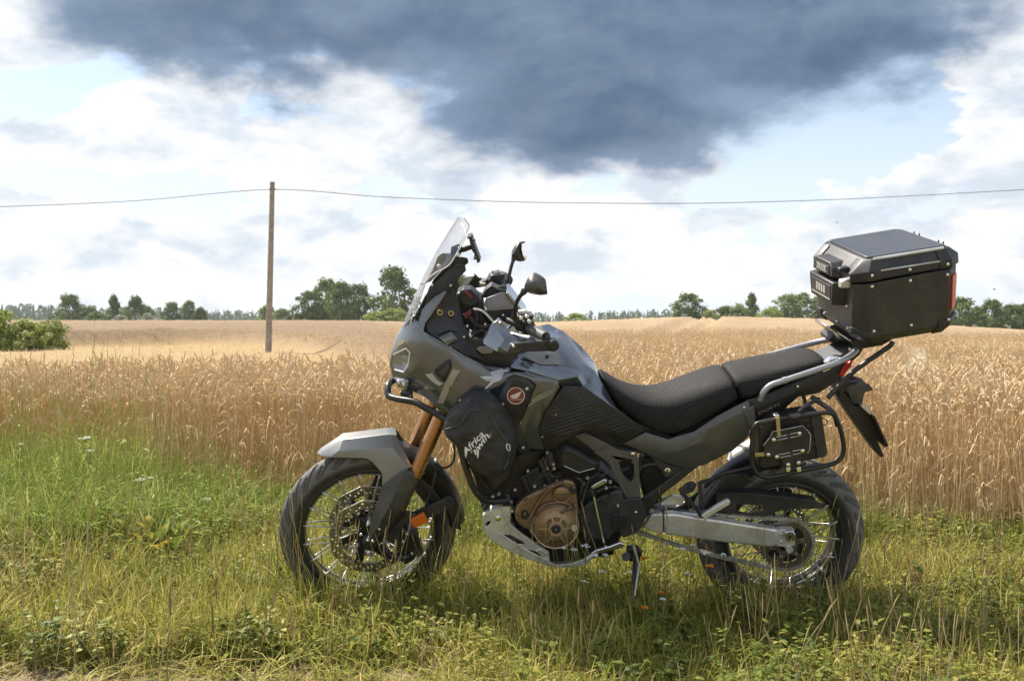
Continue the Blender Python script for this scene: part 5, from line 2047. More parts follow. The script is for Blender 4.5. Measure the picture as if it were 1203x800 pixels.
def mirror(stem_px, y0, y1, hull_px, glass_px, lift):
    pts = [P(a, b, y0 + (y1 - y0) * i / (len(stem_px) - 1), FF) for i, (a, b) in enumerate(stem_px)]
    st = tube('mirror', pts, .0072, 'steel_black', bike, 10, 5)
    tube('mirror_boot', [pts[0], pts[0].lerp(pts[1], .45)], [.0125, .010], 'plastic', st, 12)
    tube('mirror_joint', [pts[-1].lerp(pts[-2], .35), pts[-1]], [.009, .012], 'plastic', st, 12)
    bm = bmesh.new()
    for v in hull_px:
        bm.verts.new(P(*v, FF))
    r_ = bmesh.ops.convex_hull(bm, input=bm.verts)
    bmesh.ops.delete(bm, geom=[g for g in r_['geom_interior'] + r_['geom_unused'] if isinstance(g, bmesh.types.BMVert)], context='VERTS')
    bmesh.ops.dissolve_limit(bm, angle_limit=R(8), verts=bm.verts, edges=bm.edges)
    fin(link('mirror_shell', mesh_of(bm), 'guard_paint', st, sharp=50), .007, 0, 3, angle=15)
    g = [P(*v, FF) for v in glass_px]
    n = (g[1] - g[0]).cross(g[2] - g[0]).normalized()
    if n.x < 0:
        n = -n
    bm = bmesh.new()
    bm.faces.new([bm.verts.new(q + n * lift) for q in g])
    link('mirror_glass', mesh_of(bm), 'mirror_glass', st)


mirror([(604, 374), (605, 362), (609, 351), (616, 342)], -.31, -.37,
       [(615, 342, -.40), (616, 334, -.41), (620, 325.5, -.41), (627, 319.5, -.40), (634, 322.5, -.39), (641, 327.5, -.43), (643.5, 346, -.44), (634, 347, -.42), (622, 345, -.40),
        (624, 331, -.445), (630, 338, -.458), (626, 342, -.445), (641, 328, -.35), (643, 345.5, -.35), (627, 322, -.34), (618, 340, -.36), (633, 345, -.34)],
       [(641.3, 329, -.425), (643.4, 345, -.435), (643.2, 345, -.36), (641.3, 329, -.36)], .003)
GL = [(611.2, 285, .368), (616.8, 283, .40), (620.3, 287.5, .425), (621.8, 299.5, .425), (616.4, 307.2, .395), (612.6, 300, .372), (611, 292, .365)]
mirror([(596, 339), (598, 325), (601, 312), (604, 303)], .31, .37,
       GL + [(600.5, 301.5, .37), (601, 295, .38), (604, 289, .38), (609, 284.5, .375), (606, 307, .385), (611, 308, .39), (604, 298, .345), (607, 291, .35)],
       [(616.2 + (a - 616.2) * .84, 295.2 + (b - 295.2) * .86, c) for a, b, c in GL], .004)
# dark filler between the fairing and the tank
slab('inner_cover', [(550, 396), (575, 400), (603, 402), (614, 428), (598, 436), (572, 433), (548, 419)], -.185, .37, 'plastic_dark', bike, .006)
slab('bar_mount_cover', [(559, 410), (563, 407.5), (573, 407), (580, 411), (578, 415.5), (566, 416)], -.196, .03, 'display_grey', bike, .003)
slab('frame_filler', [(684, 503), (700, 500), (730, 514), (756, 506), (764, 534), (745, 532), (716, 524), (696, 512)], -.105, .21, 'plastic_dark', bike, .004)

# dash display: grey housing, dark visor, silver slab for the sky reflected in its glass
V = {'a': (568, 357, -.08), 'b': (571, 350, -.085), 'c': (590, 343, -.085), 'd': (596, 344, -.08), 'e': (605, 358, -.09), 'f': (598, 362, -.10), 'g': (572, 365, -.10)}
shell('display_housing', V, [('a', 'b', 'g'), ('b', 'c', 'f', 'g'), ('c', 'd', 'e', 'f')], 'display_grey', bike, thick=.006, bevel=.003)
slab('display_underside', [(571, 365), (598, 362.5), (608, 362), (613, 376), (585, 379), (573, 374)], -.095, .19, 'plastic_dark', bike, .004)
slab('display_screen', [(595, 344), (598, 344), (619, 371), (616, 373)], -.10, .20, 'alu_bright', bike, .001)
slab('display_hood', [(565, 350), (570, 341), (577, 335.5), (586, 340), (596, 342), (590, 345), (575, 350)], .05, .10, 'plastic', bike, .003)
slab('upper_clamp', [(590, 378), (608, 375), (617, 381), (612, 392), (594, 390)], -.12, .24, 'alu_dull', bike, .006)
# wiring and dark mass around the steering head
slab('steering_head', [(535, 345), (549, 342), (558, 349), (566, 352), (569, 372), (580, 382), (575, 404), (560, 416), (545, 404), (551, 388), (541, 365)], -.075, .15, 'plastic_dark', bike, .010)
slab('gauge_pod', [(539, 345), (543, 340), (553, 340), (561, 347), (563, 356), (553, 362), (543, 358)], -.110, .10, 'plastic_dark', bike, .006, 3)
slab('gauge_trim', [(544, 342), (549, 342), (556, 349), (553, 350.5)], -.114, .006, 'inner_red', bike, .001)
slab('red_connector', [(544, 370), (553, 363), (554, 368), (547, 376)], -.105, .02, 'inner_red', bike, .002)
for y, pts, r_, m_ in ((-.16, [(556, 363), (566, 365), (575, 373), (581, 380)], .0042, 'alu_dull'), (-.12, [(552, 372), (560, 382), (572, 384), (586, 378)], .006, 'rubber'), (-.15, [(548, 384), (557, 392), (566, 388), (576, 396)], .005, 'rubber'),
                       (-.10, [(556, 356), (560, 376), (557, 396), (563, 412)], .006, 'rubber'), (-.17, [(551, 400), (562, 406), (570, 402)], .005, 'rubber'), (-.14, [(560, 410), (572, 402), (580, 408), (590, 412)], .006, 'rubber')):
    tube('cable', [P(a, b, y) for a, b in pts], r_, m_, bike, 8, 5)
for px, py, y in ((549, 383, -.17), (553, 389, -.17), (545, 396, -.18), (570, 381, -.15), (553, 395, -.18)):
    bolt_px('clip', px, py, y, .0045, 'alu', bike, .004)

# ------------------------------------------------------------------ tank and shrouds
V = {
    'n0': (601, 402, 0), 'n1': (601, 404, -.10), 'n2': (598, 418, -.16), 'n3': (600, 432, -.205),
    'c1': (640, 387, 0), 'c2': (662, 389, 0), 'c3': (684, 408, 0), 'c4': (697, 424, 0), 'c5': (704, 438, 0),
    'e1': (637, 392, -.075), 'e2': (657, 397, -.085), 'e3': (683, 423, -.095), 'e4': (699, 436, -.09), 'e5': (709, 453, -.095),
    'f1': (648, 400, -.15), 'f2': (660, 412, -.165), 'f3': (664, 428, -.175), 'f4': (683, 436, -.150), 'f5': (690, 449, -.135),
    'g0': (610, 418, -.19), 'g1': (625, 428, -.218), 'g2': (652, 429, -.205), 'g3': (672, 433, -.180),
    'k0': (619, 436, -.228), 'k1': (655, 447, -.225), 'k2': (678, 442, -.190), 'k3': (686, 455, -.165), 'k4': (660, 454, -.205),
    'q1': (724, 478, -.125), 'q2': (758, 504, -.140), 'q0': (712, 472, -.165), 'q3': (752, 503, -.160), 's1': (730, 476, -.11),
}
Fc = [('n0', 'c1', 'e1', 'n1'), ('c1', 'c2', 'e2', 'e1'), ('c2', 'c3', 'e3', 'e2'), ('c3', 'c4', 'e4', 'e3'), ('c4', 'c5', 'e5', 'e4'), ('n1', 'e1', 'f1', 'n2'), ('e1', 'e2', 'f1'), ('e2', 'e3', 'f4', 'f3', 'f2', 'f1'),
      ('n2', 'f1', 'f2', 'g1', 'g0'), ('n2', 'g0', 'n3'), ('n3', 'g0', 'g1', 'k0'), ('f2', 'f3', 'g2', 'g1'), ('g1', 'g2', 'k1', 'k0'), ('g2', 'g3', 'k2', 'k1'), ('f3', 'f4', 'k2', 'g3', 'g2'), ('f4', 'e3', 'e4', 'f5'), ('f4', 'f5', 'k3', 'k2'), ('k2', 'k3', 'k4', 'k1'), ('e4', 'e5', 'q1', 'f5'),
      ('f5', 'q1', 'q0', 'k3'), ('q1', 'q2', 'q3', 'q0')]
tank = shell('fuel_tank', V, Fc, 'paint_blue_skylit', bike, thick=.004, bevel=.007, sharp=24)
V = {'a': (611, 417, -.215), 'b': (607, 416.5, -.205), 'c': (648, 411, -.185), 'd': (657, 414, -.19), 'e': (659, 428, -.205), 'f': (636, 428.5, -.222)}
shell('tank_side_cover', V, [('b', 'c', 'd', 'e', 'f', 'a')], 'paint_light', bike, thick=.004, bevel=.003)
lathe('filler_cap', [(0, -.004), (.028, -.004), (.034, 0), (.034, .008), (0, .008)], 'alu_dull', bike, 30, Matrix.Translation(FB.y(646, 389.5, 0)) @ Matrix.Rotation(R(-90), 4, 'X') @ Matrix.Rotation(R(0), 4, 'Z'))
bolt_px('bolt', 643, 418.5, -.205, .006, 'plastic_dark', bike, .005)
# olive shroud under the tank and ahead of the knee panel
V = {'a': (592, 437, -.240), 'b': (619, 437, -.238), 'c': (656, 447.5, -.232), 'd': (658, 455, -.222), 'e': (640, 486, -.205), 'f': (634, 503, -.200), 'g': (640, 528, -.19), 'h': (618, 527, -.20), 'i': (611, 500, -.225), 'j': (630, 452, -.243), 'k': (622, 446, -.244), 'l': (604, 440, -.246), 'm': (597, 444, -.246), 'n': (588, 452, -.248), 'o': (583, 470, -.245)}
shroud = shell('side_shroud', V, [('a', 'b', 'k', 'l'), ('a', 'l', 'm'), ('a', 'm', 'n'), ('b', 'c', 'j', 'k'), ('c', 'd', 'e', 'j'), ('j', 'e', 'f', 'i'), ('i', 'f', 'g', 'h')], 'paint', bike, thick=.004, bevel=.004)
SBV = bvh_of(shroud)
decal('stripe_decal', [(621.5, 471), (634, 462), (651.5, 455.5), (648, 462.5), (634, 469.5), (620.5, 477)], SBV, 'decal_olive', bike, .0025, 2)
V = {'a': (583, 470, -.245), 'b': (597, 445, -.250), 'c': (604, 440.5, -.250), 'd': (621, 446, -.250), 'e': (629, 453, -.248), 'f': (611, 499, -.232), 'g': (618, 522, -.215), 'h': (624, 533, -.20), 'i': (610, 532, -.21), 'j': (600, 515, -.23), 'b1': (600, 449, -.262), 'c1': (605.5, 445, -.262), 'd1': (619, 450, -.262), 'e1': (624, 455, -.260), 'f1': (608, 495, -.245), 'a1': (590, 472, -.258)}
cover = shell('side_cover', V, [('a', 'b', 'b1', 'a1'), ('b', 'c', 'c1', 'b1'), ('c', 'd', 'd1', 'c1'), ('d', 'e', 'e1', 'd1'), ('e', 'f', 'f1', 'e1'), ('a1', 'b1', 'c1', 'd1', 'e1', 'f1'), ('f', 'g', 'h', 'i', 'j'), ('a', 'a1', 'f1', 'f', 'j')], 'plastic', bike, thick=.004, bevel=.004)
CBV = bvh_of(cover)
for px, py in ((619, 456.5), (590.5, 475), (614.5, 525.5)):
    p, n = hit(CBV, px, py, .001, -.25)
    bolt('bolt', p, n, .006, 'alu', bike, .004)
# round red badge with a white wing
p, n = hit(CBV, 606, 464.5, .002, -.26)
q = Vector((0, -1, 0))
BM_ = Matrix.Translation(p)
badge = lathe('badge', [(0, -.002), (.028, -.002), (.030, 0), (.030, .003)], 'red_paint', bike, 40, BM_)
lathe('badge_rim', [(.0285, -.0025), (.0308, -.0035), (.0322, -.001), (.0322, .003)], 'badge_white', badge, 40, BM_)
s_ = .00305
wing = [(-6.6, 1.2), (-6.0, -.2), (-2.0, -1.9), (3.6, -4.2), (6.4, -5.9), (6.0, -3.6), (4.6, -1.2), (3.3, .9), (2.2, 1.7), (.6, 2.2), (1.5, 2.9), (-2.2, 3.0), (-4.6, 2.6), (-5.2, 1.7)]
bm = bmesh.new()
add_prism(bm, [(p.x + a * s_, p.z - b * s_) for a, b in wing], p.y - .0042, p.y - .0015)
link('badge_wing', mesh_of(bm), 'badge_white', badge)
tm = text_mesh('HONDA', .0105, .0)
tm.transform(Matrix.Translation((p.x - .0205, p.y - .0030, p.z - .0155)) @ Matrix.Rotation(R(90), 4, 'X') @ Matrix.Diagonal((1.12, .8, 1, 1)))
link('badge_lettering', tm, 'badge_white', badge, smooth=False)

# ribbed black knee panel
V = {'a': (656, 462, -.214), 'b': (662.5, 453.5, -.213), 'c': (686, 454, -.190), 'd': (756, 503.5, -.165), 'd2': (757, 507, -.160), 'e': (736, 519, -.158), 'f': (727, 519.5, -.160), 'g': (700, 505.5, -.185), 'h': (684, 506, -.198), 'i': (655, 523, -.200), 'j': (641, 529, -.198), 'k': (633, 504, -.208), 'l': (640, 486, -.212)}
knee = shell('knee_panel', V, [('a', 'b', 'c', 'g', 'h'), ('c', 'd', 'd2', 'e', 'f', 'g'), ('a', 'h', 'i', 'j', 'k', 'l')], 'plastic_dark', bike, thick=.004, bevel=.004)
KBV = bvh_of(knee)
V = [(658, 463), (664, 456.5), (684, 456.5), (748, 503.5), (729, 511), (704, 499), (692, 500), (656, 512.5), (638, 505)]


def ribs():
    bm = bmesh.new()
    def inside(x, y):
        c = False
        j = len(V) - 1
        for i in range(len(V)):
            xi, yi = V[i]; xj, yj = V[j]
            if (yi > y) != (yj > y) and x < (xj - xi) * (y - yi) / (yj - yi) + xi:
                c = not c
            j = i
        return c
    for k in range(26):
        off = 452 + k * 4.3
        run = []
        for t in range(0, 130, 3):
            x = 634 + t
            y = off - t * .30 + 14
            if inside(x, y):
                run.append((x, y))
            elif run:
                break
        if len(run) > 2:
            pts = [hit(KBV, a, b, .0008, -.19)[0] for a, b in run]
            add_tube(bm, pts, .0024, 5)
    return mesh_of(bm)


link('knee_panel_ribs', ribs(), 'plastic', bike)
for px, py in ((653, 487), (637, 513)):
    p, n = hit(KBV, px, py, .001)
    bolt('bolt', p, n, .003, 'alu', bike, .002)

# ------------------------------------------------------------------ seats
def seat_rings(st, edge=.85):
    rings = []
    for top, bot, hw, crown in st:
        t = FB.y(top[0], top[1], .04)
        b = FB.y(bot[0], bot[1], -hw)
        xc = t.x
        dx = b.x - t.x
        prof = [(-1.0, 0.0), (-1.03, .28), (-.98, .60), (-.86, .82), (-.62, .95), (-.3, 1.0), (0, 1.0 + crown), (.3, 1.0), (.62, .95), (.86, .82), (.98, .60), (1.03, .28), (1.0, 0.0), (.5, -.06), (0, -.06), (-.5, -.06)]
        rings.append([Vector((xc + dx * (1 - max(0, min(1, h))), y * hw, b.z + (t.z - b.z) * h)) for y, h in prof])
    return rings


st = [((700, 431), (711, 455), .060, .0), ((707, 433), (722, 470), .088, .02), ((720, 443), (737, 488), .105, .02), ((738, 451), (755, 503), .128, .02), ((760, 455), (775, 512), .148, .02), ((785, 450), (795, 513), .160, .02), ((808, 441), (815, 505), .166, .02), ((832, 433), (842, 487), .165, .02), ((846, 430), (864, 473), .158, .02), ((850, 432), (872, 468), .150, .0)]
rider_seat = loft('rider_seat', seat_rings(st), 'seat_mesh', bike, sub=2, sharp=0)
st = [((849, 432), (868, 470), .135, .0), ((851, 428), (876, 470), .150, .02), ((862, 425.5), (890, 468), .152, .02), ((884, 421), (903, 462), .145, .02), ((910, 416), (922, 449), .138, .02), ((936, 411.5), (944, 439), .130, .02), ((953, 409.5), (960, 434), .118, .02), ((962, 415), (967, 430), .100, .0)]
pillion_seat = loft('pillion_seat', seat_rings(st), 'seat_mesh', bike, sub=2, sharp=0)

# ------------------------------------------------------------------ side and tail panels
V = {'a': (733, 521, -.150), 'b': (758, 508, -.158), 'c': (785, 516, -.168), 'd': (815, 507, -.172), 'e': (842, 489, -.170), 'f': (862, 478, -.166), 'g': (879, 470, -.162), 'h': (882, 482, -.172), 'i': (884, 498, -.176), 'j': (878, 514, -.170), 'k': (860, 530, -.158), 'l': (826, 547, -.150), 'm': (806, 549.5, -.150), 'n': (786, 545, -.150), 'o': (762, 534, -.150), 'p': (866, 487, -.180), 'q': (822, 520, -.182), 'r': (796, 530, -.178), 's': (834, 503, -.184)}
side_panel = shell('side_panel', V, [('a', 'b', 'c', 'r', 'o'), ('c', 'd', 's', 'q', 'r'), ('d', 'e', 's'), ('e', 'f', 'p', 's'), ('f', 'g', 'h', 'p'), ('p', 'h', 'i', 'j', 'k'), ('s', 'p', 'k', 'q'), ('q', 'k', 'l', 'm'), ('r', 'q', 'm', 'n'), ('o', 'r', 'n')], 'frame_paint', bike, thick=.004, bevel=.004, sharp=22)
V = {'a': (876, 470, -.160), 'b': (900, 464, -.160), 'c': (930, 452, -.155), 'd': (968, 437, -.140), 'e': (998, 424, -.110), 'f': (1001, 430, -.10), 'g': (985, 447, -.12), 'h': (962, 462, -.140), 'i': (938, 466, -.152), 'j': (919, 483, -.155), 'k': (889, 493, -.165), 'l': (884, 481, -.168), 'm': (928, 460, -.164)}
tail_panel = shell('tail_panel', V, [('a', 'b', 'm', 'k', 'l'), ('b', 'c', 'm'), ('m', 'c', 'd', 'h', 'i', 'j'), ('k', 'm', 'j'), ('d', 'e', 'f', 'g', 'h')], 'plastic_dark', bike, thick=.004, bevel=.003)
TBV = bvh_of(tail_panel)
slab('tail_bracket', [(884, 472), (896, 470), (903, 468), (915, 461), (918, 457), (931, 454), (935, 461), (905, 474), (886, 482)], -.168, .010, 'bracket_blue', bike, .002)
slab('rack_lug', [(872, 484), (886, 476.5), (888, 495), (884, 503), (879, 500), (877, 492)], -.182, .02, 'frame_paint', bike, .003)
bolt_px('bolt', 874, 478.5, -.186, .005, 'alu_bright', bike, .003)
bolt_px('bolt', 937, 454, -.165, .005, 'alu_bright', bike, .003)


def lettering(txt, px, py, px2, py2, size, bvh, mat, shear=.25, name='lettering', parent=bike, lift=.003, bold=0.0):
    """flat letters laid on a surface, running from one picture point to another"""
    tm = text_mesh(txt, 1.0, shear, 0.0, bold)
    co = np.array([v.co[:] for v in tm.vertices])
    w = co[:, 0].max() - co[:, 0].min()
    x0 = co[:, 0].min()
    dx, dy = px2 - px, py2 - py
    L = math.hypot(dx, dy)
    for v in tm.vertices:
        t = (v.co.x - x0) / w
        h = v.co.y * size
        q = hit(bvh, px + dx * t + dy / L * h, py + dy * t - dx / L * h, lift)[0]
        v.co = q
    return link(name, tm, mat, parent, smooth=False)


lettering('SPORTS', 890.5, 487.5, 916.5, 475.5, 4.6, TBV, 'decal_gold')
lettering('ADVENTURE', 889, 483.5, 913, 472.5, 3.4, TBV, 'bracket_blue')

slab('seat_base', [(735, 492), (790, 514), (846, 486), (886, 468), (958, 440), (966, 432), (968, 438), (930, 462), (884, 490), (812, 528), (745, 512)], -.128, .256, 'plastic_dark', bike, .004)
slab('dark_gap_filler', [(641, 526), (662, 510), (700, 503), (728, 516), (716, 524), (704, 544), (664, 522), (648, 536)], -.12, .24, 'plastic_dark', bike, .004)  # dark filler slab added to close the gap under the knee panel
for pts in ([(541, 436), (535, 448), (528, 462), (521, 486)], [(600, 434), (592, 450), (584, 462)], [(503, 393), (512, 400), (527, 409), (548, 421), (572, 432)]):
    q = smooth_path([Vector((a, b, 0)) for a, b in pts], 5)
    tube('panel_gap', [hit(FBV, v.x, v.y, .0003, -.22)[0] for v in q], .0013, 'plastic_dark', bike, 5)

# grab rails
def rails():
    ptsN = [(893, 470, -.165), (897, 461, -.172), (905, 453, -.176), (920, 447.5, -.178), (955, 436, -.172), (985, 425.5, -.160), (1000, 417, -.13), (1006, 411, -.10)]
    for s in (-1, 1):
        pts = []
        for a, b, y in ptsN:
            p = FB.y(a, b, y)
            pts.append(Vector((p.x, p.y * -s, p.z)))
        tube('grab_rail', pts, .0112, 'rail_grey', bike, 12, 5)
        c = pts[3]
        tube('rail_collar', [c, c + (pts[4] - c).normalized() * .012], .0132, 'rail_grey', bike, 14)


rails()
slab('rear_carrier', [(966, 430), (972, 424), (998, 412), (1012, 403), (1016, 408), (1010, 418), (998, 428), (986, 434)], -.085, .17, 'plastic_dark', bike, .006)
for s, y in ((-1, -.13), (1, .09)):
    slab('carrier_arm', [(968, 427), (976, 420), (984, 418), (995, 421), (990, 425), (978, 428)], y, .03, 'chrome', bike, .006, 3)
slab('case_plate_latch', [(974, 398), (980, 392), (992, 392), (994, 397), (988, 402), (976, 403)], .02, .12, 'plastic_dark', bike, .004)
slab('tail_light', [(985.5, 441), (991, 431), (999, 424), (1003, 424), (998, 432), (991.5, 442.5)], -.125, .25, 'reflector_red', bike, .003)
slab('rear_support', [(984, 452), (992, 447), (1000, 448), (992, 462), (986, 467)], -.05, .10, 'plastic_dark', bike, .004)

# support struts from the carrier to the subframe (both sides)
for s in (-1, 1):
    def pp(a, b, y):
        q = FB.y(a, b, y)
        return Vector((q.x, q.y * -s, q.z))
    tube('carrier_strut', [pp(1049, 401, -.16), pp(1046, 406, -.16), pp(1036, 413, -.16), pp(1006, 434, -.165), pp(984, 455, -.172), pp(972, 468, -.175)], .0092, 'steel_black', bike, 10, 5)
    # pannier frame loop
    loop = [(884, 505), (883, 525), (883.5, 543), (887, 553), (895, 559), (908, 560), (940, 553), (974, 546), (986, 540), (991, 530), (990, 515), (985, 497), (980, 488), (972, 484.5), (950, 487), (925, 490.5), (900, 495), (889, 498)]
    tube('pannier_rack', [pp(a, b, -.245) for a, b in loop + loop[:1]], .0086, 'steel_black', bike, 10, 4)
    tube('rack_strut', [pp(953, 466, -.18), pp(962, 472, -.20), pp(975, 481, -.235), pp(981, 488, -.246), pp(984, 500, -.24)], .0092, 'steel_black', bike, 10, 4)
    tube('rack_strut', [pp(938, 485, -.24), pp(945, 478, -.22), pp(962, 468, -.18)], .0075, 'steel_black', bike, 8, 4)
    tube('rack_strut', [pp(884, 548, -.245), pp(872, 551, -.22), pp(850, 556, -.18), pp(838, 562, -.16), pp(828, 572, -.15)], .0080, 'steel_black', bike, 8, 4)

# plate holder and tail unit
V = {'a': (985, 452, -.03), 'b': (1009, 447.5, -.045), 'c': (1021, 451, -.045), 'd': (1027, 458, -.04), 'e': (1016, 461.5, -.045), 'f': (1013, 476, -.045), 'g': (1001, 474, -.05), 'h': (997, 462, -.055), 'i': (1004, 452, -.055)}
shell('rear_fender', V, [('a', 'b', 'i'), ('b', 'c', 'd', 'e', 'i'), ('a', 'i', 'h'), ('i', 'e', 'f', 'g', 'h')], 'guard_paint', bike, thick=.006, bevel=.004)
slab('rear_fender_core', [(986, 455), (1010, 451), (1020, 455), (1012, 462), (1012, 476), (1002, 474), (996, 464)], -.04, .08, 'plastic', bike, .004)
slab('plate_holder', [(981, 463), (990, 459), (1000, 468), (1003, 476), (1016, 478), (1027, 489), (1031, 500), (1043, 523), (1040, 526), (1031, 518), (1039, 536), (1035, 537.5), (1030, 532)], -.045, .09, 'plastic_dark', bike, .003)
slab('plate_edge', [(1011, 477), (1014, 475), (1026, 485), (1024, 489)], -.065, .13, 'alu_dull', bike, .001)
slab('licence_plate', [(1026, 490), (1028, 489), (1044, 523), (1042, 525)], -.10, .20, 'plastic_dark', bike, .0008)

# ------------------------------------------------------------------ frame
slab('frame_upper', [(674, 512), (684, 508.5), (694, 511), (718, 523.5), (698, 531)], -.150, .03, 'frame_paint', bike, .005)
outer = [(697, 531), (717, 523.5), (728, 529), (741, 530), (748, 530), (750, 541), (751, 565), (753, 586), (736, 587.5), (734, 578), (724, 558), (712, 541)]
hole = [(727, 542), (737, 539), (745, 546), (745, 561), (741, 566.5), (734, 561), (729, 552)]


def plate_with_hole(name, outer, hole, y, thick, mat, bevel=.004):
    """a cast plate with a real opening: rings bridged between outline and opening"""
    O = [FB.y(a, b, y) for a, b in outer]
    Hh = [FB.y(a, b, y) for a, b in hole]
    polys = tessellate_polygon([[Vector((p.x, p.z, 0)) for p in O], [Vector((p.x, p.z, 0)) for p in Hh]])
    allp = O + Hh
    bm = bmesh.new()
    f_ = [bm.verts.new((p.x, y, p.z)) for p in allp]
    b_ = [bm.verts.new((p.x, y + thick, p.z)) for p in allp]
    for t in polys:
        try:
            bm.faces.new([f_[i] for i in t]); bm.faces.new([b_[i] for i in reversed(t)])
        except ValueError:
            pass
    n = len(O)
    for base, cnt in ((0, n), (n, len(Hh))):
        for i in range(cnt):
            a, b = base + i, base + (i + 1) % cnt
            bm.faces.new((f_[a], f_[b], b_[b], b_[a]))
    return fin(link(name, mesh_of(bm), mat, bike, sharp=30), bevel, 0, 3, angle=40)


plate_with_hole('main_frame', outer, hole, -.152, .045, 'frame_paint', .0012)
plate_with_hole('main_frame', outer, hole, .107, .045, 'frame_paint', .0012)
slab('frame_web', [(724, 536), (748, 534), (748, 575), (736, 570)], -.10, .05, 'plastic_dark', bike, .003)
bolt_px('bolt', 743.5, 533, -.156, .0085, 'alu_bright', bike, .006)
slab('frame_rib', [(714, 541), (717, 539), (738, 583), (735, 585)], -.158, .01, 'frame_paint', bike, .003)
pivot = slab('pivot_cover', [(731, 588), (738, 586), (753, 585), (757, 596), (760, 606), (754, 620), (745, 628), (732, 632), (727, 625), (723, 612), (727, 600)], -.165, .05, 'plastic', bike, .005)
lathe('pivot_cap', [(0, -.006), (.018, -.006), (.022, 0), (.022, .02)], 'plastic_dark', bike, 28, Matrix.Translation(FB.y(729.5, 614, -.168)))
bolt_px('bolt', 747, 601.5, -.168, .006, 'alu_bright', bike, .005)
slab('pivot_boss', [(720, 604), (726, 602), (727, 624), (722, 626), (718, 616)], -.172, .03, 'steel_black', bike, .004)
# subframe: lower rails rising to the tail, both sides
for y in (-.150, .128):
    slab('subframe_rail', [(753, 588), (764, 580), (800, 552), (812, 546.5), (825, 544), (818, 550), (776, 583), (763, 601), (754, 613)], y, .022, 'steel_black', bike, .004)
slab('subframe_fill', [(757, 536), (790, 546), (812, 549), (800, 556), (775, 576), (757, 587), (752, 560)], -.06, .12, 'plastic_dark', bike, .008)
slab('lock_plate', [(762, 534), (786, 546), (805, 549), (794, 558), (782, 562), (776, 552)], -.140, .012, 'plastic', bike, .004)
lk = bolt_px('seat_lock', 784, 552.5, -.150, .0125, 'alu_bright', bike, .005)
slab('key_slot', [(783.4, 550.5), (784.8, 550.5), (784.8, 555), (783.4, 555)], -.1565, .002, 'plastic_dark', lk, .0)
# pillion peg hanger
for y in (-.165, .145):
    slab('peg_hanger', [(797, 577), (808, 568), (815, 566), (819, 570), (815, 577), (808, 580), (801, 580)], y, .018, 'bracket_blue', bike, .003)
    for a, b, w in (((801, 579), (823, 603), 5), ((822.5, 567), (824.5, 603), 4.5), ((851, 561), (826, 594), 4), ((822, 568), (858, 558), 3.5)):
        d = Vector((b[0] - a[0], b[1] - a[1])).normalized()
        n = Vector((-d.y, d.x)) * w * .5
        slab('hanger_strut', [(a[0] + n.x, a[1] + n.y), (b[0] + n.x, b[1] + n.y), (b[0] - n.x, b[1] - n.y), (a[0] - n.x, a[1] - n.y)], y + .001, .016, 'bracket_blue', bike, .002)
bolt_px('bolt', 811, 572, -.170, .0085, 'bracket_blue', bike, .006)
bolt_px('bolt', 824.5, 601.5, -.168, .005, 'alu_bright', bike, .004)
slab('pillion_peg', [(824, 606), (829, 602), (855, 587), (858, 588), (857.5, 592.5), (832, 608), (829, 612)], -.205, .022, 'alu', bike, .003)
slab('peg_bracket', [(820, 599), (829, 599), (832, 606), (826, 610), (820, 606)], -.185, .03, 'steel_black', bike, .003)

# ------------------------------------------------------------------ swingarm, chain, sprocket
V = {'a': (780, 604, -.130), 'b': (792, 603, -.130), 'c': (850, 612, -.135), 'd': (905, 620.5, -.140), 'e': (914, 622, -.140), 'f': (913, 641, -.140), 'g': (905, 643, -.140), 'h': (850, 638, -.135), 'i': (781, 628, -.130), 't1': (790, 605, -.120)}
sw = slab('swingarm', [(780, 604), (792, 603), (850, 611.5), (905, 620.5), (914, 622), (913, 641.5), (905, 643), (850, 637.5), (781, 628)], -.148, .042, 'alu', bike, .010, 4)
slab('swingarm', [(780, 604), (792, 603), (850, 611.5), (905, 620.5), (914, 622), (913, 641.5), (905, 643), (850, 637.5), (781, 628)], .106, .042, 'alu', bike, .010, 4)
slab('swingarm_nose', [(756, 620), (766, 604), (778.5, 603.5), (779.5, 627.5), (768, 625)], -.142, .040, 'alu_dull', bike, .005, 3)
slab('swingarm_bridge', [(758, 612), (768, 604), (800, 606), (800, 628), (770, 624)], -.10, .20, 'plastic_dark', bike, .008)
slab('chain_adjuster', [(913, 623), (921, 621.5), (933, 622), (934.5, 641), (924, 643), (912, 641.5)], -.144, .036, 'alu_dull', bike, .003)
nut = slab('axle_nut', [(922, 626), (926, 623.5), (932, 624), (935, 628), (934, 634.5), (929, 637), (923.5, 635)], -.160, .022, 'alu_bright', bike, .003)
bolt_px('axle_end', 928.5, 630.5, -.163, .0075, 'plastic_dark', nut, .004)
for px, py in ((917.5, 627), (918, 636)):
    bolt_px('adjuster_bolt', px, py, -.146, .005, 'alu_bright', bike, .006)
tube('axle', [Vector((RC.x, -.15, RC.z)), Vector((RC.x, .15, RC.z))], .014, 'alu_dull', bike, 16)
CHY = -.098
SC = Vector((RC.x, CHY, RC.z))


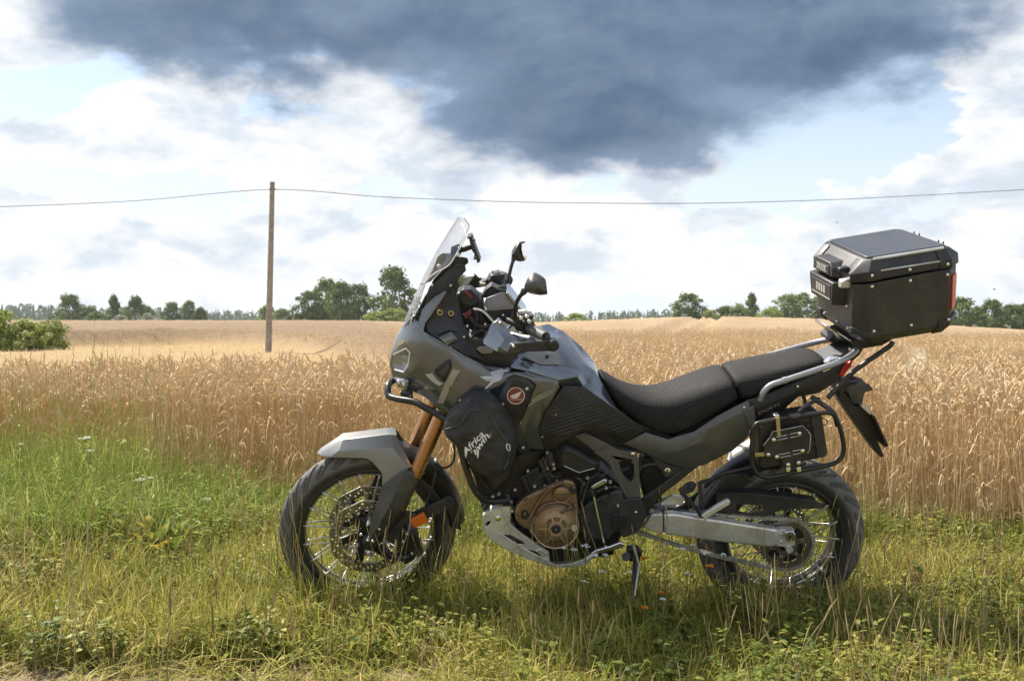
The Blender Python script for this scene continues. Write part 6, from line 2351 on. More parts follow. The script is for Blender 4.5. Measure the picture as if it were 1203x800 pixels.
def sprocket():
    bm = bmesh.new()
    n = 42
    ro, ri = .106, .078
    pts = []
    for i in range(n):
        for da, r_ in ((-.30, ro - .008), (-.12, ro), (.12, ro), (.30, ro - .008)):
            a = 2 * math.pi * (i + da) / n
            pts.append((a, r_))
    k = len(pts)
    def ring(rf, y):
        return [bm.verts.new((SC.x + rf(a, r_) * math.cos(a), y, SC.z + rf(a, r_) * math.sin(a))) for a, r_ in pts]
    for y0, y1 in ((CHY - .003, CHY + .003),):
        o0, i0 = ring(lambda a, r_: r_, y0), ring(lambda a, r_: ri, y0)
        o1, i1 = ring(lambda a, r_: r_, y1), ring(lambda a, r_: ri, y1)
        for q in range(k):
            w = (q + 1) % k
            bm.faces.new((o0[q], o0[w], i0[w], i0[q])); bm.faces.new((o1[w], o1[q], i1[q], i1[w]))
            bm.faces.new((o0[w], o0[q], o1[q], o1[w])); bm.faces.new((i0[q], i0[w], i1[w], i1[q]))
    for q in range(6):
        a = 2 * math.pi * q / 6 + .25
        ol = [(SC.x + r_ * math.cos(a + d), SC.z + r_ * math.sin(a + d)) for r_, d in ((.040, -.36), (.062, -.15), (.080, -.19), (.080, .19), (.062, .15), (.040, .36))]
        add_prism(bm, ol, CHY - .0025, CHY + .0025)
    add_ring_lathe(bm, [(.028, CHY - .003), (.046, CHY - .003), (.046, CHY + .003), (.028, CHY + .003)], 40, Matrix.Translation((SC.x, 0, SC.z)), close=True)
    root = link('sprocket', mesh_of(bm), 'disc_metal', bike, sharp=30)
    bm = bmesh.new()
    for q in range(6):
        a = 2 * math.pi * q / 6 + .25
        add_ring_lathe(bm, [(0, CHY - .011), (.006, CHY - .011), (.008, CHY - .008), (.008, CHY), (0, CHY)], 10, Matrix.Translation((SC.x + .058 * math.cos(a), 0, SC.z + .058 * math.sin(a))))
    link('sprocket_bolts', mesh_of(bm), 'alu_bright', root)
    lathe('cush_drive', [(.026, CHY + .004), (.075, CHY + .006), (.082, CHY + .02), (.080, CHY + .035), (.03, CHY + .04)], 'plastic_dark', bike, 40, Matrix.Translation((SC.x, 0, SC.z)))


sprocket()


def chain():
    """roller chain: every link plate, around both sprockets"""
    fcn = FB.y(742, 610, CHY)
    r0, r1 = .040, .103
    a, b = Vector((fcn.x, fcn.z)), Vector((SC.x, SC.z))
    d = (b - a)
    L = d.length
    ang = math.atan2(d.y, d.x)
    th = math.asin((r1 - r0) / L)
    path = []
    ta = ang + math.pi / 2 + th          # upper tangent
    tb = ang - math.pi / 2 - th
    up0 = a + Vector((math.cos(ta), math.sin(ta))) * r0; up1 = b + Vector((math.cos(ta), math.sin(ta))) * r1
    lo0 = a + Vector((math.cos(tb), math.sin(tb))) * r0; lo1 = b + Vector((math.cos(tb), math.sin(tb))) * r1
    for i in range(80):
        path.append(up0.lerp(up1, i / 80))
    for i in range(60):
        q = ta + (tb - ta) * i / 60
        path.append(b + Vector((math.cos(q), math.sin(q))) * r1)
    for i in range(80):
        t = i / 80
        path.append(lo1.lerp(lo0, t) - Vector((0, .016 * math.sin(math.pi * t))))
    for i in range(40):
        q = tb + ((ta - 2 * math.pi) - tb) * i / 40
        path.append(a + Vector((math.cos(q), math.sin(q))) * r0)
    path.append(path[0])
    # resample at the pitch
    seg = [0.0]
    for p, q in zip(path, path[1:]):
        seg.append(seg[-1] + (q - p).length)
    n = int(seg[-1] / .01588) // 2 * 2
    pts = []
    j = 0
    for i in range(n):
        s = seg[-1] * i / n
        while seg[j + 1] < s:
            j += 1
        t = (s - seg[j]) / max(1e-9, seg[j + 1] - seg[j])
        pts.append(path[j].lerp(path[j + 1], t))
    bm = bmesh.new()
    for i in range(n):
        p, q = pts[i], pts[(i + 1) % n]
        dd = (q - p).normalized()
        nn = Vector((-dd.y, dd.x))
        y = .0085 if i % 2 else .0062
        ol = []
        for t, w in ((-.28, .0), (-.2, .0062), (.2, .0072), (.5, .0052), (.8, .0072), (1.2, .0062), (1.28, 0)):
            ol.append(p + dd * (t * .01588) + nn * w)
        for t, w in ((1.2, -.0062), (.8, -.0072), (.5, -.0052), (.2, -.0072), (-.2, -.0062)):
            ol.append(p + dd * (t * .01588) + nn * w)
        for s in (-1, 1):
            add_prism(bm, [(v.x, v.y) for v in ol], CHY + s * y - .0010, CHY + s * y + .0010)
        add_ring_lathe(bm, [(0, CHY - .011), (.004, CHY - .011), (.004, CHY + .011), (0, CHY + .011)], 8, Matrix.Translation((p.x, 0, p.y)))
    tag(link('drive_chain', mesh_of(bm), 'chain_metal', bike, smooth=False), kind='stuff')
    return fcn


FSP = chain()
slab('chain_guard', [(842, 583), (850, 580), (882, 579.5), (925, 584.5), (958, 589), (971, 592.5), (968, 597), (948, 598), (930, 597), (912, 601), (900, 606.5), (884, 606), (884, 602.5), (898, 599), (898, 594), (866, 592), (864, 600), (884, 603), (884, 606), (842, 600)], -.128, .006, 'plastic', bike, .0018)
slab('chain_guard_top', [(842, 582), (850, 579.5), (882, 579), (925, 584), (960, 588.5), (960, 590), (925, 586.5), (882, 582), (850, 582.5)], -.135, .06, 'plastic', bike, .002)
slab('chain_slider', [(756, 604), (790, 599), (820, 604), (842, 606), (838, 612), (790, 608)], -.115, .03, 'plastic_dark', bike, .003)
slab('silencer_bracket', [(776, 590), (790, 582), (803, 584), (803, 593), (776, 594)], -.085, .02, 'alu', bike, .003)
fender_arc('rear_hugger', RC, .346, 168, 96, .062, 'plastic_dark', .05, 14, None)
slab('hugger_side', [(838, 572), (856, 560), (876, 555), (884, 566), (868, 576), (846, 584)], -.085, .02, 'plastic_dark', bike, .004)
slab('shock', [(752, 548), (772, 548), (778, 590), (760, 596)], -.03, .06, 'plastic_dark', bike, .01)

# silencer on the far side, glimpsed behind the rack
def silencer():
    a = FB.y(858, 546, .16); b = FB.y(905, 519, .20); c = FB.y(960, 493, .205)
    bm = bmesh.new()
    add_tube(bm, [a, a.lerp(b, .15), b, b.lerp(c, .8), c], [.026, .050, .056, .056, .045], 24)
    root = link('silencer', mesh_of(bm), 'alu', bike)
    a = FB.y(770, 612, .10); d = FB.y(820, 585, .14); e = FB.y(848, 552, .16)
    tube('exhaust_pipe', [a, d, e], .022, 'steel_black', root, 16, 5)


silencer()
# rear brake caliper peeking over the chain guard
slab('rear_caliper', [(900, 580), (906, 572), (922, 571), (931, 576), (932, 584), (920, 586)], .05, .05, 'plastic_dark', bike, .006)

# ------------------------------------------------------------------ engine
slab('crankcase', [(600, 604), (612, 583), (640, 556), (676, 548), (712, 556), (736, 578), (738, 610), (728, 636), (700, 655), (650, 655), (620, 640), (606, 622)], -.115, .23, 'plastic_dark', bike, .012)
slab('cylinder_head', [(572, 555), (612, 530), (645, 525), (660, 548), (648, 572), (614, 588), (588, 592), (574, 580)], -.105, .21, 'plastic_dark', bike, .012)
slab('cylinder', [(612, 560), (630, 548), (640, 566), (622, 580)], -.128, .03, 'plastic', bike, .004)
for pts in ([(613, 558), (622, 579)], [(633, 539), (646, 566)], [(637, 536), (649, 562)]):
    tube('engine_pipe', [P(a, b, -.135) for a, b in pts], .008, 'plastic', bike, 8)
tube('engine_pipe', [P(a, b, -.138) for a, b in ((612, 562), (622, 556), (632, 549))], .006, 'plastic', bike, 8)
cov = slab('engine_cover', [(604, 602), (607, 594), (616, 584), (630, 577), (640, 573), (652, 567), (664, 563.5), (673, 565), (677, 572), (678, 584), (680, 598), (680, 616), (676, 630), (666, 641), (652, 645), (637, 640), (627, 629), (621, 622), (614, 620), (606, 612)], -.168, .055, 'bronze', bike, .008, 3)
ECV = bvh_of(cov)
cc = FB.y(653, 619, -.180)
lathe('clutch_cover', [(0, -.016), (.046, -.016), (.050, -.0145), (.062, -.0075), (.066, -.0065), (.078, -.004), (.0815, .0), (.0825, .016)], 'bronze', bike, 56, Matrix.Translation(cc), sharp=20)
lathe('clutch_ring', [(.0825, .001), (.087, -.001), (.0895, .004), (.0895, .016)], 'bronze_highlight', bike, 56, Matrix.Translation(cc))
lathe('clutch_cap', [(0, -.0225), (.018, -.0225), (.0195, -.020), (.022, -.020), (.0225, -.025), (.028, -.0245), (.0295, -.016)], 'bronze_highlight', bike, 40, Matrix.Translation(cc))
lathe('oil_window', [(0, -.0245), (.017, -.0235), (.0185, -.020)], 'plastic', bike, 30, Matrix.Translation(cc))
bolt('cap_centre', cc + Vector((0, -.0245, 0)), (0, -1, 0), .003, 'alu_bright', bike, .001)


def clutch_ribs():
    for a in (110, 62, 2, 182, 240, 300):
        bm = bmesh.new()
        d = Vector((math.cos(R(a)), 0, math.sin(R(a))))
        n = Vector((-d.z, 0, d.x)) * .0030
        p0, p1 = cc + d * .026 + Vector((0, -.0205, 0)), cc + d * .064 + Vector((0, -.0135, 0))
        vs = [bm.verts.new(v) for v in (p0 - n, p0 + n, p1 + n, p1 - n)]
        q = [bm.verts.new(v.co + Vector((0, .008, 0))) for v in vs]
        bm.faces.new(vs); 
        for i in range(4):
            bm.faces.new((vs[i], vs[(i + 1) % 4], q[(i + 1) % 4], q[i]))
        link('cover_rib', mesh_of(bm), 'bronze_highlight', bike)


clutch_ribs()
p = FB.y(660, 580.5, -.178)
lathe('generator_cap', [(0, -.002), (.026, -.002), (.029, .0), (.030, .010)], 'bronze', bike, 30, Matrix.Translation(p))
lathe('generator_ring', [(.029, -.003), (.033, -.004), (.036, .004), (.036, .012)], 'bronze', bike, 30, Matrix.Translation(p))
slab('cap_mark', [(651.5, 580), (668, 580), (668, 581.2), (651.5, 581.2)], -.1815, .002, 'bronze_dark', bike, .0)
# raised ridges and the hose running over the cover
tube('cover_hose', [P(a, b, -.186) for a, b in ((624, 607), (630, 595), (638, 583), (647, 573), (655, 569), (662, 567))], .0065, 'bronze_dark', bike, 10, 5)
tube('cover_ridge', [P(a, b, -.172) for a, b in ((611, 595), (622, 586), (634, 579), (645, 574))], .005, 'bronze', bike, 8, 4)
tube('cover_ridge', [P(a, b, -.174) for a, b in ((626, 612), (632, 600), (642, 592), (656, 590), (668, 592), (675, 600))], .007, 'bronze_dark', bike, 8, 4)
slab('cover_tab', [(657, 602), (672, 594), (674, 597), (660, 604)], -.192, .02, 'bronze_dark', bike, .003)
slab('cover_foot', [(619, 617), (627, 612), (634, 620), (632, 627), (622, 625)], -.182, .02, 'bronze_dark', bike, .003)
for px, py in ((607, 607), (617, 603), (674, 572), (676, 593), (674.5, 619.5), (624, 624), (632, 637), (669, 639), (616, 586), (640, 574)):
    bolt_px('cover_bolt', px, py, -.178, .0062, 'bronze' if px != 674.5 else 'alu_dull', bike, .008)
lathe('oil_filler', [(0, -.012), (.010, -.012), (.0125, -.008), (.0125, .012)], 'alu_dull', bike, 20, Matrix.Translation(FB.y(674.5, 619.5, -.182)))
slab('oil_sensor', [(669, 573), (676, 572), (678, 579), (671, 581)], -.180, .02, 'bracket_blue', bike, .003)
slab('engine_plug', [(612, 600), (618, 599), (622, 606), (618, 611), (612, 609)], -.176, .02, 'plastic', bike, .003)
# left side black covers
sprc = slab('sprocket_cover', [(678, 601), (690, 592), (705, 584), (722, 577), (731, 576), (734, 590), (728, 604), (724, 622), (716, 634), (700, 634), (684, 630), (679, 620)], -.160, .05, 'plastic', bike, .007, 3)
tube('cover_seam', [P(a, b, -.163) for a, b in ((700, 607), (712, 596), (728, 588))], .0025, 'plastic', bike, 6, 4)
V = {'a': (655, 526, -.165), 'b': (664, 519.5, -.165), 'c': (703, 541, -.165), 'd': (706, 547, -.165), 'e': (702, 556, -.165), 'f': (678, 561, -.165), 'g': (655, 551, -.165), 'A': (663, 531, -.182), 'B': (667, 527, -.182), 'C': (698, 544, -.182), 'D': (699, 550, -.182), 'E': (680, 555, -.182), 'F': (662, 547, -.182)}
shell('airbox_cover', V, [('a', 'b', 'B', 'A'), ('b', 'c', 'C', 'B'), ('c', 'd', 'e', 'D', 'C'), ('e', 'f', 'E', 'D'), ('f', 'g', 'F', 'E'), ('g', 'a', 'A', 'F'), ('A', 'B', 'C', 'D', 'E', 'F')], 'plastic_dark', bike, thick=.01, bevel=.005)
tube('cover_edge', [P(a, b, -.1835) for a, b in ((662.5, 547), (680, 555), (698.5, 550))], .0018, 'alu_dull', bike, 6)
tube('throttle_body', [P(a, b, -.13) for a, b in ((645, 530), (648, 540), (650, 552))], [.018, .020, .014], 'plastic', bike, 12)
for px, py, y, m_ in ((643, 531, -.14, 'alu_dull'), (650, 545, -.15, 'alu'), (651, 550, -.15, 'alu'), (654, 564, -.15, 'brass'), (712, 573, -.15, 'alu'), (690, 561, -.15, 'alu_dull'), (596, 585, -.16, 'alu_bright'), (586, 580, -.15, 'alu'), (602, 600, -.16, 'alu_bright'), (608, 609, -.165, 'bronze')):
    bolt_px('fastener', px, py, y, .0062, m_, bike, .008)
for y, pts in ((-.15, [(690, 563), (698, 560), (704, 555)]), (-.155, [(693, 562), (688, 575), (684, 590)]), (-.14, [(642, 535), (640, 550), (632, 562)]), (-.15, [(704, 560), (716, 556), (724, 566)]), (-.14, [(750, 552), (760, 546), (772, 545)])):
    tube('wire', [P(a, b, y) for a, b in pts], .0032, 'zip_grey', bike, 6, 5)

# small hardware that crowds the engine
for px, py, y, m_, r_ in ((640, 571, -.15, 'alu_dull', .005), (662, 566, -.17, 'bronze_highlight', .005), (685, 568, -.14, 'alu_dull', .007), (692, 577, -.15, 'steel_black', .009), (716, 582, -.166, 'plastic_dark', .006), (726, 594, -.168, 'alu_dull', .005), (686, 626, -.166, 'plastic_dark', .006), (712, 629, -.166, 'plastic_dark', .006), (706, 590, -.166, 'plastic_dark', .006), (681, 606, -.166, 'plastic_dark', .006),
                          (620, 553, -.14, 'alu_dull', .006), (628, 571, -.14, 'alu_dull', .006), (605, 575, -.13, 'alu_dull', .006), (579, 583, -.16, 'alu', .006), (643, 550, -.15, 'alu', .005), (717, 566, -.13, 'alu_dull', .007), (722, 572, -.13, 'alu', .005)):
    bolt_px('hardware', px, py, y, r_, m_, bike, .007)
for y, pts, r_ in ((-.16, [(604, 598), (598, 590), (594, 580), (602, 570)], .006), (-.145, [(636, 560), (644, 556), (652, 560), (660, 558)], .005), (-.165, [(682, 588), (686, 600), (683, 614), (688, 634)], .0045), (-.15, [(676, 560), (684, 566), (682, 580)], .006),
                   (-.15, [(700, 578), (708, 574), (720, 572), (732, 574)], .005), (-.13, [(722, 548), (732, 552), (740, 548)], .006), (-.12, [(566, 590), (572, 600), (570, 612)], .008)):
    tube('hose', [P(a, b, y) for a, b in pts], r_, 'rubber', bike, 8, 5)
for k in range(7):
    a, b = 612 + k * 1.3, 563 + k * 2.6
    slab('cooling_fin', [(a, b), (a + 20, b - 12), (a + 20.6, b - 11), (a + .6, b + 1)], -.134, .02, 'plastic', bike, .0)

# dark radiator and downtube mass behind the bag
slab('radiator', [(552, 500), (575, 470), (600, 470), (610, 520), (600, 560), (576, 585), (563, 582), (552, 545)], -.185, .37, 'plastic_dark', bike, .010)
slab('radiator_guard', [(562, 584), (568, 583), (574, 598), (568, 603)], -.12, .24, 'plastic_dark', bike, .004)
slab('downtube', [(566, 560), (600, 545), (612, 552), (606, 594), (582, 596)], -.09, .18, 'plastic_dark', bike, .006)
for px, py in ((589, 588), (596, 584), (583, 590), (600, 590)):
    bolt_px('exhaust_nut', px, py, -.12, .008, 'alu_dull', bike, .01)
tube('exhaust_header', [P(a, b, -.07) for a, b in ((588, 575), (576, 588), (578, 612), (600, 640), (660, 652))], .022, 'steel_black', bike, 12, 5)

# ------------------------------------------------------------------ skid plate
outer = [(567, 606), (571, 601.5), (590, 594.5), (597, 595), (600.5, 601), (599.5, 614), (606, 621), (628, 636), (645, 648), (646, 660), (654, 663.5), (672, 661.5), (690, 655), (697, 655), (690, 663), (672, 667), (648, 666), (620, 657), (598, 647), (580, 637), (569, 626), (566.5, 615)]
hole1 = [(592, 628.5), (600, 628.5), (612, 635), (617.5, 639.5), (608, 638.5)]
def skid():
    y = -.155
    O = [FB.y(a, b, y) for a, b in outer]
    H1 = [FB.y(a, b, y) for a, b in hole1]
    H2 = [FB.y(a, b, y) for a, b in [(620, 645.5), (628, 647), (636, 652.5), (632, 653.5), (625, 650)]]
    H3 = [FB.y(a, b, y) for a, b in [(570, 615), (574, 612.5), (577, 612.5), (574, 617), (570.5, 618)]]
    loops = [O, H1, H2, H3]
    polys = tessellate_polygon([[Vector((p.x, p.z, 0)) for p in l] for l in loops])
    allp = [p for l in loops for p in l]
    bm = bmesh.new()
    def side(s):
        f_ = [bm.verts.new((p.x, s * -y * -1 if False else s * abs(y), p.z)) for p in allp]
        b_ = [bm.verts.new((p.x, s * (abs(y) - .006), p.z)) for p in allp]
        for t in polys:
            bm.faces.new([f_[i] for i in t]); bm.faces.new([b_[i] for i in reversed(t)])
        base = 0
        for l in loops:
            n = len(l)
            for i in range(n):
                a, b = base + i, base + (i + 1) % n
                bm.faces.new((f_[a], f_[b], b_[b], b_[a]))
            base += n
    side(-1); side(1)
    # belly and front between the two cheeks
    belly = outer[13:] + outer[:3]
    q = [FB.y(a, b, y) for a, b in belly]
    ra = [bm.verts.new((p.x, -.152, p.z)) for p in q]
    rb = [bm.verts.new((p.x, .152, p.z)) for p in q]
    for i in range(len(q) - 1):
        bm.faces.new((ra[i], ra[i + 1], rb[i + 1], rb[i]))
    return fin(link('skid_plate', mesh_of(bm), 'alu_dull', bike, sharp=30), .004, 0, 3, angle=35)


skid()
bolt_px('skid_bolt', 585, 608.5, -.160, .0115, 'alu_bright', bike, .006)
tube('skid_fold', [P(a, b, -.156) for a, b in ((586, 626), (600, 635), (622, 648), (645, 659))], .0045, 'alu_dull', bike, 8, 4)
tube('skid_fold', [P(a, b, -.156) for a, b in ((596, 614), (612, 627), (636, 645), (643, 650))], .006, 'alu_dull', bike, 8, 4)
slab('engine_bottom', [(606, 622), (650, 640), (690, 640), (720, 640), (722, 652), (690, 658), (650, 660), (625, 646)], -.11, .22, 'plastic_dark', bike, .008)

# ------------------------------------------------------------------ shift lever, foot peg, side stand
tube('shift_rod', [P(697.5, 583, -.175), P(709.5, 638, -.178)], .0042, 'alu_bright', bike, 8)
tube('rod_end', [P(693.5, 572, -.17), P(697.5, 583, -.172)], .0075, 'plastic_dark', bike, 10)
slab('shift_arm', [(694, 572), (699, 568.5), (709, 563), (713, 563.5), (713.5, 567), (703, 572.5), (697, 575)], -.175, .012, 'alu_bright', bike, .003)
slab('shift_lever', [(694, 650), (700, 646), (718, 641), (729, 636.5), (733.5, 639), (732.5, 643.5), (722, 646), (704, 650.5), (697, 652.5)], -.215, .018, 'alu_bright', bike, .004)
tube('lever_tip', [P(696, 652, -.225), P(688, 657, -.245)], .0085, 'alu_dull', bike, 10)
tube('foot_peg', [P(738, 652, -.17), P(735, 654, -.24)], .016, 'steel_black', bike, 12)
st = slab('side_stand', [(737, 645), (748, 643), (754, 648), (755, 656), (750, 661), (740, 660), (736, 653)], -.165, .04, 'steel_black', bike, .006)
gpt = BIKE.inverted() @ Vector(on_ground(742, 722, 0))
top = FB.y(748, 658, -.16)
bot = FB.y(742, 712, -.30)
tube('stand_leg', [top, top.lerp(bot, .5), bot], [.013, .0115, .011], 'steel_black', st, 12)
bm = bmesh.new()
add_ring_lathe(bm, [(0, -.006), (.032, -.006), (.034, 0), (.032, .006), (0, .006)], 16, Matrix.Translation(bot) @ Matrix.Rotation(R(90) - LEAN, 4, 'X'))
link('stand_foot', mesh_of(bm), 'steel_black', st)
tube('stand_spring', [P(744, 640, -.17), P(750, 662, -.18)], .006, 'chain_metal', st, 8)
tube('stand_shine', [P(751, 660, -.176), P(745.5, 700, -.285)], .0035, 'alu_dull', st, 8)

# ------------------------------------------------------------------ crash bar
def crash():
    for s in (-1, 1):
        def q(a, b, y):
            p = FB.y(a, b, y)
            return Vector((p.x, p.y * -s, p.z))
        pts = [q(463, 446, 0), q(457, 451, -.075), q(455.5, 458, -.105), q(457, 465, -.125), q(466, 468.5, -.150), q(486, 472, -.185), q(498, 478, -.205), q(523, 493, -.235), q(536, 512, -.255), q(547, 548, -.262), q(556, 572, -.250), q(566, 585, -.235), q(576, 589, -.215), q(596, 588, -.18)]
        tube('crash_bar', pts, .0125, 'steel_black', bike, 12, 5)
        tube('crash_bar_brace', [q(553, 545, -.262), q(563, 562, -.235), q(576, 578, -.20)], .010, 'steel_black', bike, 10, 4)
    lathe('fog_lamp', [(0, -.02), (.014, -.018), (.018, 0), (.014, .02), (0, .022)], 'plastic', bike, 20, Matrix.Translation(FB.y(478, 462.5, -.11)) @ Matrix.Rotation(R(70), 4, 'Z'))
    tube('fog_lamp_stem', [P(478, 463, -.11), P(484, 466, -.16)], .006, 'steel_black', bike, 8)


crash()

# ================================================================== crash-bar bag
bag = empty('crash_bar_bag', 'black fabric bag with white lettering strapped to the crash bar', 'bag', BIKE)


def soft_bag():
    ol = [(521, 507), (524, 491), (534, 480), (545, 471), (554, 464.5), (567, 464), (580, 467.5), (590, 480), (599, 496), (605.5, 511), (606, 527), (602, 545), (592, 556), (574, 559), (557, 550), (545, 535), (532, 519)]
    base = [FB.y(a, b, -.300) for a, b in ol]
    base = smooth_path(base + base[:1], 3)[:-1]
    c = sum(base, Vector()) / len(base)
    rings = []
    rs = random.Random(4)
    wob = [rs.uniform(-1, 1) for _ in base]
    for y, f, wb in ((-.225, .90, 0), (-.240, .985, .2), (-.275, 1.02, .35), (-.310, 1.0, .5), (-.335, .93, .7), (-.350, .80, 1.0), (-.360, .58, 1.1), (-.365, .30, .8)):
        ring = []
        for i, p in enumerate(base):
            w = 1 + wb * .008 * math.sin(i * 1.9 + wob[i])
            d = (p - c) * f * w
            ring.append(Vector((c.x + d.x, y - .0035 * wb * math.sin(i * .9 + f * 9), c.z + d.z)))
        rings.append(ring)
    bm = bmesh.new()
    R_ = [[bm.verts.new(p) for p in r] for r in rings]
    n = len(R_[0])
    for a, b in zip(R_, R_[1:]):
        for k in range(n):
            bm.faces.new((a[k], a[(k + 1) % n], b[(k + 1) % n], b[k]))
    bm.faces.new(R_[0][::-1])
    cv = bm.verts.new((c.x, -.366, c.z))
    for k in range(n):
        bm.faces.new((R_[-1][k], R_[-1][(k + 1) % n], cv))
    me = mesh_of(bm)
    return fin(link('pouch', me, 'bag_fabric', bag, sharp=0), sub=2)


pouch = soft_bag()
# creases: a gentle noise displacement like loosely filled cloth
tx = bpy.data.textures.new('folds', 'CLOUDS')
tx.noise_scale = .045
tx.noise_depth = 2
dm = pouch.modifiers.new('folds', 'DISPLACE')
dm.texture = tx
dm.strength = .016
dm.mid_level = .5
dm.texture_coords = 'LOCAL'
dg = bpy.context.evaluated_depsgraph_get()
dg.update()
ev = pouch.evaluated_get(dg)
em = ev.to_mesh()
BBV = BVHTree.FromPolygons([v.co.copy() for v in em.vertices], [tuple(p.vertices) for p in em.polygons])
ev.to_mesh_clear()


def on_bag(pts, r_, name, mat, lift=.001, sm=6):
    q = smooth_path([Vector((a, b, 0)) for a, b in pts], sm)
    return tube(name, [hit(BBV, v.x, v.y, lift, -.34)[0] for v in q], r_, mat, bag, 6)


on_bag([(523, 504.5), (531, 502), (541, 498), (546, 490), (550, 484), (556, 481.2), (564, 482), (574, 487), (580, 495), (586, 506), (594, 517), (597.5, 528), (597, 541), (592, 550)], .0030, 'zip', 'zip_grey', .0015)
on_bag([(525, 494), (540, 483), (552, 470), (556, 466)], .0022, 'seam', 'zip_grey', .0005)
on_bag([(556, 466), (552, 476), (547, 487)], .0018, 'seam', 'bag_fabric', .0005)
on_bag([(582, 470), (590, 486), (600, 502), (604, 518)], .0022, 'seam', 'bag_fabric', .0005)
on_bag([(595, 521), (598, 523), (598.5, 528), (596, 528), (594.5, 523.5), (595.5, 521)], .0018, 'zip_pull', 'print_white', .003, 3)
lettering('Africa', 546.5, 535.5, 569.5, 510.5, 10.5, BBV, 'print_white', .30, 'lettering', bag, .0022, .018)
lettering('Twin', 558.5, 535, 575.5, 511.5, 9.5, BBV, 'print_white', .30, 'lettering', bag, .0022, .018)
decal('lettering_stroke', [(546, 540), (546, 526), (549, 525), (549.5, 532), (547.5, 538)], BBV, 'print_white', bag, .0022, 0)
decal('lettering_stroke', [(560, 529), (563, 527), (562.5, 536), (560.8, 538)], BBV, 'print_white', bag, .0022, 0)
decal('lettering_stroke', [(556, 530.2), (559, 528.2), (566, 519), (562, 525), (559.5, 529.5)], BBV, 'print_white', bag, .0022, 0)
decal('lettering_stroke', [(567.5, 514), (571, 508.6), (569.6, 513)], BBV, 'print_white', bag, .0022, 0)
decal('lettering_stroke', [(574, 515.5), (577.2, 508.2), (575.8, 513)], BBV, 'print_white', bag, .0022, 0)
for a, b, y in (((529, 500), (521, 503), -.25), ((566, 465), (568, 458), -.25)):
    tube('strap', [P(a[0], a[1], -.30), P(b[0], b[1], y)], .008, 'bag_fabric', bag, 8)

# ================================================================== tool box on the pannier rack
tool = empty('tool_box', 'black plastic tool box with a slotted mounting plate inside the pannier rack', 'tool box', BIKE)
slab('body', [(892, 502), (908, 492), (962, 484.5), (966, 488), (973, 533), (970, 537), (896, 552), (892, 548)], -.232, .11, 'plastic_dark', tool, .008, 3)
slab('lid', [(952, 487.5), (962, 486), (966, 489), (972.5, 533), (969, 536.5), (960, 538)], -.240, .12, 'plastic', tool, .004)
for a, b in (((948, 496), (952, 530)), ((944, 500), (955, 499)), ((950, 522), (962, 520))):
    tube('moulded_rib', [P(a[0], a[1], -.236), P(b[0], b[1], -.236)], .004, 'plastic', tool, 6)
PO = [(897, 523), (905, 513), (907.5, 507), (943, 500), (949, 506), (951.5, 508), (950, 532), (944, 535), (940, 548), (922, 552), (918, 540), (904, 538), (898, 534)]
slab('mounting_plate', PO, -.262, .005, 'steel_black', tool, .001)
for a, b in (((912, 513.5), (924.5, 511)), ((913, 517), (925.5, 514.5)), ((928, 510), (939, 507.5)), ((928.5, 514), (941, 511.5)), ((915, 534), (928, 531.5)), ((916, 537.5), (929, 535)), ((931, 530), (944, 527.5)), ((931.5, 534), (945, 531))):
    tube('slot_edge', [P(a[0], a[1], -.2635), P(b[0], b[1], -.2635)], .0014, 'alu_dull', tool, 6)
tube('plate_edge', [P(a, b, -.2635) for a, b in ((897, 523), (905, 513), (907.5, 507), (943, 500), (949, 506), (951, 509))], .0012, 'alu_dull', tool, 6)
tube('plate_edge', [P(a, b, -.2635) for a, b in ((949.5, 507), (952.5, 511), (951, 529), (948.5, 532))], .0014, 'alu_dull', tool, 6)
for px, py in ((908.8, 516.5), (939, 509), (912.5, 536.5), (942.8, 529.5), (925.8, 545.8), (938, 543.5), (902.5, 534)):
    bolt_px('bolt', px, py, -.268, .0082, 'alu_bright', tool, .005)
slab('hook', [(911.5, 492), (916, 491), (917.5, 512), (913, 512.5)], -.264, .004, 'brass', tool, .001)
slab('hook_top', [(909.5, 488), (915.5, 486.8), (916, 491.5), (910.5, 492.5)], -.268, .03, 'alu_bright', tool, .002)
slab('hook', [(887, 532), (898, 531.5), (898.5, 536), (887, 536.8)], -.264, .004, 'brass', tool, .001)
for x in (926, 938.5):
    slab('clamp', [(x - 2.5, 549.5), (x + 2.5, 548.5), (x + 2.8, 554), (x - 2.2, 555)], -.268, .03, 'alu_bright', tool, .002)
slab('top_clip', [(927, 488), (940, 485.5), (941, 489), (937, 491.5), (930, 492)], -.262, .02, 'frame_paint', tool, .003)
tube('cord', [P(a, b, -.22) for a, b in ((966, 491), (972, 494), (970, 499), (965, 498))], .0022, 'rubber', tool, 6, 5)

# ================================================================== top case
_c = Vector((1.2, -.2, 1.28))
case = empty('top_case', 'large black panelled top case with silver rivets behind the seat', 'top case',
             BIKE @ Matrix.Translation(_c) @ Matrix.Rotation(R(4.5), 4, 'Z') @ Matrix.Rotation(R(2.5), 4, 'X') @ Matrix.Translation(-_c))


def case_level(front, cf, cr, rear, w, wc):
    """ring of 8 corners from the near side: front face, near-face ends, rear face (pixels), half widths"""
    A = FB.y(front[0], front[1], -wc)
    B_ = FB.y(cf[0], cf[1], -w)
    C = FB.y(cr[0], cr[1], -w)
    D_ = FB.y(rear[0], rear[1], -wc)
    near = [A, B_, C, D_]
    far = [Vector((p.x, -p.y, p.z)) for p in reversed(near)]
    return near + far


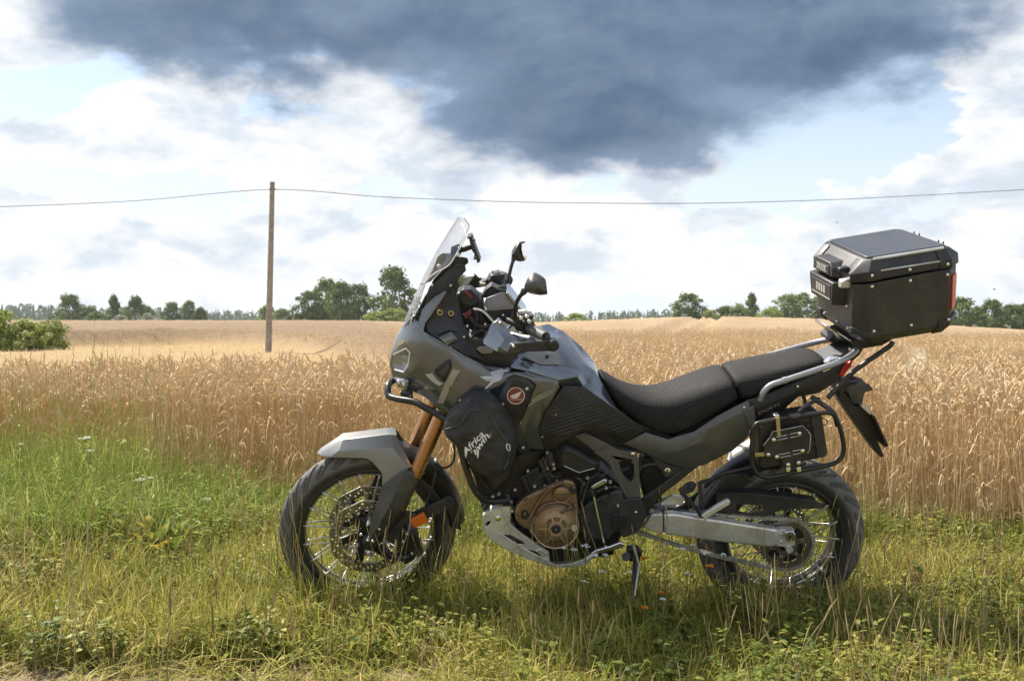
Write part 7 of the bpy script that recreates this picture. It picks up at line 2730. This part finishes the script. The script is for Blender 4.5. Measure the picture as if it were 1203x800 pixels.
L_bot2 = case_level((1006, 397.5), (1026, 403), (1107, 391), (1116, 385), .188, .156)
L_bot = case_level((1001, 391), (1020, 397), (1117, 382.5), (1124.5, 375), .210, .168)
L_seam = case_level((1000, 334), (1019, 332.5), (1117.5, 316), (1126, 311.5), .215, .172)
L_lid0 = case_level((999, 331.5), (1018, 330), (1118, 313.5), (1126.5, 309), .219, .176)
L_lid1 = case_level((998, 322), (1019, 319), (1117, 305), (1125.5, 298), .219, .176)
L_lid2 = case_level((1013, 305.5), (1022, 305), (1110, 292), (1114, 290.5), .198, .178)
L_top = case_level((1015.5, 303.5), (1024, 303), (1108, 290.5), (1112, 289.5), .190, .172)


def shell_rings(name, rings, mat, cap0, cap1, bevel=.004, parent=case):
    bm = bmesh.new()
    R_ = [[bm.verts.new(p) for p in r] for r in rings]
    n = 8
    for a, b in zip(R_, R_[1:]):
        for k in range(n):
            bm.faces.new((a[k], a[(k + 1) % n], b[(k + 1) % n], b[k]))
    if cap0:
        bm.faces.new(R_[0][::-1])
    if cap1:
        bm.faces.new(R_[-1])
    return fin(link(name, mesh_of(bm), mat, parent, sharp=25), bevel, 0, 2, angle=18)


body = shell_rings('body', [L_bot2, L_bot, L_seam], 'case_panel', True, True, .005)
lid = shell_rings('lid', [L_lid0, L_lid1, L_lid2, L_top], 'case_plastic', True, True, .005)
CV = bvh_of(body, lid)
# aluminium-look top skin
tp = [p + Vector((0, 0, .002)) for p in L_top]
cx = sum(tp, Vector()) / 8
bm = bmesh.new()
a_ = [bm.verts.new(cx + (p - cx) * .985) for p in tp]
b_ = [bm.verts.new(cx + (p - cx) * .985 + Vector((-.0005, 0, .004))) for p in tp]
bm.faces.new(b_)
for k in range(8):
    bm.faces.new((a_[k], a_[(k + 1) % 8], b_[(k + 1) % 8], b_[k]))
top_skin = fin(link('top_panel', mesh_of(bm), 'case_top', case, sharp=25), .0015)


def edge_strip(name, p, q, r_, mat, lift=(0, 0, 0)):
    return tube(name, [p + Vector(lift), q + Vector(lift)], r_, mat, case, 8)


edge_strip('rail_strip', L_lid2[1].lerp(L_lid2[2], .02), L_lid2[1].lerp(L_lid2[2], .98), .0058, 'alu', (0, -.002, .003))
edge_strip('rail_strip', L_lid2[6].lerp(L_lid2[5], .02), L_lid2[6].lerp(L_lid2[5], .98), .0058, 'alu', (0, .002, .003))
edge_strip('lid_trim', L_lid1[1].lerp(L_lid1[2], .03), L_lid1[1].lerp(L_lid1[2], .9), .003, 'alu_dull', (0, -.001, 0))


# corner protectors in black plastic (each wraps one corner of lid or body)
def corner(ids, rings, grow, name, mat='case_plastic'):
    bm = bmesh.new()
    rows = []
    for r in rings:
        c = sum(r, Vector()) / 8
        row = []
        for i, t in ids:
            p = r[i % 8].lerp(r[(i + 1) % 8], t) if t else r[i % 8]
            d = Vector((p.x - c.x, p.y - c.y, 0)).normalized()
            row.append(bm.verts.new(p + d * grow))
        rows.append(row)
    for a, b in zip(rows, rows[1:]):
        for k in range(len(a) - 1):
            bm.faces.new((a[k], a[k + 1], b[k + 1], b[k]))
    o = link(name, mesh_of(bm), mat, case, sharp=25)
    return fin(o, .002, .006, off=0)


Lm = [a.lerp(b, .88) for a, b in zip(L_bot, L_seam)]
Lb = [a.lerp(b, .12) for a, b in zip(L_bot, L_seam)]
for ids in ([(7, .86), (0, 0), (1, 0), (1, .14)], [(1, .86), (2, 0), (3, 0), (3, .12)], [(3, .88), (4, 0), (5, 0), (5, .14)], [(5, .86), (6, 0), (7, 0), (7, .14)]):
    corner(ids, [L_lid0, L_lid1, L_lid2], .003, 'lid_corner')
    corner(ids, [L_bot2, L_bot, Lb], .003, 'body_corner')
# rivets
for px, py in ((1021.5, 322.5), (1067, 316), (1113, 310), (1022, 335.5), (1068, 329), (1113, 322.5), (1025.5, 388.5), (1070.5, 382), (1116, 376)):
    p, n = hit(CV, px, py, .004, -.215)
    bolt('rivet', p, n, .0062, 'alu_bright', case, .004)
for px, py in ((964.5, 364), (975.5, 371.5), (987.5, 379), (996.5, 360), (998, 386), (954, 357), (960.5, 287.5), (951.5, 308), (996, 334)):
    if CV.ray_cast(FB.eye, FB.d(px, py).normalized())[0] is None:
        continue
    p, n = hit(CV, px, py, .004, -.1)
    bolt('rivet', p, n, .0055, 'alu_bright', case, .004)


# front latch block and lock plate: built on the front face of case
fa, fb, fc, fd = L_bot[0], L_seam[0], L_seam[7], L_bot[7]      # near-bottom, near-top, far-top, far-bottom


def front_pt(s, t, out=0.0):
    """s: 0 near .. 1 far across the front face; t: 0 bottom .. 1 seam (beyond 1 = lid)"""
    a = fa.lerp(fb, t); b = fd.lerp(fc, t)
    n = ((fd - fa).cross(fb - fa)).normalized()
    if n.x > 0:
        n = -n
    return a.lerp(b, s) + n * out


def front_block(name, quad, out0, out1, inset, mat, bevel=.004):
    bm = bmesh.new()
    c = (sum(q[0] for q in quad) / len(quad), sum(q[1] for q in quad) / len(quad))
    a = [bm.verts.new(front_pt(s, t, out0)) for s, t in quad]
    b = [bm.verts.new(front_pt(c[0] + (s - c[0]) * inset, c[1] + (t - c[1]) * inset, out1)) for s, t in quad]
    n = len(quad)
    bm.faces.new(b); bm.faces.new(a[::-1])
    for k in range(n):
        bm.faces.new((a[k], a[(k + 1) % n], b[(k + 1) % n], b[k]))
    return fin(link(name, mesh_of(bm), mat, case, sharp=25), bevel, 0, 2, angle=20)


lockp = front_block('lock_plate', [(.22, .46), (.92, .46), (.96, .98), (.20, .98)], -.01, .040, .90, 'case_plastic')
front_block('lock_face', [(.30, .56), (.84, .56), (.86, .88), (.29, .88)], .039, .042, 1.0, 'plastic', .001)
front_block('lock_line', [(.30, .58), (.82, .58), (.82, .60), (.30, .60)], .042, .0435, 1.0, 'alu', .0)
for k in range(4):
    s0 = .44 + k * .07
    front_block('letter_bar', [(s0, .66), (s0 + .045, .66), (s0 + .045, .82), (s0, .82)], .042, .0430, 1.0, 'alu_dull', .0)
hb = front_block('latch_block', [(.24, 1.02), (.90, 1.02), (.88, 1.24), (.80, 1.36), (.34, 1.36), (.25, 1.24)], -.06, .034, .86, 'case_plastic')
front_block('latch_face', [(.36, 1.08), (.78, 1.08), (.76, 1.25), (.38, 1.25)], .033, .037, 1.0, 'bracket_blue', .001)
for k, (t0, t1) in enumerate(((1.11, 1.125), (1.215, 1.23))):
    front_block('latch_line', [(.44, t0), (.72, t0), (.72, t1), (.44, t1)], .037, .0380, 1.0, 'alu_dull', .0)
for k in range(5):
    s0 = .46 + k * .05
    front_block('letter_bar', [(s0, 1.145), (s0 + .03, 1.145), (s0 + .03, 1.205), (s0, 1.205)], .037, .0380, 1.0, 'alu_dull', .0)
front_block('hasp', [(.06, .90), (.16, .88), (.18, 1.02), (.14, 1.10), (.05, 1.06)], -.005, .030, .85, 'alu_dull', .004)
front_block('strap_loop', [(.06, 1.22), (.18, 1.22), (.18, 1.34), (.06, 1.34)], .0, .035, .7, 'plastic_dark', .004)
# red reflector on the rear chamfer, both sides
for k, (i, j) in enumerate(((2, 3), (4, 5))):
    def cr(t, u):
        return L_bot[i].lerp(L_seam[i], t).lerp(L_bot[j].lerp(L_seam[j], t), u)
    q = [cr(.24, .20), cr(.24, .86), cr(.86, .86), cr(.86, .20)]
    n = ((q[1] - q[0]).cross(q[3] - q[0])).normalized()
    if n.x < 0:
        n = -n
    bm = bmesh.new()
    a = [bm.verts.new(p) for p in q]; b = [bm.verts.new(p + n * .006) for p in q]
    bm.faces.new(b); bm.faces.new(a[::-1])
    for w in range(4):
        bm.faces.new((a[w], a[(w + 1) % 4], b[(w + 1) % 4], b[w]))
    fin(link('red_reflector', mesh_of(bm), 'reflector_red', case), .0015)
# strap hooks along the rear edge of the lid
for t in (.10, .20, .62, .74):
    p = L_lid2[3].lerp(L_lid2[4], t)
    tube('strap_hook', [p + Vector((-.006, -.010, -.002)), p + Vector((-.002, -.006, .009)), p + Vector((.004, .004, .009)), p + Vector((.006, .010, -.002))], .0035, 'plastic_dark', case, 8, 4)
slab('base_plate', [(1000, 402), (1012, 398), (1040, 402), (1052, 401), (1040, 408), (1012, 412)], -.11, .22, 'plastic_dark', case, .004)
slab('plate_rim', [(974, 384), (985, 390), (992, 397), (1002, 402), (998, 404), (988, 400), (982, 393), (974, 388)], -.02, .12, 'chrome', case, .004)

# ================================================================== summer haze over the fields
def build_haze():
    m = bpy.data.materials.new('haze')
    m.use_nodes = True
    N = NT(m.node_tree)
    v = N.n('ShaderNodeVolumePrincipled', ins={'Color': (.93, .96, 1.0, 1), 'Density': .00022, 'Anisotropy': .3})
    o = N.n('ShaderNodeOutputMaterial')
    N.t.links.new(v.outputs[0], o.inputs['Volume'])
    MATS['haze'] = m
    bm = bmesh.new()
    bmesh.ops.create_cube(bm, size=1.0)
    bm.transform(Matrix.Translation((0, 5, 5.5)) @ Matrix.Diagonal((5400, 5400, 21, 1)))
    link('haze', mesh_of(bm), 'haze', smooth=False, kind='stuff', label='thin summer haze lying over the fields', cat='haze')


build_haze()
